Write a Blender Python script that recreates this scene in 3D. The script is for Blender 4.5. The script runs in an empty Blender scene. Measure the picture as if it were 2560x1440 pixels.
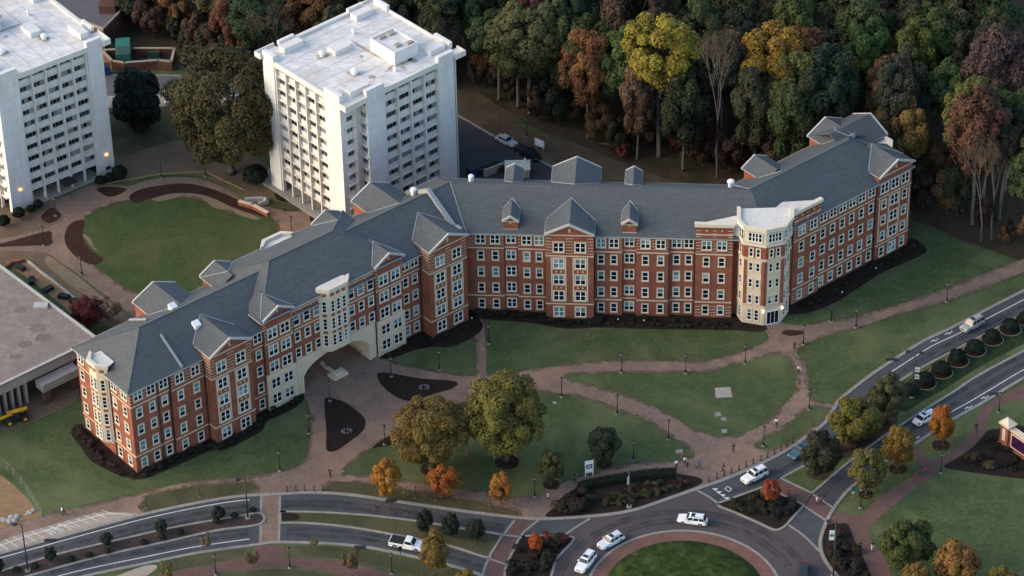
import bpy, bmesh, math, random
import numpy as np
from math import sin, cos, tan, pi, radians, sqrt, atan2, hypot
from mathutils import Vector, Matrix

# ------------------------------------------------------------------ camera, sky, sun, exposure
scene = bpy.context.scene
CAM_H, PITCH, ROLL, FPX = 333.0, radians(35.9354), radians(-1.1853), 8121.73
FW = Vector((0, cos(PITCH), -sin(PITCH)))
_up = Vector((0, sin(PITCH), cos(PITCH))); _rt = Vector((1, 0, 0))
RT = _rt * cos(ROLL) + _up * sin(ROLL)
UP = _up * cos(ROLL) - _rt * sin(ROLL)
cam_data = bpy.data.cameras.new('camera')
cam_data.sensor_width = 36.0
cam_data.lens = FPX / 2560 * 36.0
cam_data.clip_start = 5.0
cam_data.clip_end = 6000.0
camera = bpy.data.objects.new('camera', cam_data)
m4 = Matrix((RT, UP, -FW)).transposed().to_4x4()
m4.translation = Vector((0, 0, CAM_H))
camera.matrix_world = m4
scene.collection.objects.link(camera)
scene.camera = camera

SUN_EL, SUN_DIR = radians(24), Vector((-0.985, -0.12, 0)).normalized()
world = bpy.data.worlds.new('World')
scene.world = world
world.use_nodes = True
wn = world.node_tree
sky = wn.nodes.new('ShaderNodeTexSky')
sky.sky_type = 'NISHITA'
sky.sun_disc = False
sky.sun_elevation = SUN_EL
sky.sun_rotation = atan2(SUN_DIR.x, SUN_DIR.y)
sky.air_density = 1.0
sky.dust_density = 1.6
sky.ozone_density = 1.0
wn.links.new(sky.outputs[0], wn.nodes['Background'].inputs[0])
wn.nodes['Background'].inputs[1].default_value = 0.15
sun_data = bpy.data.lights.new('sun', 'SUN')
sun_data.energy = 0.85
sun_data.angle = radians(50)
sun_data.color = (1.0, 0.72, 0.42)
sun = bpy.data.objects.new('sun', sun_data)
sd_ = Vector((SUN_DIR.x * cos(SUN_EL), SUN_DIR.y * cos(SUN_EL), sin(SUN_EL)))
sun.rotation_euler = sd_.to_track_quat('Z', 'Y').to_euler()
scene.collection.objects.link(sun)
scene.view_settings.view_transform = 'Standard'
scene.view_settings.look = 'None'
scene.view_settings.exposure = 1.25
scene.view_settings.gamma = 1.0
scene.view_settings.use_curve_mapping = False

# ------------------------------------------------------------------ helpers
R = random.Random(7)
COL = scene.collection

def survey(x, y, z=0.0):
    """a point of the place, read off the photograph, as metres on the level z"""
    d = FW + RT * ((x - 1280) / FPX) + UP * ((720 - y) / FPX)
    t = (z - CAM_H) / d.z
    return Vector((d.x * t, d.y * t, z))

def height_to(base, ytop):
    """height of an upright thing whose foot is at base and whose top shows at ytop"""
    b = survey(*base); lo, hi = 0.0, 60.0
    for _ in range(40):
        mid = (lo + hi) / 2
        v = Vector((b.x, b.y, mid - CAM_H))
        yy = 720 - FPX * v.dot(UP) / v.dot(FW)
        if yy > ytop: lo = mid
        else: hi = mid
    return lo

def tag(o, label=None, cat=None, group=None, kind=None):
    if label: o['label'] = label
    if cat: o['category'] = cat
    if group: o['group'] = group
    if kind: o['kind'] = kind
    return o

def empty(name, loc=(0, 0, 0), rz=0.0, label=None, cat=None, group=None):
    o = bpy.data.objects.new(name, None)
    o.empty_display_size = 0.5
    o.location = loc; o.rotation_euler = (0, 0, rz)
    COL.objects.link(o)
    return tag(o, label, cat, group)

def inst(name, mesh, parent=None, loc=(0, 0, 0), rz=0.0, mat=None):
    o = bpy.data.objects.new(name, mesh)
    o.location = loc
    if rz: o.rotation_euler = (0, 0, rz)
    if parent: o.parent = parent
    if mat:
        o.material_slots[0].link = 'OBJECT'; o.material_slots[0].material = mat
    COL.objects.link(o)
    return o

def copy_tree(o, parent=None):
    c = o.copy(); COL.objects.link(c)
    if parent: c.parent = parent
    for ch in list(o.children): copy_tree(ch, c)
    return c

class MB:
    """collects shapes, then becomes ONE mesh object"""
    def __init__(s): s.v = []; s.f = []
    def poly(s, pts):
        n = len(s.v); s.v += [tuple(p) for p in pts]; s.f.append(list(range(n, n + len(pts)))); return s
    def hexa(s, p):
        n = len(s.v); s.v += [tuple(q) for q in p]
        for f in ((0, 3, 2, 1), (4, 5, 6, 7), (0, 1, 5, 4), (1, 2, 6, 5), (2, 3, 7, 6), (3, 0, 4, 7)):
            s.f.append([n + i for i in f])
        return s
    def box(s, x0, x1, y0, y1, z0, z1):
        return s.hexa([(x0, y0, z0), (x1, y0, z0), (x1, y1, z0), (x0, y1, z0), (x0, y0, z1), (x1, y0, z1), (x1, y1, z1), (x0, y1, z1)])
    def prism(s, pts, off):
        """pts: 3D outline, off: extrusion vector"""
        n = len(s.v); k = len(pts); off = Vector(off)
        s.v += [tuple(p) for p in pts] + [tuple(Vector(p) + off) for p in pts]
        s.f.append(list(range(n + k - 1, n - 1, -1))); s.f.append(list(range(n + k, n + 2 * k)))
        for i in range(k):
            j = (i + 1) % k
            s.f.append([n + i, n + j, n + k + j, n + k + i])
        return s
    def tube(s, path, rad, sides=6, cap=True):
        path = [Vector(p) for p in path]
        if not isinstance(rad, (list, tuple)): rad = [rad] * len(path)
        rings = []
        for i, p in enumerate(path):
            a = path[max(i - 1, 0)]; b = path[min(i + 1, len(path) - 1)]
            t = (b - a).normalized()
            q = t.cross(Vector((0, 0, 1)))
            if q.length < 1e-3: q = Vector((1, 0, 0))
            q.normalize(); w = t.cross(q).normalized()
            n = len(s.v)
            s.v += [tuple(p + (q * cos(2 * pi * k / sides) + w * sin(2 * pi * k / sides)) * rad[i]) for k in range(sides)]
            rings.append(n)
        for a, b in zip(rings, rings[1:]):
            for k in range(sides):
                j = (k + 1) % sides
                s.f.append([a + k, b + k, b + j, a + j])
        if cap:
            s.f.append([rings[0] + k for k in range(sides)]); s.f.append([rings[-1] + k for k in range(sides - 1, -1, -1)])
        return s
    def lathe(s, prof, sides=12, c=(0, 0, 0)):
        """prof: (radius, z) list"""
        rings = []
        for r, z in prof:
            n = len(s.v)
            s.v += [(c[0] + r * cos(2 * pi * k / sides), c[1] + r * sin(2 * pi * k / sides), c[2] + z) for k in range(sides)]
            rings.append(n)
        for a, b in zip(rings, rings[1:]):
            for k in range(sides):
                j = (k + 1) % sides
                s.f.append([a + k, a + j, b + j, b + k])
        s.f.append([rings[0] + k for k in range(sides - 1, -1, -1)]); s.f.append([rings[-1] + k for k in range(sides)])
        return s
    def mesh(s, name, mat=None, smooth=False, off=None, bevel=0.0, tri=False):
        me = bpy.data.meshes.new(name)
        v = s.v if off is None else [(x - off[0], y - off[1], z - off[2]) for x, y, z in s.v]
        me.from_pydata(v, [], s.f)
        bm = bmesh.new(); bm.from_mesh(me)
        bmesh.ops.recalc_face_normals(bm, faces=bm.faces)
        if bevel: bmesh.ops.bevel(bm, geom=bm.edges[:], offset=bevel, segments=2, affect='EDGES', profile=0.6)
        if tri: bmesh.ops.triangulate(bm, faces=bm.faces)
        bm.to_mesh(me); bm.free()
        if smooth: me.shade_smooth()
        if mat: me.materials.append(mat)
        return me
    def build(s, name, mat, parent=None, smooth=False, bevel=0.0, tri=False):
        """shapes are in place coordinates; a parent is an unrotated root"""
        off = None
        if parent is not None:
            off = Vector((0, 0, 0)); p = parent
            while p: off += Vector(p.location); p = p.parent
        return inst(name, s.mesh(name, mat, smooth, off, bevel, tri), parent)

# ------------------------------------------------------------------ materials
def nodes(name):
    m = bpy.data.materials.new(name); m.use_nodes = True
    return m, m.node_tree, m.node_tree.nodes['Principled BSDF']

def surf(name, c1, c2=None, scale=0.3, rough=0.85, c3=None, scale2=4.0, mix2=0.35, bump=0.0, metal=0.0, spec=0.3, stretch=(1, 1, 1), local=False, detail=5.0, c4=None, scale4=0.03, mix4=0.8, lo4=0.48, hi4=0.66):
    """two noise scales between base colours, on place coordinates"""
    m, t, b = nodes(name)
    L = t.links
    b.inputs['Roughness'].default_value = rough
    b.inputs['Metallic'].default_value = metal
    b.inputs['Specular IOR Level'].default_value = spec
    if c2 is None:
        b.inputs['Base Color'].default_value = (*c1, 1); return m
    if local:
        geo = t.nodes.new('ShaderNodeTexCoord'); src = geo.outputs['Object']
    else:
        geo = t.nodes.new('ShaderNodeNewGeometry'); src = geo.outputs['Position']
    mp = t.nodes.new('ShaderNodeMapping'); mp.inputs['Scale'].default_value = stretch
    L.new(src, mp.inputs['Vector'])
    n1 = t.nodes.new('ShaderNodeTexNoise'); n1.inputs['Scale'].default_value = scale; n1.inputs['Detail'].default_value = detail; n1.inputs['Roughness'].default_value = 0.6
    n2 = t.nodes.new('ShaderNodeTexNoise'); n2.inputs['Scale'].default_value = scale2; n2.inputs['Detail'].default_value = 3.0
    L.new(mp.outputs[0], n1.inputs['Vector']); L.new(mp.outputs[0], n2.inputs['Vector'])
    r1 = t.nodes.new('ShaderNodeValToRGB')
    r1.color_ramp.elements[0].position = 0.32; r1.color_ramp.elements[0].color = (*c1, 1)
    r1.color_ramp.elements[1].position = 0.68; r1.color_ramp.elements[1].color = (*c2, 1)
    L.new(n1.outputs['Fac'], r1.inputs[0])
    mr = t.nodes.new('ShaderNodeMapRange'); mr.inputs[1].default_value = 0.35; mr.inputs[2].default_value = 0.7; mr.inputs[3].default_value = 0.0; mr.inputs[4].default_value = mix2
    L.new(n2.outputs['Fac'], mr.inputs[0])
    mx = t.nodes.new('ShaderNodeMix'); mx.data_type = 'RGBA'
    L.new(mr.outputs[0], mx.inputs['Factor']); L.new(r1.outputs[0], mx.inputs['A'])
    mx.inputs['B'].default_value = (*(c3 or tuple(x * 0.6 for x in c1)), 1)
    out = mx.outputs['Result']
    if c4:
        n4 = t.nodes.new('ShaderNodeTexNoise'); n4.inputs['Scale'].default_value = scale4; n4.inputs['Detail'].default_value = 6; n4.inputs['Roughness'].default_value = 0.65; n4.inputs['Distortion'].default_value = 0.6; L.new(mp.outputs[0], n4.inputs['Vector'])
        m4_ = t.nodes.new('ShaderNodeMapRange'); m4_.inputs[1].default_value = lo4; m4_.inputs[2].default_value = hi4; m4_.inputs[4].default_value = mix4; L.new(n4.outputs['Fac'], m4_.inputs[0])
        x4 = t.nodes.new('ShaderNodeMix'); x4.data_type = 'RGBA'; L.new(m4_.outputs[0], x4.inputs['Factor']); L.new(out, x4.inputs['A']); x4.inputs['B'].default_value = (*c4, 1); out = x4.outputs['Result']
    L.new(out, b.inputs['Base Color'])
    if bump:
        bp = t.nodes.new('ShaderNodeBump'); bp.inputs['Strength'].default_value = bump; bp.inputs['Distance'].default_value = 0.1
        L.new(n2.outputs['Fac'], bp.inputs['Height']); L.new(bp.outputs[0], b.inputs['Normal'])
    return m

def brickwork(name, c1, c2, mortar, rough=0.9):
    """courses of brick on upright walls: height from z, run from x+y"""
    m, t, b = nodes(name); L = t.links
    b.inputs['Roughness'].default_value = rough; b.inputs['Specular IOR Level'].default_value = 0.2
    g = t.nodes.new('ShaderNodeNewGeometry'); sp = t.nodes.new('ShaderNodeSeparateXYZ'); L.new(g.outputs['Position'], sp.inputs[0])
    ad = t.nodes.new('ShaderNodeMath'); ad.operation = 'ADD'; L.new(sp.outputs[0], ad.inputs[0]); L.new(sp.outputs[1], ad.inputs[1])
    cb = t.nodes.new('ShaderNodeCombineXYZ'); L.new(ad.outputs[0], cb.inputs[0]); L.new(sp.outputs[2], cb.inputs[1])
    bt = t.nodes.new('ShaderNodeTexBrick'); bt.inputs['Scale'].default_value = 4.5; bt.inputs['Mortar Size'].default_value = 0.012
    bt.inputs['Color1'].default_value = (*c1, 1); bt.inputs['Color2'].default_value = (*c2, 1); bt.inputs['Mortar'].default_value = (*mortar, 1)
    L.new(cb.outputs[0], bt.inputs['Vector'])
    n = t.nodes.new('ShaderNodeTexNoise'); n.inputs['Scale'].default_value = 0.45; n.inputs['Detail'].default_value = 6; L.new(g.outputs['Position'], n.inputs['Vector'])
    mr = t.nodes.new('ShaderNodeMapRange'); mr.inputs[1].default_value = 0.3; mr.inputs[2].default_value = 0.7; mr.inputs[3].default_value = 0.78; mr.inputs[4].default_value = 1.18
    L.new(n.outputs['Fac'], mr.inputs[0])
    mx = t.nodes.new('ShaderNodeVectorMath'); mx.operation = 'SCALE'; L.new(bt.outputs['Color'], mx.inputs[0]); L.new(mr.outputs[0], mx.inputs['Scale'])
    L.new(mx.outputs[0], b.inputs['Base Color'])
    return m

def object_colour(name, rough=0.8, leaf=False, metal=0.0, coat=0.0, spec=0.3):
    """the object's own colour (obj.color); leaves vary leaf by leaf and in drifts"""
    m, t, b = nodes(name); L = t.links
    b.inputs['Roughness'].default_value = rough; b.inputs['Metallic'].default_value = metal; b.inputs['Specular IOR Level'].default_value = spec
    if coat: b.inputs['Coat Weight'].default_value = coat; b.inputs['Coat Roughness'].default_value = 0.08
    oi = t.nodes.new('ShaderNodeObjectInfo'); out = oi.outputs['Color']
    if leaf:
        g = t.nodes.new('ShaderNodeNewGeometry')
        n = t.nodes.new('ShaderNodeTexNoise'); n.inputs['Scale'].default_value = 0.35; n.inputs['Detail'].default_value = 2; L.new(g.outputs['Position'], n.inputs['Vector'])
        ad = t.nodes.new('ShaderNodeMath'); ad.operation = 'ADD'; L.new(g.outputs['Random Per Island'], ad.inputs[0]); L.new(n.outputs['Fac'], ad.inputs[1])
        mr = t.nodes.new('ShaderNodeMapRange'); mr.inputs[1].default_value = 0.3; mr.inputs[2].default_value = 1.7; mr.inputs[3].default_value = 0.55; mr.inputs[4].default_value = 1.48
        L.new(ad.outputs[0], mr.inputs[0])
        hs = t.nodes.new('ShaderNodeHueSaturation'); L.new(out, hs.inputs['Color']); L.new(mr.outputs[0], hs.inputs['Value'])
        hr = t.nodes.new('ShaderNodeMapRange'); hr.inputs[3].default_value = 0.478; hr.inputs[4].default_value = 0.507; L.new(n.outputs['Fac'], hr.inputs[0]); hr.inputs[1].default_value = 0.3; hr.inputs[2].default_value = 0.7
        L.new(hr.outputs[0], hs.inputs['Hue'])
        out = hs.outputs[0]
    L.new(out, b.inputs['Base Color'])
    return m

def glassy(name, c, rough=0.08, spec=0.5):
    m, t, b = nodes(name)
    b.inputs['Base Color'].default_value = (*c, 1); b.inputs['Roughness'].default_value = rough; b.inputs['Specular IOR Level'].default_value = spec
    return m

def glow(name, c, strength):
    m, t, b = nodes(name)
    b.inputs['Base Color'].default_value = (*c, 1); b.inputs['Emission Color'].default_value = (*c, 1); b.inputs['Emission Strength'].default_value = strength
    return m

M = {}
M['grass'] = surf('grass', (0.056, 0.079, 0.031), (0.094, 0.121, 0.050), 0.32, 0.95, (0.039, 0.058, 0.022), 1.3, 0.75, spec=0.1, c4=(0.120, 0.137, 0.062), scale4=0.05, mix4=0.85, detail=8)
M['lawn'] = surf('lawn', (0.056, 0.078, 0.031), (0.094, 0.119, 0.049), 0.35, 0.95, (0.039, 0.058, 0.022), 1.4, 0.75, spec=0.1, c4=(0.120, 0.135, 0.060), scale4=0.06, mix4=0.85, detail=8)
M['oval_lawn'] = surf('oval_lawn', (0.046, 0.072, 0.024), (0.078, 0.102, 0.038), 0.35, 0.95, (0.032, 0.053, 0.017), 1.4, 0.75, spec=0.1, c4=(0.092, 0.092, 0.042), scale4=0.09, mix4=0.65, detail=8)
M['ring_lawn'] = surf('ring_lawn', (0.014, 0.034, 0.006), (0.052, 0.078, 0.018), 0.55, 0.95, (0.008, 0.020, 0.004), 1.1, 0.9, spec=0.1, c4=(0.090, 0.098, 0.034), scale4=0.45, mix4=0.6, detail=9)
M['verge'] = surf('verge', (0.056, 0.062, 0.030), (0.082, 0.078, 0.040), 0.3, 0.95, (0.038, 0.044, 0.020), 2.2, 0.6, spec=0.1, c4=(0.11, 0.092, 0.052), scale4=0.12, mix4=0.7)
M['ivy'] = surf('ivy', (0.020, 0.036, 0.015), (0.040, 0.062, 0.026), 0.5, 0.95, (0.012, 0.022, 0.009), 1.5, 0.8, spec=0.1)
M['litter'] = surf('litter', (0.040, 0.030, 0.020), (0.090, 0.064, 0.042), 0.22, 0.95, (0.028, 0.030, 0.017), 1.6, 0.6, spec=0.1)
M['dirt'] = surf('dirt', (0.1323, 0.0897, 0.0575), (0.1955, 0.1380, 0.0897), 0.2, 0.95, (0.0978, 0.0713, 0.0460), 1.8, 0.6, spec=0.1)
M['bank'] = surf('bank', (0.082, 0.058, 0.039), (0.130, 0.095, 0.064), 0.25, 0.95, (0.056, 0.046, 0.028), 1.6, 0.7, spec=0.1)
M['clay'] = surf('clay', (0.24, 0.145, 0.075), (0.32, 0.21, 0.11), 0.25, 0.95, (0.15, 0.105, 0.065), 1.8, 0.6, spec=0.1)
M['straw'] = surf('straw', (0.20, 0.15, 0.092), (0.26, 0.20, 0.13), 0.5, 0.95, (0.12, 0.10, 0.06), 2.5, 0.5, spec=0.1)
M['mulch'] = surf('mulch', (0.022, 0.015, 0.012), (0.036, 0.025, 0.020), 0.5, 0.95, (0.012, 0.009, 0.007), 3.0, 0.6, spec=0.1)
M['mulch_red'] = surf('mulch_red', (0.040, 0.020, 0.015), (0.062, 0.034, 0.026), 0.5, 0.95, (0.022, 0.013, 0.011), 3.0, 0.6, spec=0.1)
M['mulch_brown'] = surf('mulch_brown', (0.050, 0.038, 0.031), (0.076, 0.058, 0.046), 0.5, 0.95, (0.034, 0.026, 0.022), 2.4, 0.65, spec=0.1)
M['paver'] = surf('paver', (0.180, 0.122, 0.092), (0.262, 0.182, 0.137), 0.4, 0.9, (0.126, 0.088, 0.070), 1.8, 0.75, spec=0.2, c4=(0.300, 0.188, 0.126), scale4=0.09, mix4=0.8, detail=8)
M['paver_red'] = surf('paver_red', (0.112, 0.066, 0.055), (0.160, 0.090, 0.073), 0.4, 0.9, (0.084, 0.053, 0.047), 1.9, 0.65, spec=0.2, c4=(0.165, 0.10, 0.082), scale4=0.1, mix4=0.5)
M['paver_apron'] = surf('paver_apron', (0.150, 0.078, 0.058), (0.200, 0.104, 0.076), 0.4, 0.9, (0.110, 0.062, 0.049), 1.9, 0.6, spec=0.2)
M['paver_road'] = surf('paver_road', (0.074, 0.060, 0.058), (0.100, 0.077, 0.072), 0.15, 0.85, (0.056, 0.049, 0.050), 2.8, 0.5, spec=0.25, c4=(0.060, 0.056, 0.060), scale4=0.12, mix4=0.7)
M['asphalt'] = surf('asphalt', (0.056, 0.059, 0.063), (0.072, 0.075, 0.078), 0.12, 0.85, (0.045, 0.048, 0.052), 2.0, 0.5, spec=0.25, c4=(0.088, 0.088, 0.088), scale4=0.10, mix4=0.6)
M['asphalt_dark'] = surf('asphalt_dark', (0.0396, 0.0400, 0.0432), (0.0550, 0.0540, 0.0558), 0.12, 0.85, (0.0330, 0.0330, 0.0360), 2.0, 0.45, spec=0.25)
M['asphalt_pale'] = surf('asphalt_pale', (0.10, 0.10, 0.11), (0.125, 0.125, 0.13), 0.12, 0.85, (0.08, 0.08, 0.09), 2.0, 0.45, spec=0.25)
M['kerb'] = surf('kerb', (0.235, 0.220, 0.190), (0.315, 0.295, 0.255), 0.4, 0.9, (0.160, 0.150, 0.130), 2.2, 0.65)
M['pale_concrete'] = surf('pale_concrete', (0.30, 0.25, 0.19), (0.39, 0.33, 0.26), 0.25, 0.9, (0.24, 0.19, 0.14), 2.2, 0.5)
M['paint'] = surf('paint', (0.55, 0.55, 0.52), (0.75, 0.75, 0.72), 0.6, 0.8, (0.38, 0.38, 0.36), 4.0, 0.5)
M['brick'] = brickwork('brick', (0.255, 0.082, 0.048), (0.21, 0.067, 0.040), (0.27, 0.15, 0.10))
M['brick_dark'] = brickwork('brick_dark', (0.115, 0.050, 0.038), (0.095, 0.042, 0.034), (0.14, 0.10, 0.08))
M['stone'] = surf('stone', (0.60, 0.50, 0.355), (0.68, 0.57, 0.41), 0.35, 0.85, (0.50, 0.41, 0.29), 2.5, 0.4)
M['stone_trim'] = surf('stone_trim', (0.55, 0.435, 0.30), (0.62, 0.50, 0.35), 0.5, 0.85, (0.46, 0.36, 0.25), 2.5, 0.4)
M['roof'] = surf('roof', (0.074, 0.083, 0.085), (0.108, 0.117, 0.118), 0.9, 0.68, (0.054, 0.062, 0.065), 2.6, 0.8, spec=0.3, stretch=(0.55, 0.55, 5.5), detail=8, c4=(0.066, 0.074, 0.076), scale4=0.14, mix4=0.6)
M['metal_trim'] = surf('metal_trim', (0.26, 0.275, 0.275), (0.33, 0.345, 0.34), 0.6, 0.55)
M['rake'] = surf('rake', (0.40, 0.39, 0.36), (0.47, 0.46, 0.42), 0.6, 0.7)
M['white'] = surf('white', (0.78, 0.78, 0.76), (0.82, 0.82, 0.80), 0.6, 0.6)
M['cream'] = surf('cream', (0.62, 0.555, 0.43), (0.68, 0.615, 0.48), 0.6, 0.7, (0.52, 0.46, 0.35), 2.0, 0.45)
M['membrane'] = surf('membrane', (0.60, 0.575, 0.51), (0.68, 0.655, 0.59), 0.25, 0.8, (0.45, 0.42, 0.36), 1.2, 0.45)
M['tower_wall'] = surf('tower_wall', (0.69, 0.68, 0.65), (0.77, 0.76, 0.73), 0.2, 0.85, (0.55, 0.52, 0.47), 1.1, 0.5, stretch=(1, 1, 0.18), c4=(0.58, 0.55, 0.50), scale4=0.5, mix4=0.4)
M['tower_panel'] = surf('tower_panel', (0.66, 0.64, 0.59), (0.72, 0.70, 0.65), 0.3, 0.85, (0.53, 0.50, 0.44), 1.8, 0.5)
M['tower_fin'] = surf('tower_fin', (0.66, 0.63, 0.56), (0.73, 0.70, 0.63), 0.3, 0.85, (0.54, 0.50, 0.43), 1.8, 0.45)
M['tower_roof'] = surf('tower_roof', (0.60, 0.59, 0.56), (0.78, 0.775, 0.75), 0.28, 0.85, (0.40, 0.34, 0.26), 0.8, 0.42, stretch=(1, 1.6, 1), detail=9, c4=(0.46, 0.41, 0.34), scale4=0.10, mix4=0.5)
M['roof_stain'] = surf('roof_stain', (0.36, 0.30, 0.23), (0.50, 0.45, 0.38), 0.6, 0.9, (0.22, 0.18, 0.14), 1.8, 0.7)
M['gravel_roof'] = surf('gravel_roof', (0.21, 0.175, 0.145), (0.29, 0.245, 0.205), 0.18, 0.95, (0.15, 0.125, 0.105), 0.9, 0.6, detail=8)
M['gravel_stain'] = surf('gravel_stain', (0.15, 0.125, 0.105), (0.21, 0.175, 0.15), 0.6, 0.95, (0.12, 0.1, 0.085), 1.8, 0.6)
M['concrete'] = surf('concrete', (0.30, 0.275, 0.235), (0.38, 0.35, 0.30), 0.3, 0.9, (0.22, 0.20, 0.17), 1.8, 0.4)
M['rail'] = surf('rail', (0.22, 0.22, 0.215), (0.28, 0.28, 0.27), 0.6, 0.6)
M['black'] = surf('black', (0.012, 0.013, 0.015), (0.02, 0.021, 0.023), 2.0, 0.5, spec=0.4)
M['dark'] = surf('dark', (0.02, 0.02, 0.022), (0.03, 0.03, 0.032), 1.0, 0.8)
M['rubber'] = surf('rubber', (0.016, 0.016, 0.017), (0.022, 0.022, 0.023), 2.0, 0.8)
M['rim'] = surf('rim', (0.35, 0.35, 0.36), (0.45, 0.45, 0.46), 2.0, 0.35, metal=0.7)
M['glass'] = glassy('glass', (0.008, 0.011, 0.014), 0.07, 0.14)
M['glass_blue'] = glassy('glass_blue', (0.035, 0.048, 0.058), 0.10, 0.35)
M['blind'] = glassy('blind', (0.115, 0.20, 0.19), 0.16, 0.45)
M['blind_pale'] = glassy('blind_pale', (0.30, 0.34, 0.33), 0.25, 0.45)
M['curtain'] = glassy('curtain', (0.24, 0.25, 0.25), 0.2, 0.45)
M['car_glass'] = glassy('car_glass', (0.02, 0.028, 0.032), 0.06, 0.5)
M['paintwork'] = object_colour('paintwork', 0.35, coat=0.6)
M['cloth'] = object_colour('cloth', 0.9)
M['leaf'] = object_colour('leaf', 0.75, leaf=True, spec=0.15)
M['bark'] = surf('bark', (0.085, 0.066, 0.050), (0.14, 0.115, 0.09), 1.2, 0.95, (0.05, 0.04, 0.03), 5.0, 0.5, spec=0.1)
M['bark_pale'] = surf('bark_pale', (0.13, 0.115, 0.098), (0.19, 0.17, 0.145), 1.0, 0.95, (0.12, 0.10, 0.08), 5.0, 0.5, spec=0.1)
M['skin'] = surf('skin', (0.32, 0.19, 0.13), (0.36, 0.215, 0.15), 3.0, 0.7)
M['red_light'] = glassy('red_light', (0.35, 0.015, 0.012), 0.15)
M['lamp_lens'] = glassy('lamp_lens', (0.6, 0.6, 0.58), 0.15)
M['lantern_glass'] = glassy('lantern_glass', (0.22, 0.23, 0.22), 0.2)
M['warm_lamp'] = glow('warm_lamp', (1.0, 0.46, 0.12), 1.1)
M['door_lamp'] = glow('door_lamp', (1.0, 0.80, 0.48), 1.6)
M['green_steel'] = surf('green_steel', (0.028, 0.16, 0.115), (0.045, 0.21, 0.155), 0.6, 0.6, (0.02, 0.11, 0.08), 2.0, 0.4)
M['dark_green_steel'] = surf('dark_green_steel', (0.03, 0.075, 0.06), (0.04, 0.095, 0.075), 0.6, 0.6)
M['blue_steel'] = surf('blue_steel', (0.015, 0.035, 0.15), (0.02, 0.05, 0.20), 0.6, 0.5)
M['yellow_steel'] = surf('yellow_steel', (0.60, 0.33, 0.012), (0.70, 0.40, 0.02), 0.6, 0.5)
M['banner'] = surf('banner', (0.62, 0.66, 0.64), (0.68, 0.72, 0.70), 1.0, 0.8)
M['teal'] = surf('teal', (0.03, 0.17, 0.16), (0.04, 0.20, 0.19), 1.0, 0.7)
M['navy'] = surf('navy', (0.015, 0.025, 0.07), (0.02, 0.03, 0.08), 1.0, 0.7)
M['tape'] = surf('tape', (0.30, 0.29, 0.06), (0.36, 0.34, 0.08), 1.0, 0.6)

def worn_track():
    m, t, b = nodes('tyre_wear'); L = t.links
    b.inputs['Base Color'].default_value = (0.030, 0.031, 0.034, 1); b.inputs['Roughness'].default_value = 0.7
    g = t.nodes.new('ShaderNodeNewGeometry'); n = t.nodes.new('ShaderNodeTexNoise'); n.inputs['Scale'].default_value = 0.5; n.inputs['Detail'].default_value = 5; L.new(g.outputs['Position'], n.inputs['Vector'])
    r = t.nodes.new('ShaderNodeMapRange'); r.inputs[1].default_value = 0.35; r.inputs[2].default_value = 0.75; r.inputs[3].default_value = 0.02; r.inputs[4].default_value = 0.26; L.new(n.outputs['Fac'], r.inputs[0]); L.new(r.outputs[0], b.inputs['Alpha'])
    return m
M['tyre_wear'] = worn_track()
def patchy(name, col, lo, hi, scale, amax):
    m, t, b = nodes(name); L = t.links
    b.inputs['Base Color'].default_value = (*col, 1); b.inputs['Roughness'].default_value = 0.95
    g = t.nodes.new('ShaderNodeNewGeometry'); n = t.nodes.new('ShaderNodeTexNoise'); n.inputs['Scale'].default_value = scale; n.inputs['Detail'].default_value = 6; L.new(g.outputs['Position'], n.inputs['Vector'])
    r = t.nodes.new('ShaderNodeMapRange'); r.inputs[1].default_value = lo; r.inputs[2].default_value = hi; r.inputs[3].default_value = 0.0; r.inputs[4].default_value = amax; L.new(n.outputs['Fac'], r.inputs[0]); L.new(r.outputs[0], b.inputs['Alpha'])
    return m
M['worn_edge'] = patchy('worn_edge', (0.20, 0.125, 0.078), 0.44, 0.70, 0.45, 0.65)
M['worn_soil'] = patchy('worn_soil', (0.125, 0.105, 0.062), 0.46, 0.70, 0.5, 0.7)

def screen_material():
    m, t, b = nodes('led_screen'); L = t.links
    g = t.nodes.new('ShaderNodeNewGeometry'); v = t.nodes.new('ShaderNodeTexNoise'); v.inputs['Scale'].default_value = 1.6; v.inputs['Detail'].default_value = 4
    L.new(g.outputs['Position'], v.inputs['Vector'])
    r = t.nodes.new('ShaderNodeValToRGB'); e = r.color_ramp.elements
    e[0].position = 0.45; e[0].color = (0.012, 0.004, 0.015, 1); e[1].position = 0.72; e[1].color = (0.045, 0.008, 0.042, 1)
    L.new(v.outputs['Fac'], r.inputs[0]); L.new(r.outputs[0], b.inputs['Base Color']); L.new(r.outputs[0], b.inputs['Emission Color'])
    b.inputs['Emission Strength'].default_value = 0.35; b.inputs['Roughness'].default_value = 0.3
    return m
M['screen'] = screen_material()
# ------------------------------------------------------------------ ground, roads and paths
def crom(pts, closed=True, n=5):
    P = [Vector((p[0], p[1])) for p in pts]; k = len(P); out = []
    for i in range(k if closed else k - 1):
        if closed: a, b, c, d = P[i - 1], P[i], P[(i + 1) % k], P[(i + 2) % k]
        else: a, b, c, d = P[max(i - 1, 0)], P[i], P[i + 1], P[min(i + 2, k - 1)]
        if (b - c).length < 1e-6: continue
        for j in range(n):
            t = j / n
            out.append(0.5 * ((2 * b) + (c - a) * t + (2 * a - 5 * b + 4 * c - d) * t * t + (3 * b - a - 3 * c + d) * t ** 3))
    if not closed: out.append(P[-1])
    return out

def ground_pts(px): return [survey(*p).xy for p in px]

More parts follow.
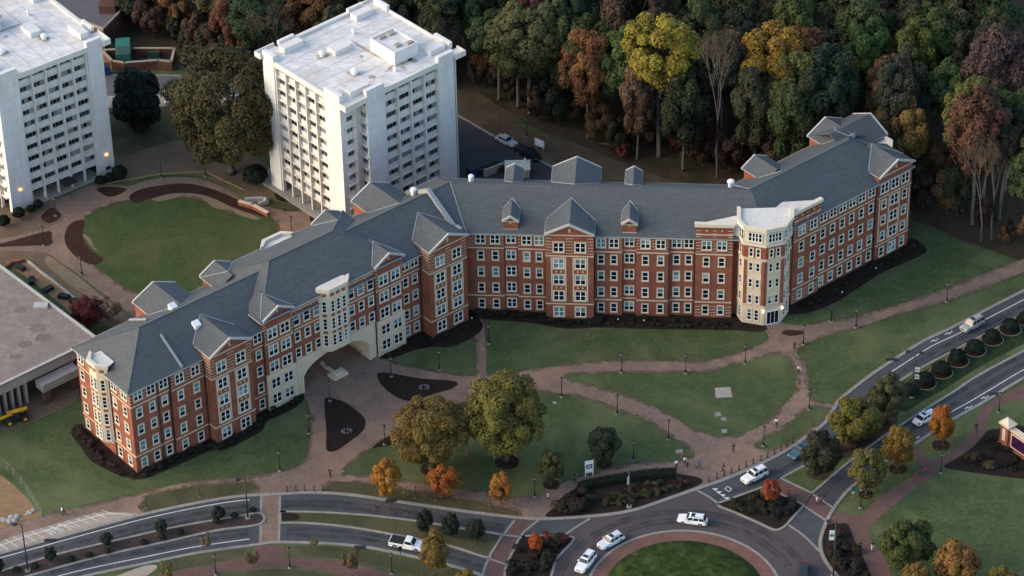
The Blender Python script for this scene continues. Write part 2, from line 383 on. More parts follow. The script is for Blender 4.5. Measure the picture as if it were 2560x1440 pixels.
def sheet(name, pts2, z, mat, kind='structure', parent=None, edge=0.0):
    """flat sheet at height z; edge gives it a visible thickness"""
    mb = MB()
    if edge: mb.prism([(p[0], p[1], z - edge) for p in pts2], (0, 0, edge))
    else: mb.poly([(p[0], p[1], z) for p in pts2])
    o = mb.build(name, mat, parent, tri=True)
    me = o.data
    if not edge and me.polygons and me.polygons[0].normal.z < 0: me.flip_normals()
    if kind and not parent: o['kind'] = kind
    return o

def area(name, px, z, mat, smooth=True, **k):
    p = ground_pts(px); c = crom(p) if smooth else p
    if name in ('lawn', 'oval_lawn', 'grass_island'): worn(c, 0.5, z)
    return sheet(name, c, z, mat, **k)

def ribbon(name, pts2, w, z0, z1, mat, parent=None, kind='structure', dash=None):
    """a long low strip along a line, with real height"""
    mb = MB(); P = [Vector(p) for p in pts2]; L = []
    for i, p in enumerate(P):
        t = (P[min(i + 1, len(P) - 1)] - P[max(i - 1, 0)]).normalized(); nrm = Vector((-t.y, t.x)) * (w / 2)
        L.append((p - nrm, p + nrm))
    n = 0
    for a, b in L: mb.v += [(a.x, a.y, z0), (b.x, b.y, z0), (b.x, b.y, z1), (a.x, a.y, z1)]
    for i in range(len(L) - 1):
        a, b = 4 * i, 4 * i + 4
        for j in range(4):
            k = (j + 1) % 4; mb.f.append([a + j, a + k, b + k, b + j])
    mb.f.append([0, 3, 2, 1]); e = 4 * (len(L) - 1); mb.f.append([e, e + 1, e + 2, e + 3])
    o = mb.build(name, mat, parent)
    if kind and not parent: o['kind'] = kind
    return o

WORN = []
def worn(pts2, w, z):
    for ww, zz, mt in ((w, z + 0.003, M['worn_edge']), (w * 2.2, z + 0.0015, M['worn_soil'])):
        p = list(pts2); o = ribbon('worn_edge', p + p[:2], ww, z - 0.002, zz, mt)
def line(name, px, w, z0, z1, mat, **k): return ribbon(name, crom(ground_pts(px), False), w, z0, z1, mat, **k)

def offset_line(pts2, d):
    P = [Vector(p) for p in pts2]; out = []
    for i, p in enumerate(P):
        t = (P[min(i + 1, len(P) - 1)] - P[max(i - 1, 0)]).normalized()
        out.append(p + Vector((-t.y, t.x)) * d)
    return out

sheet('ground', [(-1800, -800), (1800, -800), (1800, 3000), (-1800, 3000)], 0.0, M['grass'])

# forest floor and bare earth behind
area('forest_floor', [(1163, 225), (1250, 268), (1330, 318), (1420, 352), (1520, 392), (1640, 440), (1800, 470), (2000, 500), (2250, 520), (2290, 545), (2360, 560), (2430, 598), (2500, 625), (2700, 680), (2900, 500), (2900, -200), (1900, -420), (900, -400), (300, -250), (270, 10), (330, 118), (440, 150), (560, 240), (700, 260), (900, 240)], 0.004, M['litter'])
area('bare_bank', [(1150, 225), (1230, 255), (1310, 318), (1400, 350), (1500, 385), (1620, 432), (1720, 470), (1600, 500), (1450, 470), (1390, 408), (1300, 360), (1165, 300)], 0.008, M['bank'])
area('bare_slope', [(285, 385), (330, 372), (440, 352), (560, 370), (650, 400), (700, 450), (690, 490), (620, 492), (560, 462), (500, 440), (440, 436), (380, 440), (330, 452), (300, 440)], 0.008, M['dirt'])
area('shade_grass', [(270, 275), (330, 268), (430, 268), (440, 300), (430, 350), (380, 368), (320, 388), (285, 380)], 0.012, M['verge'])
area('tower_apron', [(-40, 520), (110, 495), (150, 515), (160, 545), (110, 572), (-40, 600)], 0.008, M['dirt'])
area('foot_track', [(2285, 535), (2340, 552), (2400, 580), (2450, 600), (2520, 622), (2560, 640), (2560, 655), (2480, 628), (2400, 600), (2330, 568), (2285, 552)], 0.008, M['litter'])
area('service_road', [(150, 190), (262, 187), (453, 190), (700, 196), (700, 262), (420, 266), (268, 270), (150, 275)], 0.012, M['asphalt_pale'])
area('parking_bay', [(266, 240), (420, 236), (620, 236), (620, 264), (420, 266), (268, 269)], 0.016, M['concrete'], smooth=False)
area('lane', [(1140, 300), (1168, 302), (1230, 338), (1300, 376), (1380, 418), (1440, 452), (1500, 500), (1380, 520), (1230, 470), (1140, 450)], 0.016, M['asphalt_dark'], smooth=False)
line('kerb', [(1140, 288), (1168, 302), (1230, 338), (1300, 376), (1380, 418), (1440, 452)], 0.5, 0.0, 0.13, M['kerb'])
line('kerb', [(262, 188), (350, 188), (453, 190)], 0.4, 0.0, 0.13, M['kerb'])

# brick court round the oval lawn
area('brick_court', [(-40, 604), (0, 598), (80, 580), (140, 560), (160, 543), (141, 520), (112, 510), (150, 494), (187, 479), (222, 464), (262, 458), (319, 466), (350, 456), (389, 447), (447, 443), (498, 447), (545, 463), (583, 482), (610, 500), (660, 512), (715, 528), (770, 530), (830, 560), (820, 620), (760, 680), (700, 720), (560, 780), (440, 830), (380, 835), (336, 794), (253, 731), (202, 690), (150, 656), (119, 634), (60, 630), (-40, 634)], 0.012, M['paver'])
area('oval_lawn', [(213, 545), (253, 520), (307, 502), (361, 503), (397, 496), (451, 491), (505, 500), (549, 521), (614, 543), (650, 541), (682, 546), (695, 563), (690, 590), (640, 650), (560, 705), (470, 740), (380, 745), (347, 735), (310, 720), (274, 693), (231, 662), (224, 640), (206, 600), (205, 570)], 0.016, M['oval_lawn'])
area('mulch_crescent', [(323, 492), (350, 474), (408, 463), (467, 459), (525, 471), (583, 494), (630, 521), (663, 540), (640, 538), (583, 519), (535, 497), (486, 484), (428, 484), (381, 496), (340, 508)], 0.028, M['mulch_red'], edge=0.02)
area('mulch_crescent', [(180, 557), (166, 574), (161, 596), (170, 621), (195, 646), (227, 661), (250, 658), (257, 646), (231, 628), (213, 610), (206, 588), (211, 556), (200, 550)], 0.028, M['mulch_red'], edge=0.02)
area('bare_patch', [(381, 497), (428, 485), (470, 487), (440, 494), (400, 503)], 0.020, M['straw'])
area('bare_patch', [(500, 487), (540, 497), (575, 518), (556, 524), (530, 516)], 0.020, M['straw'])
area('bare_patch', [(572, 517), (610, 532), (650, 545), (636, 549), (598, 535)], 0.020, M['straw'])
area('bare_patch', [(207, 585), (216, 600), (232, 620), (244, 628), (232, 612), (226, 596)], 0.020, M['straw'])
area('mulch_bed', [(103, 541), (130, 520), (152, 538), (140, 552), (119, 558)], 0.03, M['mulch_red'], edge=0.02)
area('mulch_bed', [(241, 473), (268, 467), (315, 472), (296, 487), (268, 491)], 0.03, M['mulch_red'], edge=0.02)
area('mulch_bed', [(-20, 614), (30, 602), (72, 590), (105, 581), (127, 579), (129, 596), (126, 611), (60, 615), (-20, 618)], 0.03, M['mulch_red'], edge=0.02)
area('mulch_bed', [(690, 470), (720, 478), (735, 490), (715, 505), (690, 495)], 0.03, M['mulch'], edge=0.02)
area('mulch_bed', [(775, 540), (800, 548), (800, 560), (780, 558)], 0.03, M['mulch_red'], edge=0.02)
area('grass_patch', [(660, 500), (700, 505), (745, 518), (735, 528), (690, 522), (655, 512)], 0.016, M['verge'])
area('worn_strip', [(-40, 630), (60, 628), (119, 634), (150, 658), (202, 694), (253, 735), (336, 798), (330, 830), (240, 800), (160, 740), (80, 690), (20, 660), (-40, 660)], 0.016, M['dirt'])
area('straw_strip', [(120, 640), (150, 660), (202, 698), (253, 740), (310, 785), (322, 805), (280, 795), (220, 745), (160, 700), (115, 660)], 0.020, M['straw'])
area('trench', [(15, 655), (60, 648), (90, 662), (140, 700), (200, 752), (205, 770), (190, 790), (150, 760), (90, 710), (40, 675)], 0.022, M['clay'])
area('site_yard', [(-40, 1085), (0, 1077), (62, 1061), (125, 1036), (183, 1007), (196, 982), (188, 935), (120, 960), (40, 990), (-40, 1010)], 0.008, M['dirt'])
area('site_clay', [(-60, 1165), (0, 1188), (25, 1205), (62, 1240), (90, 1272), (104, 1287), (60, 1300), (-60, 1325)], 0.008, M['clay'])

# the brick network: court before the arch, walks and crossings
area('brick_walk', [(757, 988), (757, 988), (768, 1003), (777, 1035), (778, 1080), (772, 1130), (762, 1155), (735, 1170), (700, 1179), (612, 1194), (500, 1203), (417, 1216), (354, 1235), (233, 1262), (104, 1289), (0, 1324), (-60, 1345), (-60, 1345), (-60, 1395), (-60, 1395), (0, 1380), (83, 1355), (175, 1330), (354, 1289), (480, 1262), (604, 1243), (700, 1238), (790, 1235), (870, 1240), (971, 1254), (1072, 1269), (1185, 1285), (1283, 1298), (1367, 1300), (1450, 1296), (1533, 1288), (1596, 1275), (1658, 1254), (1742, 1225), (1825, 1196), (1900, 1165), (1987, 1115), (2010, 1099), (2060, 1062), (2078, 1029), (2082, 1011), (2047, 1008), (2023, 994), (2020, 970), (2018, 935), (2009, 907), (1994, 890), (1994, 874), (2009, 860), (2034, 850), (2086, 834), (2138, 822), (2172, 810), (2242, 786), (2311, 768), (2381, 747), (2450, 723), (2520, 695), (2560, 680), (2650, 645), (2650, 645), (2650, 612), (2650, 612), (2560, 647), (2520, 662), (2450, 688), (2381, 716), (2311, 740), (2242, 763), (2172, 782), (2124, 796), (2075, 801), (2027, 812), (1975, 812), (1930, 800), (1900, 812), (1912, 827), (1921, 841), (1919, 852), (1895, 865), (1860, 879), (1804, 894), (1742, 905), (1617, 902), (1492, 905), (1429, 913), (1367, 919), (1283, 930), (1232, 938), (1218, 938), (1216, 920), (1215, 879), (1212, 830), (1208, 805), (1195, 785), (1170, 775), (1165, 790), (1176, 800), (1185, 820), (1188, 850), (1189, 900), (1190, 936), (1180, 940), (1112, 934), (1029, 919), (987, 907), (960, 900), (942, 890), (860, 800), (860, 800), (760, 860), (760, 860)], 0.016, M['paver'])
LAWN = M['lawn']
area('lawn', [(1412, 941), (1421, 936), (1471, 934), (1554, 932), (1700, 930), (1775, 927), (1825, 913), (1900, 894), (1925, 887), (1945, 883), (1960, 887), (1975, 900), (1988, 921), (1994, 952), (1988, 980), (1964, 1008), (1926, 1050), (1900, 1065), (1867, 1082), (1825, 1092), (1783, 1088), (1733, 1073), (1679, 1040), (1617, 1009), (1554, 986), (1471, 963), (1417, 948)], 0.020, LAWN)
area('lawn', [(857, 1184), (870, 1166), (900, 1140), (932, 1117), (982, 1086), (1010, 1068), (1070, 1038), (1150, 1008), (1250, 985), (1325, 977), (1358, 980), (1408, 984), (1471, 998), (1554, 1027), (1617, 1052), (1671, 1086), (1712, 1111), (1727, 1125), (1729, 1138), (1717, 1150), (1679, 1155), (1600, 1159), (1533, 1171), (1467, 1188), (1425, 1200), (1379, 1225), (1337, 1240), (1283, 1242), (1215, 1230), (1147, 1221), (1035, 1206), (934, 1191), (880, 1188)], 0.020, LAWN)
area('lawn', [(987, 906), (1029, 917), (1112, 931), (1182, 938), (1188, 925), (1189, 880), (1187, 852), (1154, 847), (1084, 854), (1043, 866), (1001, 888)], 0.020, LAWN)
area('lawn', [(1887, 1115), (1897, 1123), (1927, 1123), (1960, 1112), (1993, 1098), (2015, 1080), (2055, 1050), (2074, 1026), (2057, 1018), (2030, 1013), (2017, 1022), (1993, 1040), (1960, 1070), (1927, 1088), (1893, 1106)], 0.020, LAWN)
area('grass_island', [(354, 1268), (356, 1254), (370, 1240), (417, 1227), (500, 1214), (612, 1205), (636, 1209), (641, 1224), (604, 1234), (500, 1252), (417, 1268), (370, 1278)], 0.020, M['verge'])
area('grass_island', [(808, 1226), (817, 1213), (836, 1204), (900, 1207), (960, 1214), (1040, 1228), (1120, 1243), (1200, 1258), (1280, 1274), (1296, 1284), (1285, 1292), (1185, 1279), (1072, 1263), (971, 1248), (870, 1234), (820, 1231)], 0.020, M['verge'])
area('court_bed', [(943, 936), (960, 932), (997, 937), (1054, 947), (1125, 952), (1144, 960), (1125, 973), (1085, 985), (1035, 1001), (1005, 999), (975, 982), (952, 960)], 0.06, M['mulch'], edge=0.05)
area('court_bed', [(812, 999), (825, 996), (859, 1005), (892, 1027), (911, 1046), (913, 1065), (900, 1084), (866, 1110), (840, 1127), (821, 1128), (815, 1117), (816, 1080), (813, 1042)], 0.06, M['mulch'], edge=0.05)
area('court_bed', [(932, 1118), (960, 1098), (1000, 1076), (1030, 1060), (1010, 1090), (975, 1113), (945, 1118)], 0.06, M['mulch'], edge=0.04)
area('small_bed', [(1954, 833), (1965, 826), (1985, 826), (2006, 828), (2004, 836), (1975, 840)], 0.05, M['mulch_red'], edge=0.03)
area('corner_bed', [(1367, 1292), (1383, 1270), (1408, 1248), (1433, 1224), (1471, 1216), (1533, 1203), (1596, 1193), (1679, 1187), (1730, 1190), (1755, 1200), (1742, 1215), (1658, 1246), (1596, 1267), (1533, 1280), (1450, 1288)], 0.05, M['mulch'], edge=0.03)
area('concrete_pad', [(1787, 970), (1826, 968), (1831, 993), (1789, 995)], 0.045, M['concrete'], smooth=False, edge=0.04)
for q in ([(1786, 1032), (1800, 1030), (1803, 1040), (1789, 1042)], [(1802, 1044), (1815, 1043), (1816, 1051), (1803, 1052)], [(1803, 1074), (1817, 1073), (1818, 1082), (1804, 1083)], [(1688, 1125), (1706, 1123), (1708, 1132), (1690, 1134)], [(1381, 1004), (1391, 1004), (1391, 1010), (1382, 1010)]):
    area('ground_plate', q, 0.035, M['kerb'], smooth=False, edge=0.03)

for q in ([(2082, 1011), (2047, 1008), (2023, 994), (2020, 970), (2018, 935), (2009, 907), (1994, 890), (1994, 874), (2009, 860), (2034, 850), (2086, 834), (2138, 822), (2172, 810), (2242, 786), (2381, 747), (2520, 695)], [(1912, 827), (1921, 841), (1919, 852), (1895, 865), (1804, 894), (1742, 905), (1617, 902), (1492, 905), (1367, 919), (1232, 938)], [(777, 1035), (778, 1080), (772, 1130), (762, 1155), (735, 1170), (700, 1179), (612, 1194), (500, 1203), (417, 1216), (233, 1262), (104, 1289)], [(2027, 812), (2075, 801), (2124, 796), (2242, 763), (2381, 716), (2520, 662)]):
    line('worn_edge', q, 0.6, 0.014, 0.0195, M['worn_edge']); line('worn_edge', q, 1.3, 0.014, 0.018, M['worn_soil'])
# carriageways
road_a_top = [(-60, 1400), (0, 1384), (167, 1338), (354, 1288), (500, 1257), (604, 1241), (700, 1236), (772, 1232), (870, 1237), (971, 1251), (1072, 1266), (1185, 1282), (1316, 1297), (1367, 1298), (1450, 1294), (1533, 1286), (1596, 1273), (1658, 1252), (1742, 1223), (1825, 1194), (1927, 1148), (1987, 1113), (2010, 1097), (2060, 1060), (2085, 1022), (2103, 997), (2172, 942), (2242, 895), (2311, 852), (2381, 819), (2485, 765), (2560, 727), (2660, 680)]
road_low_bottom = [(100, 1470), (217, 1440), (375, 1407), (500, 1382), (650, 1361), (694, 1356), (810, 1359), (904, 1367), (997, 1384), (1144, 1419), (1215, 1444), (1260, 1480)]
road_b_right = [(2660, 890), (2560, 945), (2450, 1011), (2370, 1056), (2280, 1115), (2193, 1167), (2127, 1220), (2100, 1250), (2077, 1283), (2060, 1320), (2050, 1357), (2057, 1390), (2073, 1417), (2100, 1450), (2130, 1500)]
top_pts = crom(ground_pts(road_a_top), False, 5)
low_pts = crom(ground_pts(road_low_bottom), False, 5)
right_pts = crom(ground_pts(road_b_right), False, 5)
far = [survey(*p).xy for p in ((2130, 1640), (1700, 1800), (1300, 1640))]
road = sheet('road', top_pts + right_pts + far + list(reversed(low_pts)), 0.028, M['asphalt'])
KC = survey(1711, 1450).xy  # stand-in, replaced by the surveyed centre of the roundabout
KC = Vector((25.601, 377.934)); KR = 15.33
def on_circle(r, a0, a1, n): return [KC + Vector((cos(radians(a0 + (a1 - a0) * i / n)), sin(radians(a0 + (a1 - a0) * i / n)))) * r for i in range(n + 1)]
area('paver_carriageway', [(1410, 1338), (1430, 1330), (1475, 1297), (1475, 1297), (1533, 1288), (1596, 1275), (1658, 1254), (1742, 1225), (1742, 1225), (1800, 1262), (1840, 1284), (1890, 1307), (1935, 1327), (1968, 1314), (1968, 1314), (2040, 1372), (2060, 1394), (2085, 1437), (2130, 1500), (2100, 1600), (1900, 1750), (1600, 1780), (1400, 1700), (1330, 1580), (1340, 1500), (1375, 1442), (1387, 1402), (1432, 1352)], 0.034, M['paver_road'])
def disc(name, r, z, mat, edge=0.0): return sheet(name, on_circle(r, 0, 360, 72)[:-1], z, mat, edge=edge)
disc('apron_kerb', KR, 0.09, M['kerb'], 0.07)
disc('brick_apron', KR - 0.45, 0.10, M['paver_apron'], 0.05)
mbd = MB(); prof = [(12.6, 0.10), (12.5, 0.22), (9.5, 0.55), (5.0, 0.85), (0.3, 0.95)]
mbd.lathe(prof, 64, (KC.x, KC.y, 0))
mbd.build('ring_lawn', M['ring_lawn'], smooth=True)['kind'] = 'structure'

# islands in the road
MED_A = [(-60, 1450), (0, 1430), (146, 1386), (333, 1342), (458, 1315), (583, 1294), (651, 1284), (650, 1311), (542, 1327), (417, 1355), (250, 1392), (75, 1440), (-60, 1480)]
area('median', MED_A, 0.12, M['mulch_brown'], edge=0.10)
MED_B = [(700, 1280), (700, 1280), (810, 1282), (922, 1290), (1035, 1303), (1147, 1321), (1248, 1337), (1252, 1345), (1228, 1383), (1215, 1394), (1125, 1366), (982, 1337), (870, 1318), (772, 1309), (700, 1308), (700, 1308)]
area('median', MED_B, 0.12, M['verge'], edge=0.10)
area('mulch_bed', [(706, 1284), (742, 1286), (746, 1300), (706, 1302)], 0.14, M['mulch'], edge=0.02)
MED_C = [(2680, 722), (2560, 784), (2485, 824), (2381, 879), (2311, 916), (2252, 952), (2193, 1003), (2137, 1060), (2087, 1103), (2047, 1147), (2010, 1165), (1952, 1197), (1952, 1197), (2030, 1234), (2030, 1234), (2073, 1197), (2127, 1152), (2193, 1103), (2263, 1056), (2311, 1025), (2381, 982), (2450, 937), (2560, 878), (2680, 812)]
area('median', MED_C, 0.12, M['grass'], edge=0.10)
area('ground_cover', [(2240, 1010), (2262, 962), (2311, 928), (2381, 892), (2485, 838), (2560, 798), (2680, 736), (2680, 795), (2560, 860), (2450, 918), (2381, 962), (2311, 1002), (2262, 1030)], 0.126, M['ivy'], edge=0.02)
area('mulch_bed', [(2150, 1060), (2190, 1030), (2240, 1040), (2230, 1075), (2150, 1130), (2100, 1150), (2085, 1125), (2110, 1090)], 0.14, M['litter'], edge=0.02)
area('mulch_bed', [(2015, 1180), (2045, 1170), (2075, 1180), (2060, 1200), (2030, 1198)], 0.14, M['litter'], edge=0.02)
ISL_1 = [(1304, 1344), (1360, 1341), (1425, 1343), (1433, 1352), (1410, 1378), (1390, 1402), (1377, 1445), (1360, 1490), (1280, 1470), (1262, 1440), (1270, 1405), (1288, 1370)]
area('splitter_island', ISL_1, 0.12, M['mulch'], edge=0.10)
ISL_2 = [(1795, 1263), (1830, 1247), (1900, 1221), (1912, 1217), (1912, 1217), (2010, 1264), (2010, 1264), (1968, 1310), (1955, 1321), (1935, 1325), (1890, 1305), (1840, 1283)]
area('splitter_island', ISL_2, 0.12, M['mulch'], edge=0.10)
area('crossing_strip', [(1912, 1216), (1950, 1198), (2031, 1235), (2010, 1263)], 0.126, M['paver_red'], smooth=False, edge=0.09)

# crossings
area('brick_crossing', [(653, 1241), (699, 1240), (696, 1358), (651, 1361)], 0.040, M['paver'], smooth=False)
area('brick_crossing', [(1287, 1300), (1346, 1301), (1310, 1330), (1302, 1343), (1290, 1365), (1274, 1400), (1262, 1440), (1255, 1465), (1206, 1450), (1213, 1415), (1228, 1385), (1245, 1355), (1258, 1338)], 0.040, M['paver_red'])
area('brick_crossing', [(2032, 1236), (2084, 1270), (2067, 1303), (2012, 1266)], 0.040, M['paver_red'], smooth=False)
for q in ([(653, 1241), (651, 1361)], [(700, 1240), (697, 1358)], [(1287, 1300), (1258, 1338), (1245, 1355), (1228, 1385), (1213, 1415), (1206, 1445)], [(1346, 1301), (1310, 1330), (1302, 1343), (1290, 1365), (1274, 1400), (1262, 1440)], [(1258, 1338), (1302, 1342)], [(1223, 1397), (1270, 1413)], [(1475, 1297), (1440, 1318), (1408, 1340)], [(2032, 1236), (2084, 1270)], [(2012, 1266), (2067, 1303)], [(1970, 1312), (2010, 1340), (2050, 1380)], [(1742, 1226), (1775, 1244), (1798, 1262)]):
    line('edge_band', q, 0.38, 0.030, 0.052, M['kerb'])

# kerbs
ribbon('kerb', top_pts, 0.62, 0.0, 0.13, M['kerb'])
ribbon('kerb', low_pts, 0.55, 0.0, 0.13, M['kerb'])
ribbon('kerb', right_pts, 0.55, 0.0, 0.13, M['kerb'])
def ring_kerb(px, w=0.42, smooth=True):
    p = crom(ground_pts(px)); ribbon('kerb', p + [p[0], p[1]], w, 0.02, 0.15, M['kerb'])
for q in (MED_A, MED_B, MED_C, ISL_1, ISL_2): ring_kerb(q)

# paint
def mark(px, w=0.16): line('lane_line', px, w, 0.030, 0.036, M['paint'], parent=road)
up = offset_line(top_pts, -1.05)
def nearest(pts, px):
    q = survey(*px).xy; return min(range(len(pts)), key=lambda i: (pts[i] - q).length)
i0, i1 = 0, nearest(top_pts, (645, 1238)); ribbon('lane_line', up[i0:i1], 0.17, 0.030, 0.036, M['paint'], road)
i0 = nearest(top_pts, (2172, 942)); ribbon('lane_line', offset_line(top_pts, -1.9)[i0:], 0.17, 0.030, 0.036, M['paint'], road)
lo = offset_line(low_pts, 1.6); i1 = nearest(low_pts, (640, 1362)); ribbon('lane_line', lo[:i1], 0.17, 0.030, 0.036, M['paint'], road)
rb = offset_line(right_pts, -1.6); i1 = nearest(right_pts, (2340, 1075)); ribbon('lane_line', rb[:i1], 0.17, 0.030, 0.036, M['paint'], road)
# wear where wheels run
def wear(pts, i0, i1, offs, w=0.55):
    for o in offs: ribbon('tyre_wear', offset_line(pts, o)[i0:i1], w, 0.0285, 0.032, M['tyre_wear'], road)
iA = nearest(top_pts, (645, 1238)); iB = nearest(top_pts, (705, 1236)); iC = nearest(top_pts, (1285, 1296)); iD = nearest(top_pts, (1760, 1216)); iE = nearest(top_pts, (2085, 1022))
wear(top_pts, 2, iA, (-2.4, -2.9, -3.9, -4.4)); wear(top_pts, iB, iC, (-1.9, -2.3, -2.9, -3.4)); wear(top_pts, iD, len(top_pts) - 2, (-3.0, -3.5, -4.6, -5.0))
wear(low_pts, 2, nearest(low_pts, (640, 1362)), (2.6, 3.1, 4.0)); wear(low_pts, nearest(low_pts, (705, 1357)), nearest(low_pts, (1200, 1440)), (1.6, 2.1, 3.0, 3.5)); wear(right_pts, 2, nearest(right_pts, (2090, 1262)), (-2.6, -3.1, -4.3, -4.7))
for r_ in (17.2, 18.0, 19.4, 20.1): ribbon('tyre_wear', on_circle(r_, 20, 170, 60), 0.6, 0.0345, 0.038, M['tyre_wear'], road)
# give-way triangles, a painted square and cycle symbols
for i in range(4):
    a = (1780 + i * 9.5, 1221 + i * 7.5)
    area('give_way_mark', [(a[0], a[1]), (a[0] + 15, a[1] + 0.5), (a[0] + 9, a[1] + 7)], 0.033, M['paint'], smooth=False, parent=road)
for a, b in (((1812, 1222), (1822, 1230)), ((1822, 1230), (1829, 1223)), ((1829, 1223), (1819, 1216)), ((1819, 1216), (1812, 1222))): mark([a, b], 0.12)
for cx, cy in ((2372, 832), (2337, 850), (2463, 993), (2422, 1018)):
    for a, b in (((-10, 5), (-2, -1)), ((0, 4), (9, -4)), ((-4, 2), (4, 1)), ((6, -4), (10, -3))):
        mark([(cx + a[0], cy + a[1]), (cx + b[0], cy + b[1])], 0.15)
mark([(2292, 1096), (2298, 1092)], 0.2)
# hatched bay
bay = area('hatched_bay', [(-60, 1383), (33, 1341), (83, 1326), (175, 1300), (254, 1281), (345, 1285), (290, 1300), (167, 1334), (0, 1380), (-60, 1397)], 0.034, M['pale_concrete'])
for i in range(13):
    t = i / 12; x = 12 + 265 * t; y = 1374 - 85 * t
    line('bay_line', [(x - 22, y - 19 + t * 6), (x + 12, y + 2 - t * 4)], 0.11, 0.034, 0.040, M['paint'], parent=bay)
line('bay_line', [(-60, 1390), (33, 1352), (175, 1309), (270, 1285), (330, 1289)], 0.15, 0.034, 0.042, M['paint'], parent=bay)
for q in ([(115, 1325), (140, 1332)], [(128, 1318), (160, 1326)], [(150, 1312), (185, 1318)], [(125, 1337), (150, 1310)]): line('bay_line', q, 0.14, 0.034, 0.043, M['paint'], parent=bay)
for q in ((125, 1352), (2230, 900), (2486, 986), (900, 1369), (978, 1253)):
    p = survey(*q); o = MB().box(p.x - 0.9, p.x + 0.9, p.y - 0.35, p.y + 0.35, 0.0, 0.16).build('drain_inlet', M['dark']); o['kind'] = 'structure'

# lower strip and the east side
area('brick_walk', [(640, 1366), (706, 1364), (708, 1392), (760, 1394), (850, 1402), (950, 1425), (1030, 1448), (1000, 1475), (900, 1450), (800, 1428), (700, 1418), (620, 1424), (520, 1440), (400, 1470), (330, 1470), (380, 1440), (450, 1425), (560, 1404), (612, 1390), (640, 1384)], 0.016, M['paver_red'])
area('verge_strip', [(400, 1440), (404, 1412), (500, 1388), (600, 1372), (614, 1382), (600, 1393), (500, 1412), (430, 1432)], 0.012, M['verge'])
area('verge_strip', [(712, 1366), (810, 1366), (904, 1374), (997, 1392), (1144, 1428), (1200, 1448), (1150, 1460), (1060, 1442), (950, 1415), (850, 1397), (760, 1388), (714, 1388)], 0.012, M['verge'])
area('verge_strip', [(420, 1470), (600, 1432), (700, 1422), (800, 1434), (900, 1458), (920, 1500), (400, 1520)], 0.012, M['verge'])
area('pale_strip', [(230, 1470), (330, 1425), (380, 1412), (392, 1420), (360, 1445), (320, 1475)], 0.018, M['pale_concrete'])
area('brick_walk', [(2660, 925), (2560, 962), (2493, 995), (2453, 1023), (2440, 1050), (2427, 1083), (2393, 1117), (2355, 1140), (2335, 1150), (2318, 1148), (2305, 1132), (2292, 1118), (2276, 1126), (2290, 1145), (2300, 1165), (2280, 1190), (2227, 1223), (2187, 1253), (2160, 1280), (2143, 1288), (2115, 1287), (2092, 1280), (2078, 1295), (2068, 1312), (2100, 1314), (2120, 1313), (2137, 1353), (2160, 1400), (2177, 1440), (2190, 1480), (2240, 1480), (2230, 1440), (2223, 1420), (2207, 1387), (2180, 1353), (2175, 1333), (2180, 1317), (2200, 1293), (2243, 1257), (2310, 1207), (2360, 1163), (2427, 1123), (2457, 1093), (2467, 1063), (2473, 1040), (2487, 1020), (2527, 1003), (2560, 1000), (2660, 985)], 0.016, M['paver_red'])
area('roadside_bed', [(2073, 1310), (2100, 1309), (2120, 1313), (2137, 1353), (2160, 1400), (2177, 1440), (2190, 1490), (2140, 1490), (2100, 1447), (2072, 1405), (2062, 1385), (2058, 1353), (2064, 1322)], 0.05, M['mulch'], edge=0.03)
area('sign_bed', [(2470, 1077), (2497, 1072), (2530, 1060), (2640, 1100), (2660, 1210), (2560, 1198), (2493, 1190), (2410, 1178), (2360, 1168), (2385, 1150), (2407, 1137), (2440, 1110)], 0.05, M['mulch'], edge=0.03)
for q in ((2352, 1113, 20), (2245, 1172, 20), (2165, 1236, 16), (1078, 1172, 24), (1268, 1154, 27), (1378, 1211, 18), (1510, 1160, 18)):
    c = survey(q[0], q[1]).xy; r = q[2] / 13.5
    sheet('tree_bed', [c + Vector((cos(2 * pi * i / 20), sin(2 * pi * i / 20))) * r * R.uniform(0.95, 1.05) for i in range(20)], 0.05, M['mulch'], edge=0.03)
# ------------------------------------------------------------------ windows shared by all walls (local: x along wall, -y outward)
def window_set(w, h, n, jamb=0.14, head=0.2, sill=0.18, proud=0.10, rails=1, trim=M['stone_trim']):
    """surround, frame, list of (pane mesh, x, z, row)"""
    a, b = w / 2, h / 2
    s = MB()
    s.box(-a - jamb, -a, -proud, 0.02, -b, b); s.box(a, a + jamb, -proud, 0.02, -b, b)
    s.box(-a - jamb, a + jamb, -proud - 0.02, 0.02, b, b + head); s.box(-a - jamb - 0.04, a + jamb + 0.04, -proud - 0.06, 0.02, -b - sill, -b)
    f = MB(); t = 0.10
    f.box(-a, -a + t, -0.075, 0.01, -b, b); f.box(a - t, a, -0.075, 0.01, -b, b)
    f.box(-a + t, a - t, -0.07, 0.01, b - t, b); f.box(-a + t, a - t, -0.07, 0.01, -b, -b + t)
    cw = (w - 2 * t) / n; x0 = -a + t
    for i in range(1, n): f.box(x0 + cw * i - 0.08, x0 + cw * i + 0.08, -0.085, 0.01, -b + t, b - t)
    rows = rails + 1; rh = (h - 2 * t) / rows
    for r in range(1, rows): f.box(-a + t, a - t, -0.06, 0.01, -b + t + rh * r - 0.045, -b + t + rh * r + 0.045)
    pm = MB().box(-cw / 2, cw / 2, -0.025, 0.005, -rh / 2, rh / 2).mesh('pane', M['glass'])
    panes = [(pm, x0 + cw * (i + 0.5), -b + t + rh * (r + 0.5), r == rows - 1) for i in range(n) for r in range(rows)]
    return s.mesh('window', trim), f.mesh('frame', M['white']), panes

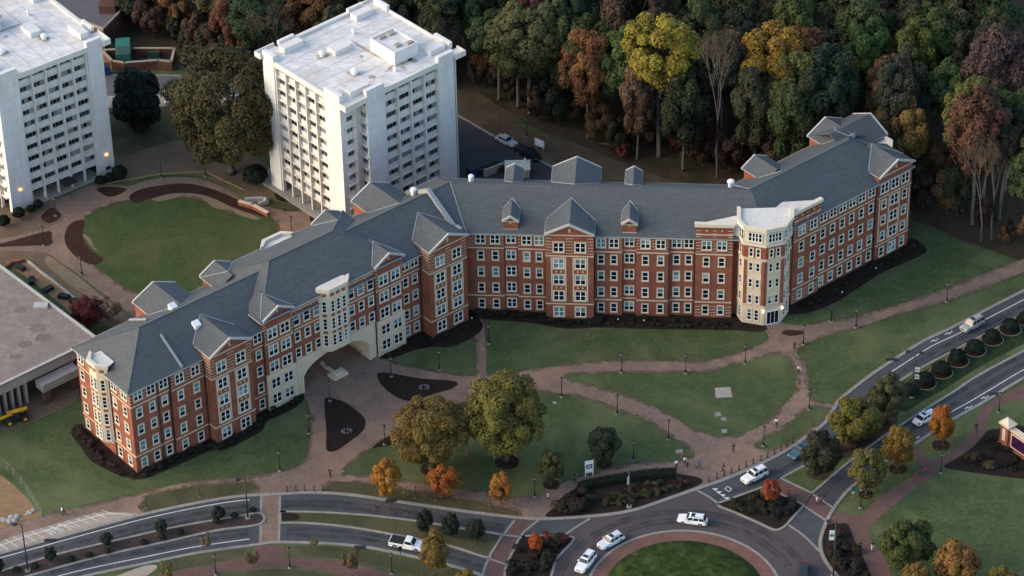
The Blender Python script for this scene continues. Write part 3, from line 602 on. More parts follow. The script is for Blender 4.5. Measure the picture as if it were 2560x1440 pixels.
WS = {'s': window_set(1.06, 1.82, 1, jamb=0.12, head=0.16), 'd': window_set(1.6, 1.8, 2, jamb=0.1, head=0.14), 'D': window_set(1.8, 1.98, 2, jamb=0.14), 'b': window_set(1.25, 2.2, 1, jamb=0.08, head=0.1),
      'o': window_set(0.78, 2.3, 1, jamb=0.10, head=0.12, rails=2, trim=M['stone']), 't': window_set(0.7, 1.7, 1, jamb=0.10, head=0.12, trim=M['stone']),
      'w': window_set(2.4, 1.75, 4, jamb=0.08, head=0.1, trim=M['cream']), 'e': window_set(1.55, 2.2, 2, jamb=0.12, trim=M['stone'])}
WNAME = {'s': 'window', 'd': 'twin_window', 'D': 'twin_window', 'b': 'window', 'o': 'bay_window', 't': 'bay_window', 'w': 'bay_window', 'e': 'twin_window'}
WR = random.Random(31)

def put_window(root, kind, p, rz, blinds=0.42):
    s, f, panes = WS[kind]
    o = inst(WNAME[kind], s, root, Vector(p) - Vector(root.location), rz)
    inst('frame', f, o)
    up = WR.random() < blinds; lowb = up and WR.random() < 0.18
    for pm, x, z, top in panes:
        mt = None
        if (top and up) or (not top and lowb): mt = M['blind'] if WR.random() < 0.85 else M['blind_pale']
        inst('pane', pm, o, (x, 0, z), 0, mt)
    return o

class Frame:
    def __init__(s, o, deg):
        s.a = radians(deg); s.o = Vector((o[0], o[1])); s.u = Vector((cos(s.a), sin(s.a))); s.n = Vector((sin(s.a), -cos(s.a)))
    def p(s, a, d, z=0.0):
        q = s.o + s.u * a + s.n * d; return Vector((q.x, q.y, z))
    def box(s, mb, s0, s1, d0, d1, z0, z1):
        return mb.hexa([s.p(s0, d1, z0), s.p(s1, d1, z0), s.p(s1, d0, z0), s.p(s0, d0, z0), s.p(s0, d1, z1), s.p(s1, d1, z1), s.p(s1, d0, z1), s.p(s0, d0, z1)])
    def back(s, depth):
        """the same wing seen from behind; runs the other way"""
        f = Frame(s.p(0, -depth).xy, math.degrees(s.a) + 180); return f

def meet(f1, d1, f2, d2):
    p, r = f1.o + f1.n * d1, f1.u; q, t = f2.o + f2.n * d2, f2.u
    k = r.x * t.y - r.y * t.x; w = q - p
    return p + r * ((w.x * t.y - w.y * t.x) / k)

W1 = Frame((-61.39, 410.32), 38.6); W2 = Frame((-6.586, 453.049), -4.5); W3 = Frame((47.967, 452.744), 38.6)
DEPTH, ST = 15.5, 3.375
EAVE_Z, RIDGE_Z, EAVE_D, RIDGE_D = 16.62, 21.4, 0.55, -7.75
SLOPE = (RIDGE_Z - EAVE_Z) / (EAVE_D - RIDGE_D)
def wz(k): return 1.68 + ST * k

dorm = empty('dormitory', W1.p(0, 0), 0, 'long five-storey red brick dormitory with grey shingle roofs, stone trim and an arched passage', 'building')
def wall(F, s0, s1, d, z1, z0=0.0, mat=None, name='wall', back=None):
    mb = MB(); F.box(mb, s0, s1, -DEPTH if back is None else back, d, z0, z1); return mb.build(name, mat or M['brick'], dorm)
def band(F, s0, s1, d, z, h=0.24, pr=0.07, mat=None, name='band'):
    mb = MB(); F.box(mb, s0, s1, d - 0.02, d + pr, z, z + h); return mb.build(name, mat or M['stone_trim'], dorm)
def windows(F, cols, d, kind='s', floors=range(5), top='d', dz=0.0, blinds=0.42):
    for s in cols:
        for k in floors:
            kk = top if (k == 4 and top) else kind
            put_window(dorm, kk, F.p(s, d, wz(k) + dz + (0.02 if k == 4 else 0)), F.a, blinds)
def stripes(F, s0, s1, d, z0=13.75, z1=16.5, cols=(), hw=1.05):
    """thin stone courses of the top storey, stopping at the windows"""
    cuts = [s0] + [x for c in sorted(cols) for x in (c - hw, c + hw)] + [s1]
    for i in range(0, len(cuts) - 1, 2):
        a, b = cuts[i], cuts[i + 1]
        if b - a < 0.15: continue
        z = z0 + 0.25
        while z < z1 - 0.1:
            band(F, a, b, d, z, 0.09, 0.03, name='stone_course'); z += 0.62
def downspout(F, s, d, z1=16.5):
    MB().tube([F.p(s, d + 0.09, 0.1), F.p(s, d + 0.09, z1)], 0.085, 6).build('downspout', M['dark'], dorm)
def plain_bay(F, s0, s1, d, cols, ztop=16.6, kind='s', top='d'):
    wall(F, s0, s1, d, ztop)
    windows(F, cols, d, kind, top=top)
    band(F, s0, s1, d, 13.25); band(F, s0, s1, d, 3.22)
    stripes(F, s0, s1, d, cols=cols)

def gable_roof(F, s0, s1, d, ze, zp, dback, ov=0.16, main=(EAVE_D, EAVE_Z, SLOPE), trim=True):
    mid = (s0 + s1) / 2; k = (zp - ze) / (mid - s0); a, b = s0 - ov, s1 + ov; zl = ze - ov * k
    f = d + 0.25
    mb = MB(); th = 0.2
    mb.prism([F.p(a, f, zl), F.p(mid, f, zp), F.p(b, f, zl), F.p(b, f, zl + th), F.p(mid, f, zp + th), F.p(a, f, zl + th)], F.p(0, dback) - F.p(0, f))
    r = mb.build('gable_roof', M['roof'], dorm)
    if trim:
        mb = MB(); t = 0.30
        mb.prism([F.p(a - 0.03, f, zl - 0.1), F.p(mid, f, zp - 0.12), F.p(b + 0.03, f, zl - 0.1), F.p(b + 0.03, f, zl + t), F.p(mid, f, zp + t), F.p(a - 0.03, f, zl + t)], F.p(0, f + 0.3) - F.p(0, f))
        mb.build('rake_trim', M['rake'], r)
    De, Ze, m = main
    for s, sg in ((a, -1), (b, 1)):
        MB().tube([F.p(s, f, zl + 0.08), F.p(s, min(f - 0.4, De - (zl - Ze) / m), zl + 0.08)], 0.09, 5).build('gutter', M['metal_trim'], r)
        MB().tube([F.p(s, De - (zl + th - Ze) / m, zl + th + 0.02), F.p(mid, De - (zp + th - Ze) / m, zp + th + 0.02)], 0.10, 5).build('valley_flashing', M['metal_trim'], r)
    return r

def gable_bay(F, s0, s1, d, cols, ze=18.0, zp=20.0, framed=True, kind='D', front=True, main=(EAVE_D, EAVE_Z, SLOPE), z0=0.0, dback=-6.2, ov=0.16):
    mid = (s0 + s1) / 2
    mb = MB(); mb.prism([F.p(s0, d, z0), F.p(s1, d, z0), F.p(s1, d, ze), F.p(mid, d, zp), F.p(s0, d, ze)], F.p(0, -4.0) - F.p(0, d))
    mb.build('wall', M['brick'], dorm)
    gable_roof(F, s0, s1, d, ze, zp, dback, main=main, ov=ov)
    band(F, s0 - 0.05, s1 + 0.05, d, ze - 0.42, 0.2)
    for sd in (s0, s1):
        mb = MB(); a, b = (sd - 0.07, sd + 0.02) if sd == s0 else (sd - 0.02, sd + 0.07)
        if d > 0.9:
            for z, h in ((3.22, 0.24), (13.25, 0.24), (ze - 0.42, 0.2)): F.box(mb, a, b, 0.3, d - 0.03, z, z + h)
            mb.build('band', M['stone_trim'], dorm)
    if not front: return
    band(F, mid - 0.16, mid + 0.16, d, ze + 0.3, 0.75, 0.06, name='keystone')
    windows(F, cols, d, kind, top=kind)
    band(F, s0, s1, d, 13.25); band(F, s0, s1, d, 3.22)
    stripes(F, s0, s1, d, z0=13.6, z1=17.2, cols=cols, hw=1.2)
    if d > 0.9:
        for z in [13.95 + 0.62 * i for i in range(6)]:
            mb = MB(); F.box(mb, s0 - 0.035, s0 + 0.01, 0.3, d, z, z + 0.09); mb.build('stone_course', M['stone_trim'], dorm)
    if framed:
        for c in cols:
            for sg in (-1, 1): band(F, c + sg * 1.19 - 0.13, c + sg * 1.19 + 0.13, d, 3.9, 9.15, 0.08, name='pilaster_strip')
            band(F, c - 1.06, c + 1.06, d, 12.8, 0.24, 0.07)
            for k in (1, 2):
                for x in (-0.42, 0.42): band(F, c + x - 0.16, c + x + 0.16, d, wz(k) + 1.52, 0.32, 0.06, name='stone_diamond')

# ---- west wing (W1)
plain_bay(W1, 0, 7.6, 0.0, (1.5, 4.0, 6.4))
plain_bay(W1, 7.6, 14.1, 0.5, (9.2, 12.3))
gable_bay(W1, 14.1, 22.1, 2.3, (16.2, 20.0)); wall(W1, 14.1, 22.1, 0.1, 16.6)
plain_bay(W1, 22.1, 26.0, 0.05, (25.0,)) ; plain_bay(W1, 54.6, 59.0, -0.3, (55.75, 57.75))
gable_bay(W1, 59.0, 67.0, 2.3, (61.2, 64.8)); wall(W1, 59.0, 67.0, -0.2, 16.6)
plain_bay(W1, 67.0, 69.5, -0.25, ())
for s, d in ((5.2, 0.0), (7.45, 0.0), (13.95, 0.5), (26.1, 0.05), (32.0, 0.3), (48.7, 0.3), (58.9, -0.3)): downspout(W1, s, d)
# raised middle over the arch
HB = 18.45
BMAIN = (0.95, HB, 4.05 / 8.7)
for s0, s1 in ((26.0, 31.8), (48.9, 54.6)):
    cols = (s0 + 1.6, s0 + 4.15)
    mid = (s0 + s1) / 2
    wall(W1, s0, s1, 0.25, HB)
    mb = MB(); mb.prism([W1.p(s0, 0.6, 0), W1.p(s1, 0.6, 0), W1.p(s1, 0.6, 18.72), W1.p(mid, 0.6, 20.3), W1.p(s0, 0.6, 18.72)], W1.p(0, -2) - W1.p(0, 0.6)); mb.build('wall', M['brick'], dorm)
    gable_roof(W1, s0, s1, 0.6, 18.72, 20.3, -4.5, main=BMAIN, ov=0.25)
    band(W1, mid - 0.13, mid + 0.13, 0.6, 19.0, 0.6, 0.06, name='keystone')
    windows(W1, cols, 0.6, 'D', floors=(2, 3, 4), top='D', dz=0.15)
    band(W1, s0, s1, 0.6, 13.4); stripes(W1, s0, s1, 0.6, z0=13.7, z1=17.8, cols=cols, hw=1.2); band(W1, s0, s1, 0.6, 18.0, 0.2)
    mb = MB(); W1.box(mb, s0 - 0.03, s1 + 0.03, 0.3, 0.66, 0.02, 7.25); sc = mb.build('stone_base', M['stone_trim'], dorm)
    for i in range(12):
        mb = MB(); W1.box(mb, s0 - 0.06, s1 + 0.06, 0.3, 0.72, 0.02 + i * 0.6, 0.02 + i * 0.6 + 0.545); mb.build('stone_course', M['stone'], sc)
    for s in cols:
        for z in (1.95, 5.1): put_window(dorm, 'D', W1.p(s, 0.70, z + 0.1), W1.a, 0.3)
# wall with the arch
S0, S1, A0, A1, SPR, CROWN = 31.8, 48.9, 33.4, 47.1, 3.3, 6.1
arc = [(A0 + (A1 - A0) * i / 20, SPR + (CROWN - SPR) * (1 - ((i - 10) / 10.0) ** 2) ** 0.62) for i in range(21)]
outl = [(S0, 0), (A0, 0)] + arc + [(A1, 0), (S1, 0), (S1, 7.3), (S0, 7.3)]
mb = MB(); mb.prism([W1.p(s, 0.32, z) for s, z in outl], W1.p(0, -DEPTH - 0.2) - W1.p(0, 0.32)); mb.build('arch_wall', M['stone'], dorm, tri=True)
mb = MB(); inner = [(A0, 0.0)] + arc + [(A1, 0.0)]
trim = inner + [(s + (0.45 if s > 40 else -0.45) * (1 if i in (0, len(inner) - 1) else abs(s - 40.25) / 7), z + (0.0 if i in (0, len(inner) - 1) else 0.4)) for i, (s, z) in reversed(list(enumerate(inner)))]
mb.prism([W1.p(s, 0.30, z) for s, z in trim], W1.p(0, 0.42) - W1.p(0, 0.30)); mb.build('arch_trim', M['stone'], dorm, tri=True)
wall(W1, S0, S1, 0.3, HB, 7.3)
tri = (32.7, 34.8, 36.85, 43.95, 45.95, 48.0)
windows(W1, tri, 0.3, 's', floors=(2, 3), top=None, dz=0.2)
for s in tri: put_window(dorm, 'b', W1.p(s, 0.3, 15.5), W1.a)
band(W1, S0, S1, 0.3, 13.45); band(W1, S0, S1, 0.3, 17.3, 0.2); band(W1, S0, S1, 0.3, 7.2, 0.2, 0.09)
stripes(W1, S0, S1, 0.3, z0=13.7, z1=17.2, cols=tri, hw=0.85)

def oriel(F, c, d, half, dep, z0, z1, rows, pane='o', n=3, squares=True):
    """half-octagon stone bay on a wall, with a cream parapet"""
    pl = [(c - half, d - 0.1), (c - half, d + 0.05), (c - half + dep, d + dep), (c + half - dep, d + dep), (c + half, d + 0.05), (c + half, d - 0.1)]
    mb = MB(); k = len(pl)
    sm = [(c + (s - c) * 0.75, d + (dd - d) * 0.35) for s, dd in pl]
    mb.v += [tuple(F.p(s, dd, z0)) for s, dd in sm] + [tuple(F.p(s, dd, z0 + 0.6)) for s, dd in pl] + [tuple(F.p(s, dd, z1 - 0.5)) for s, dd in pl]
    for q in (0, k):
        for i in range(k): mb.f.append([q + i, q + (i + 1) % k, q + k + (i + 1) % k, q + k + i])
    mb.f.append(list(range(k))); mb.f.append(list(range(2 * k, 3 * k)))
    body = mb.build('oriel_wall', M['stone'], dorm)
    for e, za, zb, nm in ((0.14, z1 - 0.8, z1 - 0.45, 'cornice'), (0.3, z1 - 0.45, z1 + 0.1, 'parapet')):
        mb = MB()
        def og(s, dd): return (c + (s - c) * (1 + e / half), d + (dd - d) * (1 + e / dep) if dd > d else dd)
        def ig(s, dd): return (c + (s - c) * (1 - 0.35 / half), d + (dd - d) * (1 - 0.35 / dep) if dd > d else dd)
        O_ = [og(*q) for q in pl]; I_ = [ig(*q) for q in pl]
        ring = [F.p(*q, za) for q in O_] + [F.p(*q, za) for q in reversed(I_)]
        mb.prism(ring, (0, 0, zb - za)); mb.build(nm, M['cream'], body, tri=True)
    mb = MB(); mb.prism([F.p(s, dd, z1 - 0.55) for s, dd in pl] + [F.p(c + half * 0.8, d - 1.7, z1 - 0.42), F.p(c - half * 0.8, d - 1.7, z1 - 0.42)], (0, 0, 0.14)); mb.build('bay_roof', M['membrane'], body, tri=True)
    fw = half - dep
    spots = [(c + (i - (n - 1) / 2) * 2 * fw / n, d + dep, F.a) for i in range(n)]
    spots += [(c - half + dep * 0.5, d + dep * 0.53, F.a - radians(45)), (c + half - dep * 0.5, d + dep * 0.53, F.a + radians(45))]
    for s, dd, a in spots:
        for z in rows: put_window(dorm, pane, F.p(s, dd, z), a, 0.3)
        for z0_, z1_ in zip(rows, rows[1:]):
            zc = (z0_ + z1_) / 2
            o = inst('spandrel_panel', SPAN, body, F.p(s, dd, zc) - Vector(dorm.location), a)
        if squares: inst('spandrel_panel', SPAN, body, F.p(s, dd, z1 - 1.25) - Vector(dorm.location), a)
    return body
SPAN = MB().box(-0.36, 0.36, -0.06, 0.02, -0.28, 0.28).mesh('spandrel_panel', M['brick'])
oriel(W1, 40.4, 0.3, 3.1, 1.35, 6.1, 19.5, (8.95, 12.35, 15.85))
BW1 = W1.back(DEPTH); oriel(BW1, -40.6, 0.1, 3.1, 1.3, 2.0, 19.4, (), n=3, squares=False)
WE = Frame(W1.p(0, -DEPTH).xy, 38.6 - 90)          # west end wall, runs from the back to the front corner
mb = MB(); WE.box(mb, 0.02, DEPTH - 0.02, -1, 0.015, 0, 16.6); mb.build('wall', M['brick'], dorm)
windows(WE, (1.3, 10.9, 13.8), 0.015, 's', top='d')
band(WE, 0, DEPTH, 0.015, 13.25); band(WE, 0, DEPTH, 0.015, 3.22); stripes(WE, 0, DEPTH, 0.015, cols=(1.3, 7.3, 10.9, 13.8))
oriel(WE, 7.0, 0.015, 2.35, 1.3, 2.0, 18.4, (4.2, 7.5, 10.9, 14.3), n=2)
for s in (4.3, 9.7): downspout(WE, s, 0.015)

# ---- middle wing (W2)
def dormer_bay(F, s0, s1, d, c):
    gable_bay(F, s0, s1, d, (), ze=19.0, zp=19.85, front=False, dback=-4.6, ov=0.2)
    windows(F, (c,), d, 'd', top='d')
    band(F, s0, s1, d, 13.25); band(F, s0, s1, d, 3.22); band(F, s0, s1, d, 17.0, 0.16)
    band(F, c - 0.12, c + 0.12, d, 18.25, 0.5, 0.05, name='keystone')
plain_bay(W2, -2.6, 5.35, 0.0, (1.37, 3.87))
wall(W2, 5.35, 7.8, -0.6, 16.6); dormer_bay(W2, 5.35, 7.8, -0.35, 6.55)
plain_bay(W2, 7.8, 12.6, 0.1, (9.26, 11.39))
gable_bay(W2, 12.6, 20.75, 1.9, (14.8, 18.5)); wall(W2, 12.6, 20.75, 0.0, 16.6)
plain_bay(W2, 20.75, 25.55, 0.35, (21.95, 24.15))
wall(W2, 25.55, 27.95, -0.4, 16.6); dormer_bay(W2, 25.55, 27.95, -0.25, 26.75)
plain_bay(W2, 27.95, 33.7, 0.35, (29.5, 32.1))
plain_bay(W2, 33.7, 38.0, -0.12, (34.8, 36.85))
for s, d in ((12.5, 0.1), (20.85, 0.35), (33.5, 0.35), (37.85, -0.12)): downspout(W2, s, d)
def flat_bay(F, s0, s1, d, cols, c0, c1):
    wall(F, s0, s1, d, 19.1, back=-0.9); windows(F, cols, d, 's', top='d')
    band(F, s0, s1, d, 13.25); band(F, s0, s1, d, 3.22); band(F, s0, s1, d, 17.35, 0.2)
    stripes(F, s0, s1, d, z0=13.6, z1=18.8, cols=cols, hw=1.05); stripes(F, s0, s1, d, z0=0.2, z1=3.0, cols=cols, hw=0.8)
    for c in cols: band(F, c - 0.15, c + 0.15, d, 18.1, 0.3, 0.05, name='stone_diamond')
    mb = MB(); F.box(mb, c0, c1, d - 0.5, d + 0.3, 19.1, 19.72); mb.build('parapet', M['cream'], dorm)
flat_bay(W2, 38.0, 44.3, 0.35, (39.85, 42.45), 37.75, 44.5)
wall(W2, 44.2, 47.0, -0.9, 18.8, back=-2)
flat_bay(W3, 0.0, 6.2, 0.3, (1.85, 4.6), -0.2, 6.45)

# corner pavilion
PV = [(45.2, -4.2), (45.25, -0.45), (46.2, 1.4), (49.85, 2.25), (52.85, 1.05), (54.15, -1.9), (54.1, -5.0)]
def pv(e=0.0):
    c = Vector((49.6, -2.6)); out = []
    for s, d in PV:
        v = Vector((s, d)) - c; v = v * (1 + e / v.length); out.append(c + v)
    return out
mb = MB(); mb.prism([W2.p(s, d, 0) for s, d in PV], (0, 0, 17.0)); pav = mb.build('pavilion_wall', M['stone'], dorm)
for za, zb, e, mt, nm in ((13.9, 16.4, 0.06, M['brick'], 'brick_storey'), (16.4, 17.0, 0.22, M['cream'], 'cornice'), (17.0, 19.55, -0.05, M['cream'], 'top_storey'), (13.5, 13.9, 0.16, M['stone_trim'], 'band'), (3.7, 4.1, 0.14, M['stone_trim'], 'band')):
    mb = MB(); mb.prism([W2.p(s, d, za) for s, d in pv(e)], (0, 0, zb - za)); mb.build(nm, mt, pav)
mb = MB(); mb.prism([W2.p(s, d, 19.5) for s, d in pv(0.4)] + [W2.p(s, d, 19.5) for s, d in reversed(pv(-0.3))], (0, 0, 0.75)); mb.build('parapet', M['cream'], pav, tri=True)
mb = MB(); mb.prism([W2.p(s, d, 19.6) for s, d in pv(-0.1)], (0, 0, 0.25)); mb.build('flat_roof', M['membrane'], pav, tri=True)
for i in range(1, 5):
    a, b = Vector(PV[i]), Vector(PV[i + 1]); t = (b - a); L_ = t.length; t.normalize(); nrm = Vector((-t.y, t.x))
    ang = W2.a - atan2(t.y, t.x); c = (a + b) / 2
    kind_n = 2 if L_ > 3.0 else 1
    xs = (-0.62, 0.62) if kind_n == 2 else (0.0,)
    for x in xs:
        q = c + t * x
        for k in (1, 2, 3): put_window(dorm, 't', W2.p(q.x, q.y, 1.9 + ST * k), ang, 0.15)
        q2 = q + nrm * 0.07; put_window(dorm, 't', W2.p(q2.x, q2.y, 15.05), ang, 0.15)
        if i != 3: put_window(dorm, 'o', W2.p(q.x, q.y, 2.0), ang, 0.1)
    q = c
    if L_ > 3.0: put_window(dorm, 'w', W2.p(q.x, q.y, 18.15), ang, 0.1)
    else: put_window(dorm, 'e', W2.p(q.x, q.y, 18.15), ang, 0.1)
    if kind_n == 2:
        for x in (-1.55, 1.55):
            mb = MB(); w = 0.3 if x > 0 else 0.3
            p0, p1 = c + t * (x - w), c + t * (x + w)
            mb.hexa([W2.p(*(p0 + nrm * 0.05), 4.2), W2.p(*(p1 + nrm * 0.05), 4.2), W2.p(*(p1 - nrm * 0.1), 4.2), W2.p(*(p0 - nrm * 0.1), 4.2), W2.p(*(p0 + nrm * 0.05), 13.3), W2.p(*(p1 + nrm * 0.05), 13.3), W2.p(*(p1 - nrm * 0.1), 13.3), W2.p(*(p0 - nrm * 0.1), 13.3)])
            mb.build('brick_pier', M['brick'], pav)
    if i == 3:
        dr = inst('door', MB().box(-1.1, 1.1, -0.12, 0.05, 0.0, 2.9).mesh('door', M['white']), dorm, W2.p(c.x, c.y, 0.02) - Vector(dorm.location), ang)
        for x in (-0.72, 0.0, 0.72): inst('pane', MB().box(x - 0.3, x + 0.3, -0.15, -0.11, 0.25, 2.7).mesh('pane', M['glass']), dr)
        for x in (-1.75, 1.75):
            q = c + t * x + nrm * 0.12
            inst('wall_lamp', MB().lathe([(0.05, -0.25), (0.17, -0.2), (0.17, 0.2), (0.05, 0.28)], 8).mesh('wall_lamp', M['door_lamp']), dorm, W2.p(q.x, q.y, 3.1) - Vector(dorm.location))
# white roof between pavilion, parapets and slates
mb = MB(); mb.prism([W2.p(38.1, -0.35, 16.0), W2.p(44.4, -0.2, 16.0), W2.p(46, 0.2, 16.0), W2.p(53.4, 0.2, 16.0), W3.p(0.3, -0.3, 16.0), W3.p(6.1, -0.35, 16.0), W3.p(1.0, -3.9, 16.0), W2.p(50.5, -4.2, 16.0), W2.p(46.0, -3.6, 16.0)], (0, 0, 3.12)); mb.build('flat_roof', M['membrane'], dorm, tri=True)

# ---- east wing (W3)
wall(W3, -6.0, 0.1, -1.2, 16.6, back=-9)
plain_bay(W3, 6.2, 19.95, -0.1, (7.3, 9.6, 11.9, 14.2, 16.5, 18.85))
downspout(W3, 19.8, -0.1); downspout(W3, 6.35, -0.1)
GA, GB_, GD = 19.95, 28.1, 0.4; GM = (GA + GB_) / 2
mb = MB(); mb.prism([W3.p(GA, GD, 0), W3.p(GB_, GD, 0), W3.p(GB_, GD, 18), W3.p(GM, GD, 20), W3.p(GA, GD, 18)], W3.p(0, -4) - W3.p(0, GD)); mb.build('wall', M['brick'], dorm)
wall(W3, GA, GB_ - 0.02, -0.2, 16.6)
gable_roof(W3, GA, GB_, GD, 18.0, 20.0, -6.2)
gc = (21.5, GM, 26.5)
for k in range(5):
    for s in gc: put_window(dorm, 'D' if (k == 4 or s == GM) else 's', W3.p(s, GD, wz(k)), W3.a)
band(W3, GA, GB_, GD, 13.25); band(W3, GA, GB_, GD, 3.22); band(W3, GA - 0.05, GB_ + 0.05, GD, 17.55, 0.2); band(W3, GM - 0.15, GM + 0.15, GD, 18.3, 0.75, 0.06, name='keystone')
for x in (GA + 0.5, 22.75, 25.3, GB_ - 0.45): band(W3, x - 0.13, x + 0.13, GD, 3.9, 9.15, 0.08, name='pilaster_strip')
EE = Frame(W3.p(GB_, 0).xy, 38.6 + 90)
oriel(EE, 7.6, 0.05, 2.6, 1.3, 2.0, 18.2, (), n=2, squares=False)

# ---- the long slate roof, mitred at both bends, hipped at both ends
def slate(pts_front, pts_ridge, pts_back, hip, ze, zr, name='roof'):
    mb = MB(); n = len(pts_front)
    F_ = [Vector((*p, ze)) for p in pts_front]; B_ = [Vector((*p, ze)) for p in pts_back]; R_ = [Vector((*p, zr)) for p in pts_ridge]
    for i in range(n - 1):
        mb.poly([F_[i], F_[i + 1], R_[i + 1], R_[i]]); mb.poly([B_[i + 1], B_[i], R_[i], R_[i + 1]])
    mb.poly([B_[0], F_[0], R_[0]]); mb.poly([F_[-1], B_[-1], R_[-1]])
    for i in range(n - 1):  # soffit
        mb.poly([F_[i] - Vector((0, 0, 0.12)), F_[i + 1] - Vector((0, 0, 0.12)), B_[i + 1] - Vector((0, 0, 0.12)), B_[i] - Vector((0, 0, 0.12))])
    r = mb.build(name, M['roof'], dorm)
    g = MB()
    for path in (F_, B_, [B_[0], F_[0]], [F_[-1], B_[-1]]): g.tube([p - Vector((0, 0, 0.08)) for p in path], 0.12, 5)
    g.build('gutter', M['metal_trim'], r)
    c = MB()
    for path in (R_, [B_[0], R_[0], F_[0]], [F_[-1], R_[-1], B_[-1]]): c.tube([p + Vector((0, 0, 0.03)) for p in path], 0.08, 5)
    c.build('ridge_cap', M['roof'], r)
    return r
hw = EAVE_D - RIDGE_D; BD = 2 * RIDGE_D - EAVE_D
sW, sE = -0.55, 28.65
def line3(d, s_w, s_e): return [W1.p(s_w, d).xy, meet(W1, d, W2, d), meet(W2, d, W3, d), W3.p(s_e, d).xy]
main_roof = slate(line3(EAVE_D, sW, sE), line3(RIDGE_D, sW + hw, sE - hw), line3(BD, sW, sE), True, EAVE_Z, RIDGE_Z)
v12f, v12r = meet(W1, EAVE_D, W2, EAVE_D), meet(W1, RIDGE_D, W2, RIDGE_D)
MB().tube([Vector((*v12f, EAVE_Z + 0.03)), Vector((*v12r, RIDGE_Z + 0.03))], 0.11, 5).build('valley_flashing', M['metal_trim'], main_roof)
v23b, v23r = meet(W2, BD, W3, BD), meet(W2, RIDGE_D, W3, RIDGE_D)
MB().tube([Vector((*v23b, EAVE_Z + 0.03)), Vector((*v23r, RIDGE_Z + 0.03))], 0.11, 5).build('valley_flashing', M['metal_trim'], main_roof)
wall(W1, 26.0, 54.6, -DEPTH + 0.3, HB, 7.4, back=-DEPTH - 0.15)
b0, b1 = 25.35, 55.1
slate([W1.p(b0, 0.95).xy, W1.p(b1, 0.95).xy], [W1.p(b0 + 8.3, RIDGE_D).xy, W1.p(b1 - 8.5, RIDGE_D).xy], [W1.p(b0, -16.45).xy, W1.p(b1, -16.45).xy], True, HB, 22.55)
# fire wall copings
def coping(F, s, w, d0, d1):
    mb = MB(); h = 0.75
    def zz(d): return RIDGE_Z - abs(d - RIDGE_D) * SLOPE
    path = [d0, RIDGE_D, d1]
    for a, b in zip(path, path[1:]):
        mb.hexa([F.p(s, a, zz(a) - 0.4), F.p(s + w, a, zz(a) - 0.4), F.p(s + w, b, zz(b) - 0.4), F.p(s, b, zz(b) - 0.4), F.p(s, a, zz(a) + h), F.p(s + w, a, zz(a) + h), F.p(s + w, b, zz(b) + h), F.p(s, b, zz(b) + h)])
    mb.build('fire_wall', M['metal_trim'], dorm)
coping(W1, 66.6, 0.75, -0.6, -14.0)
mb = MB(); W1.box(mb, 66.4, 67.5, -0.6, 0.7, 17.2, 18.3); mb.build('fire_wall', M['metal_trim'], dorm)
mb = MB(); mb.prism([W1.p(9.9, 0.35, EAVE_Z + 0.12), W1.p(10.25, 0.35, EAVE_Z + 0.12), W1.p(10.25, -5.3, EAVE_Z + 0.12 + 5.65 * SLOPE), W1.p(9.9, -5.3, EAVE_Z + 0.12 + 5.65 * SLOPE)], (0, 0, 0.35)); mb.build('fire_wall', M['metal_trim'], dorm)
mb = MB(); mb.prism([W1.p(10.5, -15.7, EAVE_Z + 0.3), W1.p(10.8, -15.7, EAVE_Z + 0.3), W1.p(10.8, -10.2, EAVE_Z + 0.3 + 5.5 * SLOPE), W1.p(10.5, -10.2, EAVE_Z + 0.3 + 5.5 * SLOPE)], (0, 0, 0.35)); mb.build('fire_wall', M['metal_trim'], dorm)
# gables along the back
def rear_gable(F, s0, s1, d, ze, zp, main=(EAVE_D, EAVE_Z, SLOPE), db=-6.2, ov=0.16):
    B = F.back(DEPTH); mid = -(s0 + s1) / 2; a, b = -s1, -s0
    mb = MB(); mb.prism([B.p(a, d, 0), B.p(b, d, 0), B.p(b, d, ze), B.p(mid, d, zp), B.p(a, d, ze)], B.p(0, -4) - B.p(0, d)); mb.build('wall', M['brick'], dorm)
    gable_roof(B, a, b, d, ze, zp, db, main=main, ov=ov)
rear_gable(W1, 13.2, 21.4, 2.3, 18.0, 20.0); rear_gable(W1, 25.5, 31.2, 0.4, 18.72, 20.2, BMAIN, -4.5, 0.25); rear_gable(W1, 48.6, 54.0, 0.4, 18.72, 20.1, BMAIN, -4.5, 0.25); rear_gable(W1, 58.3, 66.4, 2.3, 18.0, 20.0)
rear_gable(W2, 12.9, 21.1, 2.0, 18.2, 20.3); rear_gable(W2, 25.7, 28.2, 0.6, 18.7, 19.5, db=-4.4, ov=0.2); rear_gable(W2, 4.9, 7.6, 0.6, 18.7, 19.5, db=-4.4, ov=0.2)
rear_gable(W3, 3.3, 8.8, 0.4, 18.7, 20.1, db=-5.0); rear_gable(W3, 19.7, 27.9, 1.2, 18.0, 20.0)
# gable facing east at the far end
mb = MB(); mb.prism([EE.p(8.0, 1.6, 0), EE.p(16.4, 1.6, 0), EE.p(16.4, 1.6, 18.4), EE.p(12.2, 1.6, 20.5), EE.p(8.0, 1.6, 18.4)], EE.p(0, -5) - EE.p(0, 1.6)); mb.build('wall', M['brick'], dorm)
gable_roof(EE, 8.0, 16.4, 1.6, 18.4, 20.5, -8.0)
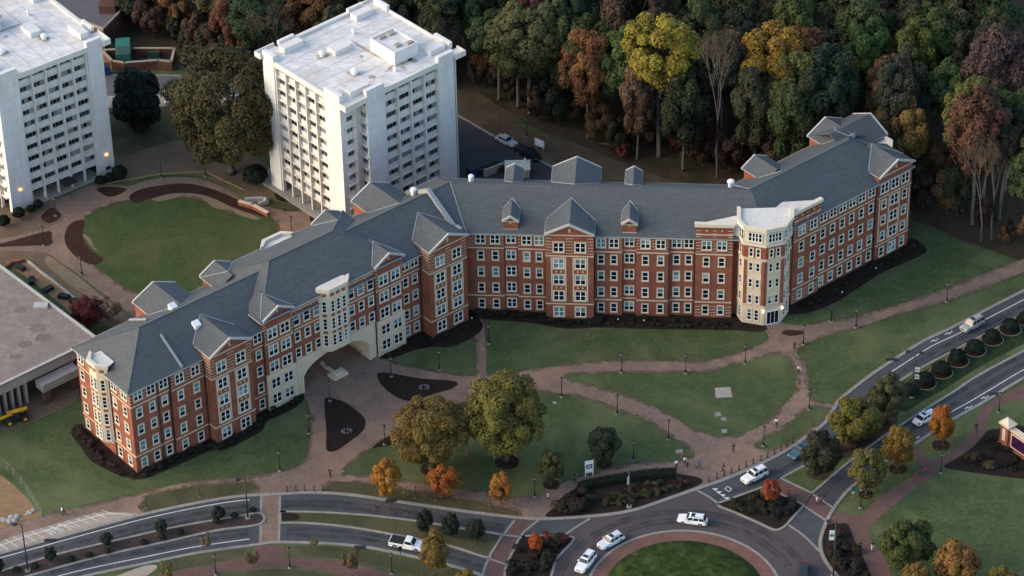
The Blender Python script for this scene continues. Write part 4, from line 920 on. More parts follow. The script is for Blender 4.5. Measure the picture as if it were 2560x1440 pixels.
# vents on the roof
def vent(px, z, r=0.6, h=0.75):
    p = survey(px[0], px[1], z)
    o = inst('roof_vent', MB().lathe([(0.45, -1.4), (0.45, h - 0.35), (r, h - 0.3), (r, h - 0.05), (r * 0.7, h + 0.12), (0.05, h + 0.2)], 14).mesh('roof_vent', M['white']), dorm, p - Vector(dorm.location))
vent((1034, 481), 20.0); vent((1178, 448), 20.3, 0.5); vent((1827, 461), 20.3, 0.65)
for px, z in (((432, 764), 20.6), ((491, 808), 20.0)):
    p = survey(px[0], px[1], z)
    inst('skylight', MB().hexa([(-0.6, -0.6, -0.8), (0.6, -0.6, -0.8), (0.6, 0.6, -0.8), (-0.6, 0.6, -0.8), (-0.6, -0.6, -0.1), (0.6, -0.6, -0.1), (0.6, 0.6, 0.25), (-0.6, 0.6, 0.25)]).mesh('skylight', M['white']), dorm, p - Vector(dorm.location), W1.a)
# foundation beds
def bed(F, pts, z=0.05):
    p = [F.p(s, d).xy for s, d in pts]; sheet('foundation_bed', crom(p), z, M['mulch'], edge=0.04)
bed(W1, [(-1, 0.1), (0, 1.8), (4, 2.4), (9, 2.7), (13, 3.0), (14, 4.2), (18, 4.4), (22, 4.0), (24, 2.6), (28, 2.8), (31.5, 2.2), (32.8, 0.2), (28, -1), (10, -1)])
bed(WE, [(-1, -0.2), (-0.6, 2.4), (4, 3.4), (8, 4.0), (12, 3.2), (15, 2.2), (16.5, -0.2), (8, -1)], 0.058)
bed(W1, [(49, 0.4), (50, 2.2), (54, 3.0), (57.5, 4.4), (60, 6.4), (65, 6.6), (68, 5.0), (68.3, 1.0), (66, -1), (52, -1)])
bed(W2, [(-0.6, -0.6), (0.0, 2.2), (6, 2.8), (11, 3.4), (16, 4.6), (22, 4.0), (30, 4.1), (38, 3.9), (45, 3.8), (49, 4.0), (50.5, 2.6), (46, -1), (30, -1.5), (8, -1.5)])
bed(W3, [(-2.2, 0.8), (0.5, 3.6), (6, 4.6), (12, 4.2), (18, 3.6), (24, 4.0), (29, 4.2), (30.2, 2.0), (29.5, -0.5), (20, -1), (5, -1)], 0.056)
# ------------------------------------------------------------------ the two concrete towers
TZ0, TST, NF = 2.8, 2.45, 10
ROOF_T = 27.3
def strip_window(w, h):
    f = MB(); a, b = w / 2, h / 2; t = 0.07
    f.box(-a, a, -0.08, 0.02, -b, -b + t); f.box(-a, a, -0.08, 0.02, b - t, b)
    for i in range(4):
        x = -a + (w - t) * i / 3; f.box(x, x + t, -0.085, 0.02, -b + t, b - t)
    pw = (w - 4 * t) / 3
    pm = MB().box(-pw / 2, pw / 2, -0.03, 0.01, -b + t, b - t).mesh('pane', M['glass_blue'])
    return f.mesh('window', M['rail']), [(pm, -a + t + pw / 2 + (pw + t) * i) for i in range(3)]
TW5, TW4, TWN = strip_window(2.3, 0.98), strip_window(2.5, 0.98), strip_window(1.2, 0.98)
PAN5 = MB().box(-1.26, 1.26, -0.06, 0.05, -0.47, 0.47).mesh('spandrel_panel', M['tower_panel'])
PAN4 = MB().box(-1.38, 1.38, -0.06, 0.05, -0.47, 0.47).mesh('spandrel_panel', M['tower_panel'])
TR = random.Random(5)
def tower_window(root, spec, p, rz):
    o = inst('window', spec[0], root, Vector(p) - Vector(root.location), rz)
    r = TR.random()
    for pm, x in spec[1]:
        q = TR.random()
        mt = M['glass'] if (r < 0.12 or q < 0.16) else (M['curtain'] if q > 0.72 else (M['blind_pale'] if q > 0.62 else None))
        inst('pane', pm, o, (x, 0, 0), 0, mt)

def tower(F5, F4, label, mirror=False):
    root = empty('concrete_tower', F5.p(7, 0), 0, label, 'building')
    X = (lambda s: 14 - s) if mirror else (lambda s: s)
    T = 26.0
    Y = (lambda t: T - t) if mirror else (lambda t: t)
    def b5(name, s0, s1, t0, t1, z0, z1, mat):
        mb = MB(); a, b = sorted((X(s0), X(s1))); F5.box(mb, a, b, -t1, -t0, z0, z1); return mb.build(name, mat, root)
    def b4(name, t0, t1, r0, r1, z0, z1, mat):   # r: depth behind the 4-bay face
        mb = MB(); a, b = sorted((Y(t0), Y(t1))); F4.box(mb, a, b, -r1, -r0, z0, z1); return mb.build(name, mat, root)
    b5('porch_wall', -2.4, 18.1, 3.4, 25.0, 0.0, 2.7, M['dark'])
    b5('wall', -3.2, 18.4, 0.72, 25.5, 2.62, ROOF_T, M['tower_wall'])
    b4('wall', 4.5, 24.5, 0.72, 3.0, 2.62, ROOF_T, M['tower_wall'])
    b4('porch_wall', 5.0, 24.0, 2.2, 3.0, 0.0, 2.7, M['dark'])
    b5('wall', -3.9, -3.2, 3.0, 25.0, 0.0, ROOF_T, M['tower_wall'])
    # roof plate and edge
    b5('roof', -3.5, 19.6, 0.3, 25.9, ROOF_T, ROOF_T + 0.45, M['tower_roof'])
    b5('fascia', -0.2, 14.1, -0.1, 0.3, ROOF_T - 0.45, ROOF_T + 0.6, M['tower_fin'])
    b4('fascia', 8.5, 21.0, -0.1, 0.4, ROOF_T - 0.45, ROOF_T + 0.6, M['tower_fin'])
    b5('fascia', -0.2, 14.1, 25.9, 26.2, ROOF_T - 0.45, ROOF_T + 0.9, M['tower_fin'])
    b5('fascia', -4.2, -3.5, 4.0, 22.0, ROOF_T - 0.45, ROOF_T + 0.9, M['tower_fin'])
    def corner(s0, s1, t0, t1, es, et):
        b5('corner_slab', s0, s1, t0, t1, ROOF_T - 0.1, ROOF_T + 0.48, M['tower_fin'])
        w = 0.25
        if es: a = s1 if es > 0 else s0; b5('corner_slab', a - (w if es > 0 else 0), a + (0 if es > 0 else w), t0 + (w if et < 0 else 0), t1 - (w if et > 0 else 0), ROOF_T + 0.48, ROOF_T + 0.95, M['tower_fin'])
        if et: c = t1 if et > 0 else t0; b5('corner_slab', s0, s1, c - (w if et > 0 else 0), c + (0 if et > 0 else w), ROOF_T + 0.48, ROOF_T + 0.95, M['tower_fin'])
    corner(18.4, 20.7, -0.7, 4.4, 1, -1); corner(-4.9, -3.3, -0.7, 3.6, -1, -1); corner(18.4, 20.7, 24.7, 27.0, 1, 1); corner(-4.9, -3.3, 23.5, 27.0, -1, 1)
    # solid end piers, carried above the roof
    b5('end_pier', -3.3, -0.2, -0.16, 0.72, 0.0, 28.9, M['tower_wall']); b5('end_pier', 14.15, 18.4, -0.16, 0.72, 0.0, 29.2, M['tower_wall'])
    b4('end_pier', 4.5, 8.5, -0.16, 0.72, 0.0, 29.1, M['tower_wall']); b4('end_pier', 21.0, 24.6, -0.16, 0.72, 0.0, 28.9, M['tower_wall'])
    b5('end_pier', -3.3, 0.4, 25.6, 26.3, 26.5, 29.0, M['tower_wall']); b5('end_pier', 13.5, 17.8, 25.6, 26.3, 26.5, 29.0, M['tower_wall']); b5('end_pier', -4.3, -3.7, 4.0, 7.5, 26.5, 28.8, M['tower_wall']); b5('end_pier', -4.3, -3.7, 20.0, 23.5, 26.5, 28.8, M['tower_wall'])
    for k in range(1, NF + 1):
        z = TZ0 + TST * (k - 0.5)
        b5('panel_joint', -3.28, -0.22, -0.164, -0.10, z, z + 0.035, M['concrete']); b5('panel_joint', 14.17, 18.38, -0.164, -0.10, z, z + 0.035, M['concrete']); b4('panel_joint', 4.52, 8.48, -0.164, -0.10, z, z + 0.035, M['concrete']); b4('panel_joint', 21.02, 24.58, -0.164, -0.10, z, z + 0.035, M['concrete'])
    # fins, slabs, cells
    for i in range(6): b5('fin', 2.8 * i - 0.13, 2.8 * i + 0.13, 0.0, 0.70, 0.0, ROOF_T - 0.1, M['tower_fin'])
    w4 = 12.3 / 4
    for i in range(5): b4('fin', 8.7 + w4 * i - 0.13, 8.7 + w4 * i + 0.13, 0.0, 0.70, 0.0, ROOF_T - 0.1, M['tower_fin'])
    for k in range(NF + 1):
        z = TZ0 + TST * k
        if k < NF or True:
            b5('floor_slab', 0.13, 13.87, 0.28, 0.74, z - 0.12, z + 0.1, M['tower_fin']); b4('floor_slab', 8.83, 20.87, 0.28, 0.74, z - 0.12, z + 0.1, M['tower_fin'])
        if k == NF: break
        for i in range(5):
            s = X(1.4 + 2.8 * i)
            inst('spandrel_panel', PAN5, root, F5.p(s, -0.66, z + 0.56) - Vector(root.location), F5.a)
            tower_window(root, TW5, F5.p(s, -0.70, z + 1.58), F5.a)
        for i in range(4):
            t = Y(8.7 + w4 * (i + 0.5))
            inst('spandrel_panel', PAN4, root, F4.p(t, -0.66, z + 0.56) - Vector(root.location), F4.a)
            tower_window(root, TW4, F4.p(t, -0.70, z + 1.58), F4.a)
        # narrow windows in the corner notches
        tower_window(root, TWN, F4.p(Y(1.75), -1.585, z + 1.58), F4.a)
        tower_window(root, TWN, F4.p(Y(25.2), -1.585, z + 1.58), F4.a)
        tower_window(root, TWN, F5.p(X(19.15), -4.485, z + 1.58), F5.a)
        b4('floor_slab', 0.75, 2.6, 1.1, 1.62, z - 0.1, z + 0.1, M['tower_fin']); b4('floor_slab', 24.62, 25.9, 1.1, 1.62, z - 0.1, z + 0.1, M['tower_fin']); b5('floor_slab', 18.42, 20.0, 4.1, 4.52, z - 0.1, z + 0.1, M['tower_fin'])
    b4('fin', 2.6, 2.85, 1.0, 1.62, 0.0, ROOF_T, M['tower_fin']); b4('fin', 25.7, 25.95, 0.9, 1.62, 0.0, ROOF_T, M['tower_fin'])
    b5('wall', 18.4, 19.5, 4.5, 5.5, 2.6, ROOF_T, M['tower_wall'])
    # things on the roof that belong to it
    RZ = ROOF_T + 0.45
    def rbox(name, s0, s1, t0, t1, h, mat=M['tower_wall']): return b5(name, s0, s1, t0, t1, RZ - 0.02, RZ + h, mat)
    pent = rbox('penthouse', 8.6, 15.4, 15.0, 20.4, 2.3)
    b5('penthouse_roof', 8.85, 15.15, 15.25, 20.15, RZ + 2.28, RZ + 2.33, M['tower_roof'])
    for (a, b, c, d) in ((8.6, 15.4, 15.0, 15.25), (8.6, 15.4, 20.15, 20.4), (8.6, 8.85, 15.25, 20.15), (15.15, 15.4, 15.25, 20.15)): b5('coping', a, b, c, d, RZ + 2.3, RZ + 2.62, M['tower_wall'])
    for (s0, s1, t0, t1) in ((9.3, 10.2, 18.3, 19.6), (9.4, 10.0, 16.2, 17.6), (13.2, 14.0, 16.6, 17.8), (14.1, 14.8, 18.6, 19.9)): b5('roof_hatch', s0, s1, t0, t1, RZ + 2.3, RZ + 2.75, M['concrete'])
    rbox('air_handler', 3.6, 5.8, 9.2, 12.8, 0.95, M['tower_panel']); rbox('air_handler', 16.6, 18.4, 2.4, 6.8, 1.25, M['tower_panel']); rbox('air_handler', -2.6, -0.9, 3.0, 7.4, 1.15, M['tower_panel']); rbox('air_handler', -2.5, -0.8, 19.5, 23.5, 1.1, M['tower_panel']); rbox('air_handler', 15.8, 17.5, 21.5, 25.0, 1.1, M['tower_wall'])
    for s, t, r in ((4.0, 7.6, 0.62), (12.6, 8.0, 0.8), (2.0, 16.5, 0.35), (16.9, 13.8, 0.4)):
        inst('roof_vent', MB().lathe([(r * 0.7, -0.05), (r * 0.7, 0.45), (r, 0.5), (r * 0.95, 0.85), (r * 0.3, 1.05)], 12).mesh('roof_vent', M['white']), root, F5.p(X(s), -t, RZ) - Vector(root.location))
    for s, t, w, l in ((15.6, 9.6, 1.1, 1.0), (17.0, 15.6, 1.0, 0.8), (16.2, 18.4, 1.5, 1.2), (6.5, 19.5, 0.9, 1.4), (12.4, 8.0, 1.9, 1.5), (4.0, 7.7, 1.5, 1.9), (9.0, 12.6, 0.7, 0.6), (15.6, 15.6, 0.9, 4.6), (8.0, 14.7, 6.0, 0.6)):
        pts = [F5.p(X(s + w * 0.7 * cos(2 * pi * i / 14) * TR.uniform(0.7, 1.2)), -(t + l * 0.7 * sin(2 * pi * i / 14) * TR.uniform(0.7, 1.2))).xy for i in range(14)]
        mb = MB(); mb.poly([(p.x, p.y, RZ + 0.004) for p in crom(pts)]); mb.build('roof_stain', M['roof_stain'], root, tri=True)
    for i in range(7):      # seams of the roofing felt
        s = -1.5 + 3.0 * i; b5('roof_seam', s, s + 0.07, 0.5, 25.6, RZ, RZ + 0.015, M['concrete'])
    return root
MT5 = Frame((-41.3, 490.73), -49.0); MT4 = Frame(MT5.p(20.0, 0).xy, 41.0)
tower(MT5, MT4, 'white concrete tower block standing complete behind the brick dormitory, warm light on one side')
LT5 = Frame(Vector((-75.46, 496.82)) - Vector((cos(radians(36.7)), sin(radians(36.7)))) * 14, 36.7); LT4 = Frame(LT5.p(-6.0, -26.0).xy, 36.7 - 90)
lt = tower(LT5, LT4, 'white concrete tower block beside round clipped bushes, with two lit orange wall lamps', True)
for s, z in ((-2.4, 4.4), (15.8, 4.4)):
    inst('wall_lamp', MB().box(-0.28, 0.28, -0.32, 0.05, -0.12, 0.14).mesh('wall_lamp', M['warm_lamp']), lt, LT5.p(s, 0.2, z) - Vector(lt.location), LT5.a)
inst('wall_vent', MB().box(-0.5, 0.5, -0.08, 0.05, -0.3, 0.3).mesh('wall_vent', M['dark']), lt, LT5.p(15.9, 0.18, 1.4) - Vector(lt.location), LT5.a)
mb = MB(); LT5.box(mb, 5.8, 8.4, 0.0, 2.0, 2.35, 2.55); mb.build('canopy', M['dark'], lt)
mb = MB(); LT5.box(mb, 0.0, 14.0, -3.3, 0.6, 0.0, 0.12); mb.build('porch_floor', M['concrete'], lt)
mb = MB(); MT5.box(mb, -7.5, 14.0, -3.3, 1.2, 0.0, 0.25); o = mb.build('terrace', M['concrete']); o['kind'] = 'structure'

# ------------------------------------------------------------------ low flat-roofed hall, far brick block, yard walls
hall = empty('low_hall', survey(246, 846, 6.3) - Vector((0, 0, 6.3)), 0, 'low hall with a wide brown gravel roof, pale edge and columned front', 'building')
HZ = 6.3
A, B_, C_, D_ = [survey(*p, HZ).xy for p in ((246, 846), (-220, 1070), (-420, 720), (-60, 617))]
def dirn(p, q): return (q - p).normalized()
u1, u2 = dirn(A, B_), dirn(A, D_)
def q2(p, z): return Vector((p.x, p.y, z))
mb = MB(); mb.prism([q2(p, HZ - 0.3) for p in (A, B_, C_, D_)], (0, 0, 0.2)); mb.build('roof', M['gravel_roof'], hall)
for p, q, w in ((A, B_, u2), (A, D_, u1), (B_, C_, -u1), (D_, C_, -u2)):
    mb = MB(); mb.hexa([q2(p, HZ - 1.9), q2(q, HZ - 1.9), q2(q + w * 0.4, HZ - 1.9), q2(p + w * 0.4, HZ - 1.9), q2(p, HZ), q2(q, HZ), q2(q + w * 0.4, HZ), q2(p + w * 0.4, HZ)]); mb.build('fascia', M['concrete'], hall)
    mb = MB(); mb.hexa([q2(p - w * 0.06, HZ), q2(q - w * 0.06, HZ), q2(q + w * 0.45, HZ), q2(p + w * 0.45, HZ), q2(p - w * 0.06, HZ + 0.12), q2(q - w * 0.06, HZ + 0.12), q2(q + w * 0.45, HZ + 0.12), q2(p + w * 0.45, HZ + 0.12)]); mb.build('coping', M['rake'], hall)
inset = [A + u1 * 3 + u2 * 3.0, B_ + u2 * 3 - u1 * 3, C_ + u1 * 3, D_ + u1 * 3 - u2 * 3]
mb = MB(); mb.prism([q2(p, 0) for p in inset], (0, 0, HZ - 1.8)); mb.build('wall', M['brick_dark'], hall)
n_c = 0; Lh = (B_ - A).length; d = 1.2
while d < min(Lh, 34):
    c = A + u1 * d + u2 * 0.5
    if not (5.5 < d < 14): MB().prism([q2(c + u1 * a + u2 * b, 0) for a, b in ((-0.2, -0.2), (0.2, -0.2), (0.2, 0.6), (-0.2, 0.6))], (0, 0, HZ - 1.9)).build('column', M['concrete'], hall)
    d += 1.35
c0, c1 = A + u1 * 5.6 - u2 * 2.2, A + u1 * 13.0 - u2 * 2.2
mb = MB(); mb.hexa([q2(c0, 2.6), q2(c1, 2.6), q2(c1 + u2 * 2.2, 2.6), q2(c0 + u2 * 2.2, 2.6), q2(c0, 4.1), q2(c1, 4.1), q2(c1 + u2 * 2.2, 4.1), q2(c0 + u2 * 2.2, 4.1)]); mb.build('canopy', M['concrete'], hall)
for c in (c0 + u1 * 0.8 + u2 * 0.5, c1 - u1 * 0.8 + u2 * 0.5): MB().prism([q2(c + u1 * a + u2 * b, 0) for a, b in ((-0.6, -0.4), (0.6, -0.4), (0.6, 0.5), (-0.6, 0.5))], (0, 0, 2.6)).build('pier', M['brick_dark'], hall)
for px, r in (((50, 775), 0.9), ((95, 820), 1.1), ((60, 860), 1.0), ((40, 890), 0.8), ((110, 845), 1.2)):
    p = survey(*px, HZ - 0.09).xy
    mb = MB(); mb.poly([q2(p + Vector((cos(2 * pi * i / 16) * r * 1.3, sin(2 * pi * i / 16) * r)) * R.uniform(0.8, 1.15), HZ - 0.094) for i in range(16)]); mb.build('roof_stain', M['gravel_stain'], hall, tri=True)
mb = MB(); p = survey(102, 765, HZ); mb.box(p.x - 1.2, p.x + 1.2, p.y - 0.7, p.y + 0.7, HZ - 0.1, HZ + 0.35); mb.build('skylight', M['rake'], hall)

far_blk = empty('brick_block', survey(257, 72, 5) - Vector((0, 0, 5)), 0, 'dark brick flat-roofed block at the edge of the wood behind the yard', 'building')
pts = [survey(x, y, 5).xy for x, y in ((257, 72), (299, 30), (311, 14), (330, 8), (346, -2), (440, -70), (150, -110), (120, 20))]
mb = MB(); mb.prism([q2(p, 0) for p in pts], (0, 0, 4.6)); mb.build('wall', M['brick_dark'], far_blk, tri=True)
cen = sum(pts, Vector((0, 0))) / len(pts)
ins = [p + (cen - p).normalized() * 0.6 for p in pts]
mb = MB(); mb.prism([q2(p, 4.55) for p in ins], (0, 0, 0.12)); mb.build('roof', M['asphalt_pale'], far_blk, tri=True)
for p, q, a, b in zip(pts, pts[1:] + pts[:1], ins, ins[1:] + ins[:1]):
    mb = MB(); mb.hexa([q2(p, 4.4), q2(q, 4.4), q2(b, 4.4), q2(a, 4.4), q2(p, 5), q2(q, 5), q2(b, 5), q2(a, 5)]); mb.build('coping', M['pale_concrete'], far_blk)
for px in ((283, 80), (295, 66)):
    p = survey(*px); MB().tube([p, p + Vector((0, 0, 4.2))], 0.12, 6).build('drain_pipe', M['rake'], far_blk)
p = survey(270, 25, 4.7); MB().box(p.x - 1.6, p.x + 1.6, p.y - 1.3, p.y + 1.3, 4.6, 6.2).build('plant_box', M['brick_dark'], far_blk)

def low_wall(name, px, h, w, mat, label, cat, cap=None, z=0.0):
    P = [survey(*q, h).xy for q in px]; root = empty(name, q2(P[0], 0), 0, label, cat)
    for a, b in zip(P, P[1:]):
        t = (b - a).normalized(); n = Vector((-t.y, t.x)) * (w / 2); a2, b2 = a - t * w * 0.4, b + t * w * 0.4
        MB().hexa([q2(a2 - n, z), q2(b2 - n, z), q2(b2 + n, z), q2(a2 + n, z), q2(a2 - n, h), q2(b2 - n, h), q2(b2 + n, h), q2(a2 + n, h)]).build('wall_run', mat, root)
        if cap:
            n = n * 1.3
            MB().hexa([q2(a2 - n, h), q2(b2 - n, h), q2(b2 + n, h), q2(a2 + n, h), q2(a2 - n, h + 0.14), q2(b2 - n, h + 0.14), q2(b2 + n, h + 0.14), q2(a2 + n, h + 0.14)]).build('coping', cap, root)
    return root
area('yard_floor', [(255, 128), (331, 124), (436, 126), (430, 165), (311, 168), (280, 163)], 0.02, M['asphalt_dark'], smooth=False)
low_wall('yard_wall', [(331, 121), (436, 121), (428, 154), (395, 151), (311, 157), (280, 152), (255, 126), (331, 121)], 2.0, 0.4, M['brick_dark'], 'dark brick bin yard wall with pale coping around the green container', 'wall', M['pale_concrete'])
p = survey(310, 146)
ct = empty('waste_container', p, radians(6), 'green steel waste compactor container inside the brick bin yard', 'container')
inst('body', MB().hexa([(-1.3, -3.0, 0.25), (1.3, -3.0, 0.25), (1.3, 3.0, 0.25), (-1.3, 3.0, 0.25), (-1.4, -3.0, 2.6), (1.4, -3.0, 2.6), (1.4, 3.0, 2.9), (-1.4, 3.0, 2.9)]).mesh('body', M['green_steel']), ct)
for y in (-2.4, -1.2, 0.0, 1.2, 2.4):
    inst('rib', MB().box(-1.48, 1.48, y - 0.08, y + 0.08, 0.3, 2.55).mesh('rib', M['green_steel']), ct)
inst('lid', MB().hexa([(-1.45, -3.1, 2.62), (1.45, -3.1, 2.62), (1.45, -0.2, 2.78), (-1.45, -0.2, 2.78), (-1.4, -3.1, 2.72), (1.4, -3.1, 2.72), (1.4, -0.2, 2.9), (-1.4, -0.2, 2.9)]).mesh('lid', M['dark_green_steel']), ct)
for x in (-1.0, 1.0): inst('skid', MB().box(x - 0.12, x + 0.12, -2.9, 2.9, 0.02, 0.25).mesh('skid', M['black']), ct)
p = survey(387, 143); tb = empty('transformer_box', p, 0, 'dark green transformer box inside the brick bin yard', 'utility box')
inst('cabinet', MB().box(-1.0, 1.0, -0.8, 0.8, 0.12, 1.5).mesh('cabinet', M['dark_green_steel'], bevel=0.05), tb); inst('plinth', MB().box(-1.2, 1.2, -1.0, 1.0, 0, 0.12).mesh('plinth', M['concrete']), tb); inst('lid', MB().box(-1.05, 1.05, -0.85, 0.85, 1.5, 1.58).mesh('lid', M['dark_green_steel']), tb)
def skip_bin(px, rz, mat, label, w=1.9, l=1.5, h=1.5):
    r = empty('waste_bin', survey(*px), rz, label, 'waste bin')
    inst('body', MB().hexa([(-w / 2, -l / 2 * 0.8, 0.15), (w / 2, -l / 2 * 0.8, 0.15), (w / 2, l / 2 * 0.9, 0.15), (-w / 2, l / 2 * 0.9, 0.15), (-w / 2, -l / 2, h), (w / 2, -l / 2, h), (w / 2, l / 2, h * 1.1), (-w / 2, l / 2, h * 1.1)]).mesh('body', mat), r)
    for x in (-w / 4, w / 4): inst('lid', MB().hexa([(x - w / 4 + 0.03, -l / 2, h), (x + w / 4 - 0.03, -l / 2, h), (x + w / 4 - 0.03, l / 2, h * 1.1), (x - w / 4 + 0.03, l / 2, h * 1.1), (x - w / 4 + 0.03, -l / 2, h + 0.07), (x + w / 4 - 0.03, -l / 2, h + 0.07), (x + w / 4 - 0.03, l / 2, h * 1.1 + 0.07), (x - w / 4 + 0.03, l / 2, h * 1.1 + 0.07)]).mesh('lid', M['black']), r)
    for x in (-w / 2 + 0.2, w / 2 - 0.2):
        for y in (-0.4, 0.4): inst('caster', MB().lathe([(0.07, 0), (0.07, 0.15)], 8, (x, y, 0)).mesh('caster', M['rubber']), r)
skip_bin((264, 186), 0.1, M['blue_steel'], 'blue waste bin outside the corner of the brick bin yard wall', 2.0, 1.6, 1.9)
skip_bin((1182, 436), 0.3, M['blue_steel'], 'blue waste bin at the foot of the white tower on the lane')
skip_bin((1196, 430), 0.3, M['blue_steel'], 'second blue waste bin beside the first on the tower lane')
skip_bin((1207, 434), 0.2, M['dark'], 'dark grey waste bin next to the blue bins on the lane', 1.5, 1.3, 1.2)
low_wall('retaining_wall', [(599, 503), (632, 512), (668, 531)], 0.8, 0.5, M['brick'], 'low orange brick retaining wall by the steps off the oval lawn', 'wall', M['stone'])
low_wall('retaining_wall', [(613, 495), (659, 492), (668, 499), (648, 506)], 0.9, 0.4, M['rake'], 'low white wall around the stair head by the oval lawn', 'wall')
low_wall('retaining_wall', [(1212, 424), (1240, 413), (1268, 403)], 1.6, 0.35, M['concrete'], 'low concrete wall with planting between lane and dormitory', 'wall')
low_wall('retaining_wall', [(60, 647), (30, 655), (8, 668)], 0.6, 0.4, M['brick'], 'short orange brick kerb wall at the end of the trench', 'wall')
hut = empty('concrete_hut', survey(1294, 434), 0, 'small pale concrete hut on the lane behind the dormitory ridge', 'hut')
inst('wall', MB().box(-2.2, 2.2, -1.5, 1.5, 0, 1.7).mesh('wall', M['pale_concrete']), hut); inst('roof', MB().box(-2.35, 2.35, -1.65, 1.65, 1.7, 1.9).mesh('roof', M['cream']), hut); inst('door', MB().box(-0.5, 0.5, -1.56, -1.48, 0, 1.5).mesh('door', M['dark']), hut); inst('vent_pipe', MB().tube([(1.4, 0.5, 1.85), (1.4, 0.5, 3.0)], 0.18, 8).mesh('vent_pipe', M['white']), hut)
# low wall that frames the trench
low_wall('formwork_wall', [(70, 651), (100, 675), (150, 714), (200, 756)], 0.5, 0.25, M['rake'], 'long thin white formwork wall along the orange trench', 'wall')
# plinth under the arch
p = survey(845, 938); pl = empty('stone_plinth', p, W1.a, 'square pale stone plinth with a low wall before the arch', 'plinth')
inst('base', MB().box(-1.5, 1.5, -1.0, 1.0, 0, 0.45).mesh('base', M['stone'], bevel=0.04), pl); inst('block', MB().box(-0.8, 0.8, -0.5, 0.5, 0.45, 0.8).mesh('block', M['stone'], bevel=0.03), pl)
low_wall('seat_wall', [(838, 930), (815, 915), (805, 905)], 0.5, 0.45, M['stone'], 'low pale stone seat wall running into the arch', 'wall')
# brick monument sign
sp = survey(2515, 1113); se = survey(2600, 1172); sa = atan2(se.y - sp.y, se.x - sp.x)
sg = empty('monument_sign', sp, sa, 'brick monument sign with a capped pillar and dark purple screen', 'sign')
inst('pillar', MB().box(-0.9, 0.9, -0.75, 0.75, 0.6, 4.4).mesh('pillar', M['brick']), sg)
inst('pillar_base', MB().box(-1.1, 1.1, -0.95, 0.95, 0, 0.6).mesh('pillar_base', M['brick']), sg)
inst('pillar_panel', MB().box(-0.35, 0.35, -0.80, -0.74, 1.4, 3.8).mesh('pillar_panel', M['stone']), sg)
inst('pillar_panel', MB().box(-0.95, -0.89, -0.3, 0.3, 1.4, 3.8).mesh('pillar_panel', M['stone']), sg)
inst('cap', MB().hexa([(-1.15, -1.0, 4.4), (1.15, -1.0, 4.4), (1.15, 1.0, 4.4), (-1.15, 1.0, 4.4), (-1.15, -1.0, 4.7), (1.15, -1.0, 4.7), (1.15, 1.0, 4.7), (-1.15, 1.0, 4.7)]).hexa([(-1.0, -0.85, 4.7), (1.0, -0.85, 4.7), (1.0, 0.85, 4.7), (-1.0, 0.85, 4.7), (-0.03, -0.03, 5.5), (0.03, -0.03, 5.5), (0.03, 0.03, 5.5), (-0.03, 0.03, 5.5)]).mesh('cap', M['stone']), sg)
inst('sign_wall', MB().box(0.9, 11.0, -0.45, 0.45, 0, 3.9).mesh('sign_wall', M['brick']), sg); inst('wall_cap', MB().box(0.9, 11.1, -0.55, 0.55, 3.9, 4.15).mesh('wall_cap', M['stone']), sg)
inst('screen_frame', MB().box(1.4, 10.5, -0.52, -0.44, 0.9, 3.6).mesh('screen_frame', M['stone']), sg); inst('screen', MB().box(1.6, 10.3, -0.56, -0.50, 1.1, 3.4).mesh('screen', M['screen']), sg)
# ------------------------------------------------------------------ trees and planting
def leaf_mesh(name, cen, nrm, size, rng, mat=M['leaf']):
    """one small four-sided leaf spray per point"""
    n = len(cen)
    t = rng.normal(size=(n, 3)); t -= (t * nrm).sum(1, keepdims=True) * nrm; t /= np.linalg.norm(t, axis=1, keepdims=True) + 1e-9
    b = np.cross(nrm, t); s = size[:, None]
    v = np.empty((n, 4, 3)); v[:, 0] = cen + t * s; v[:, 1] = cen + b * s * 0.62; v[:, 2] = cen - t * s; v[:, 3] = cen - b * s * 0.62
    v[:, 0] += nrm * s * 0.15; v[:, 2] += nrm * s * 0.15
    me = bpy.data.meshes.new(name)
    me.vertices.add(4 * n); me.vertices.foreach_set('co', v.ravel())
    me.loops.add(4 * n); me.loops.foreach_set('vertex_index', np.arange(4 * n, dtype=np.int32))
    me.polygons.add(n); me.polygons.foreach_set('loop_start', np.arange(0, 4 * n, 4, dtype=np.int32))
    me.update(calc_edges=True); me.validate()
    if mat: me.materials.append(mat)
    return me

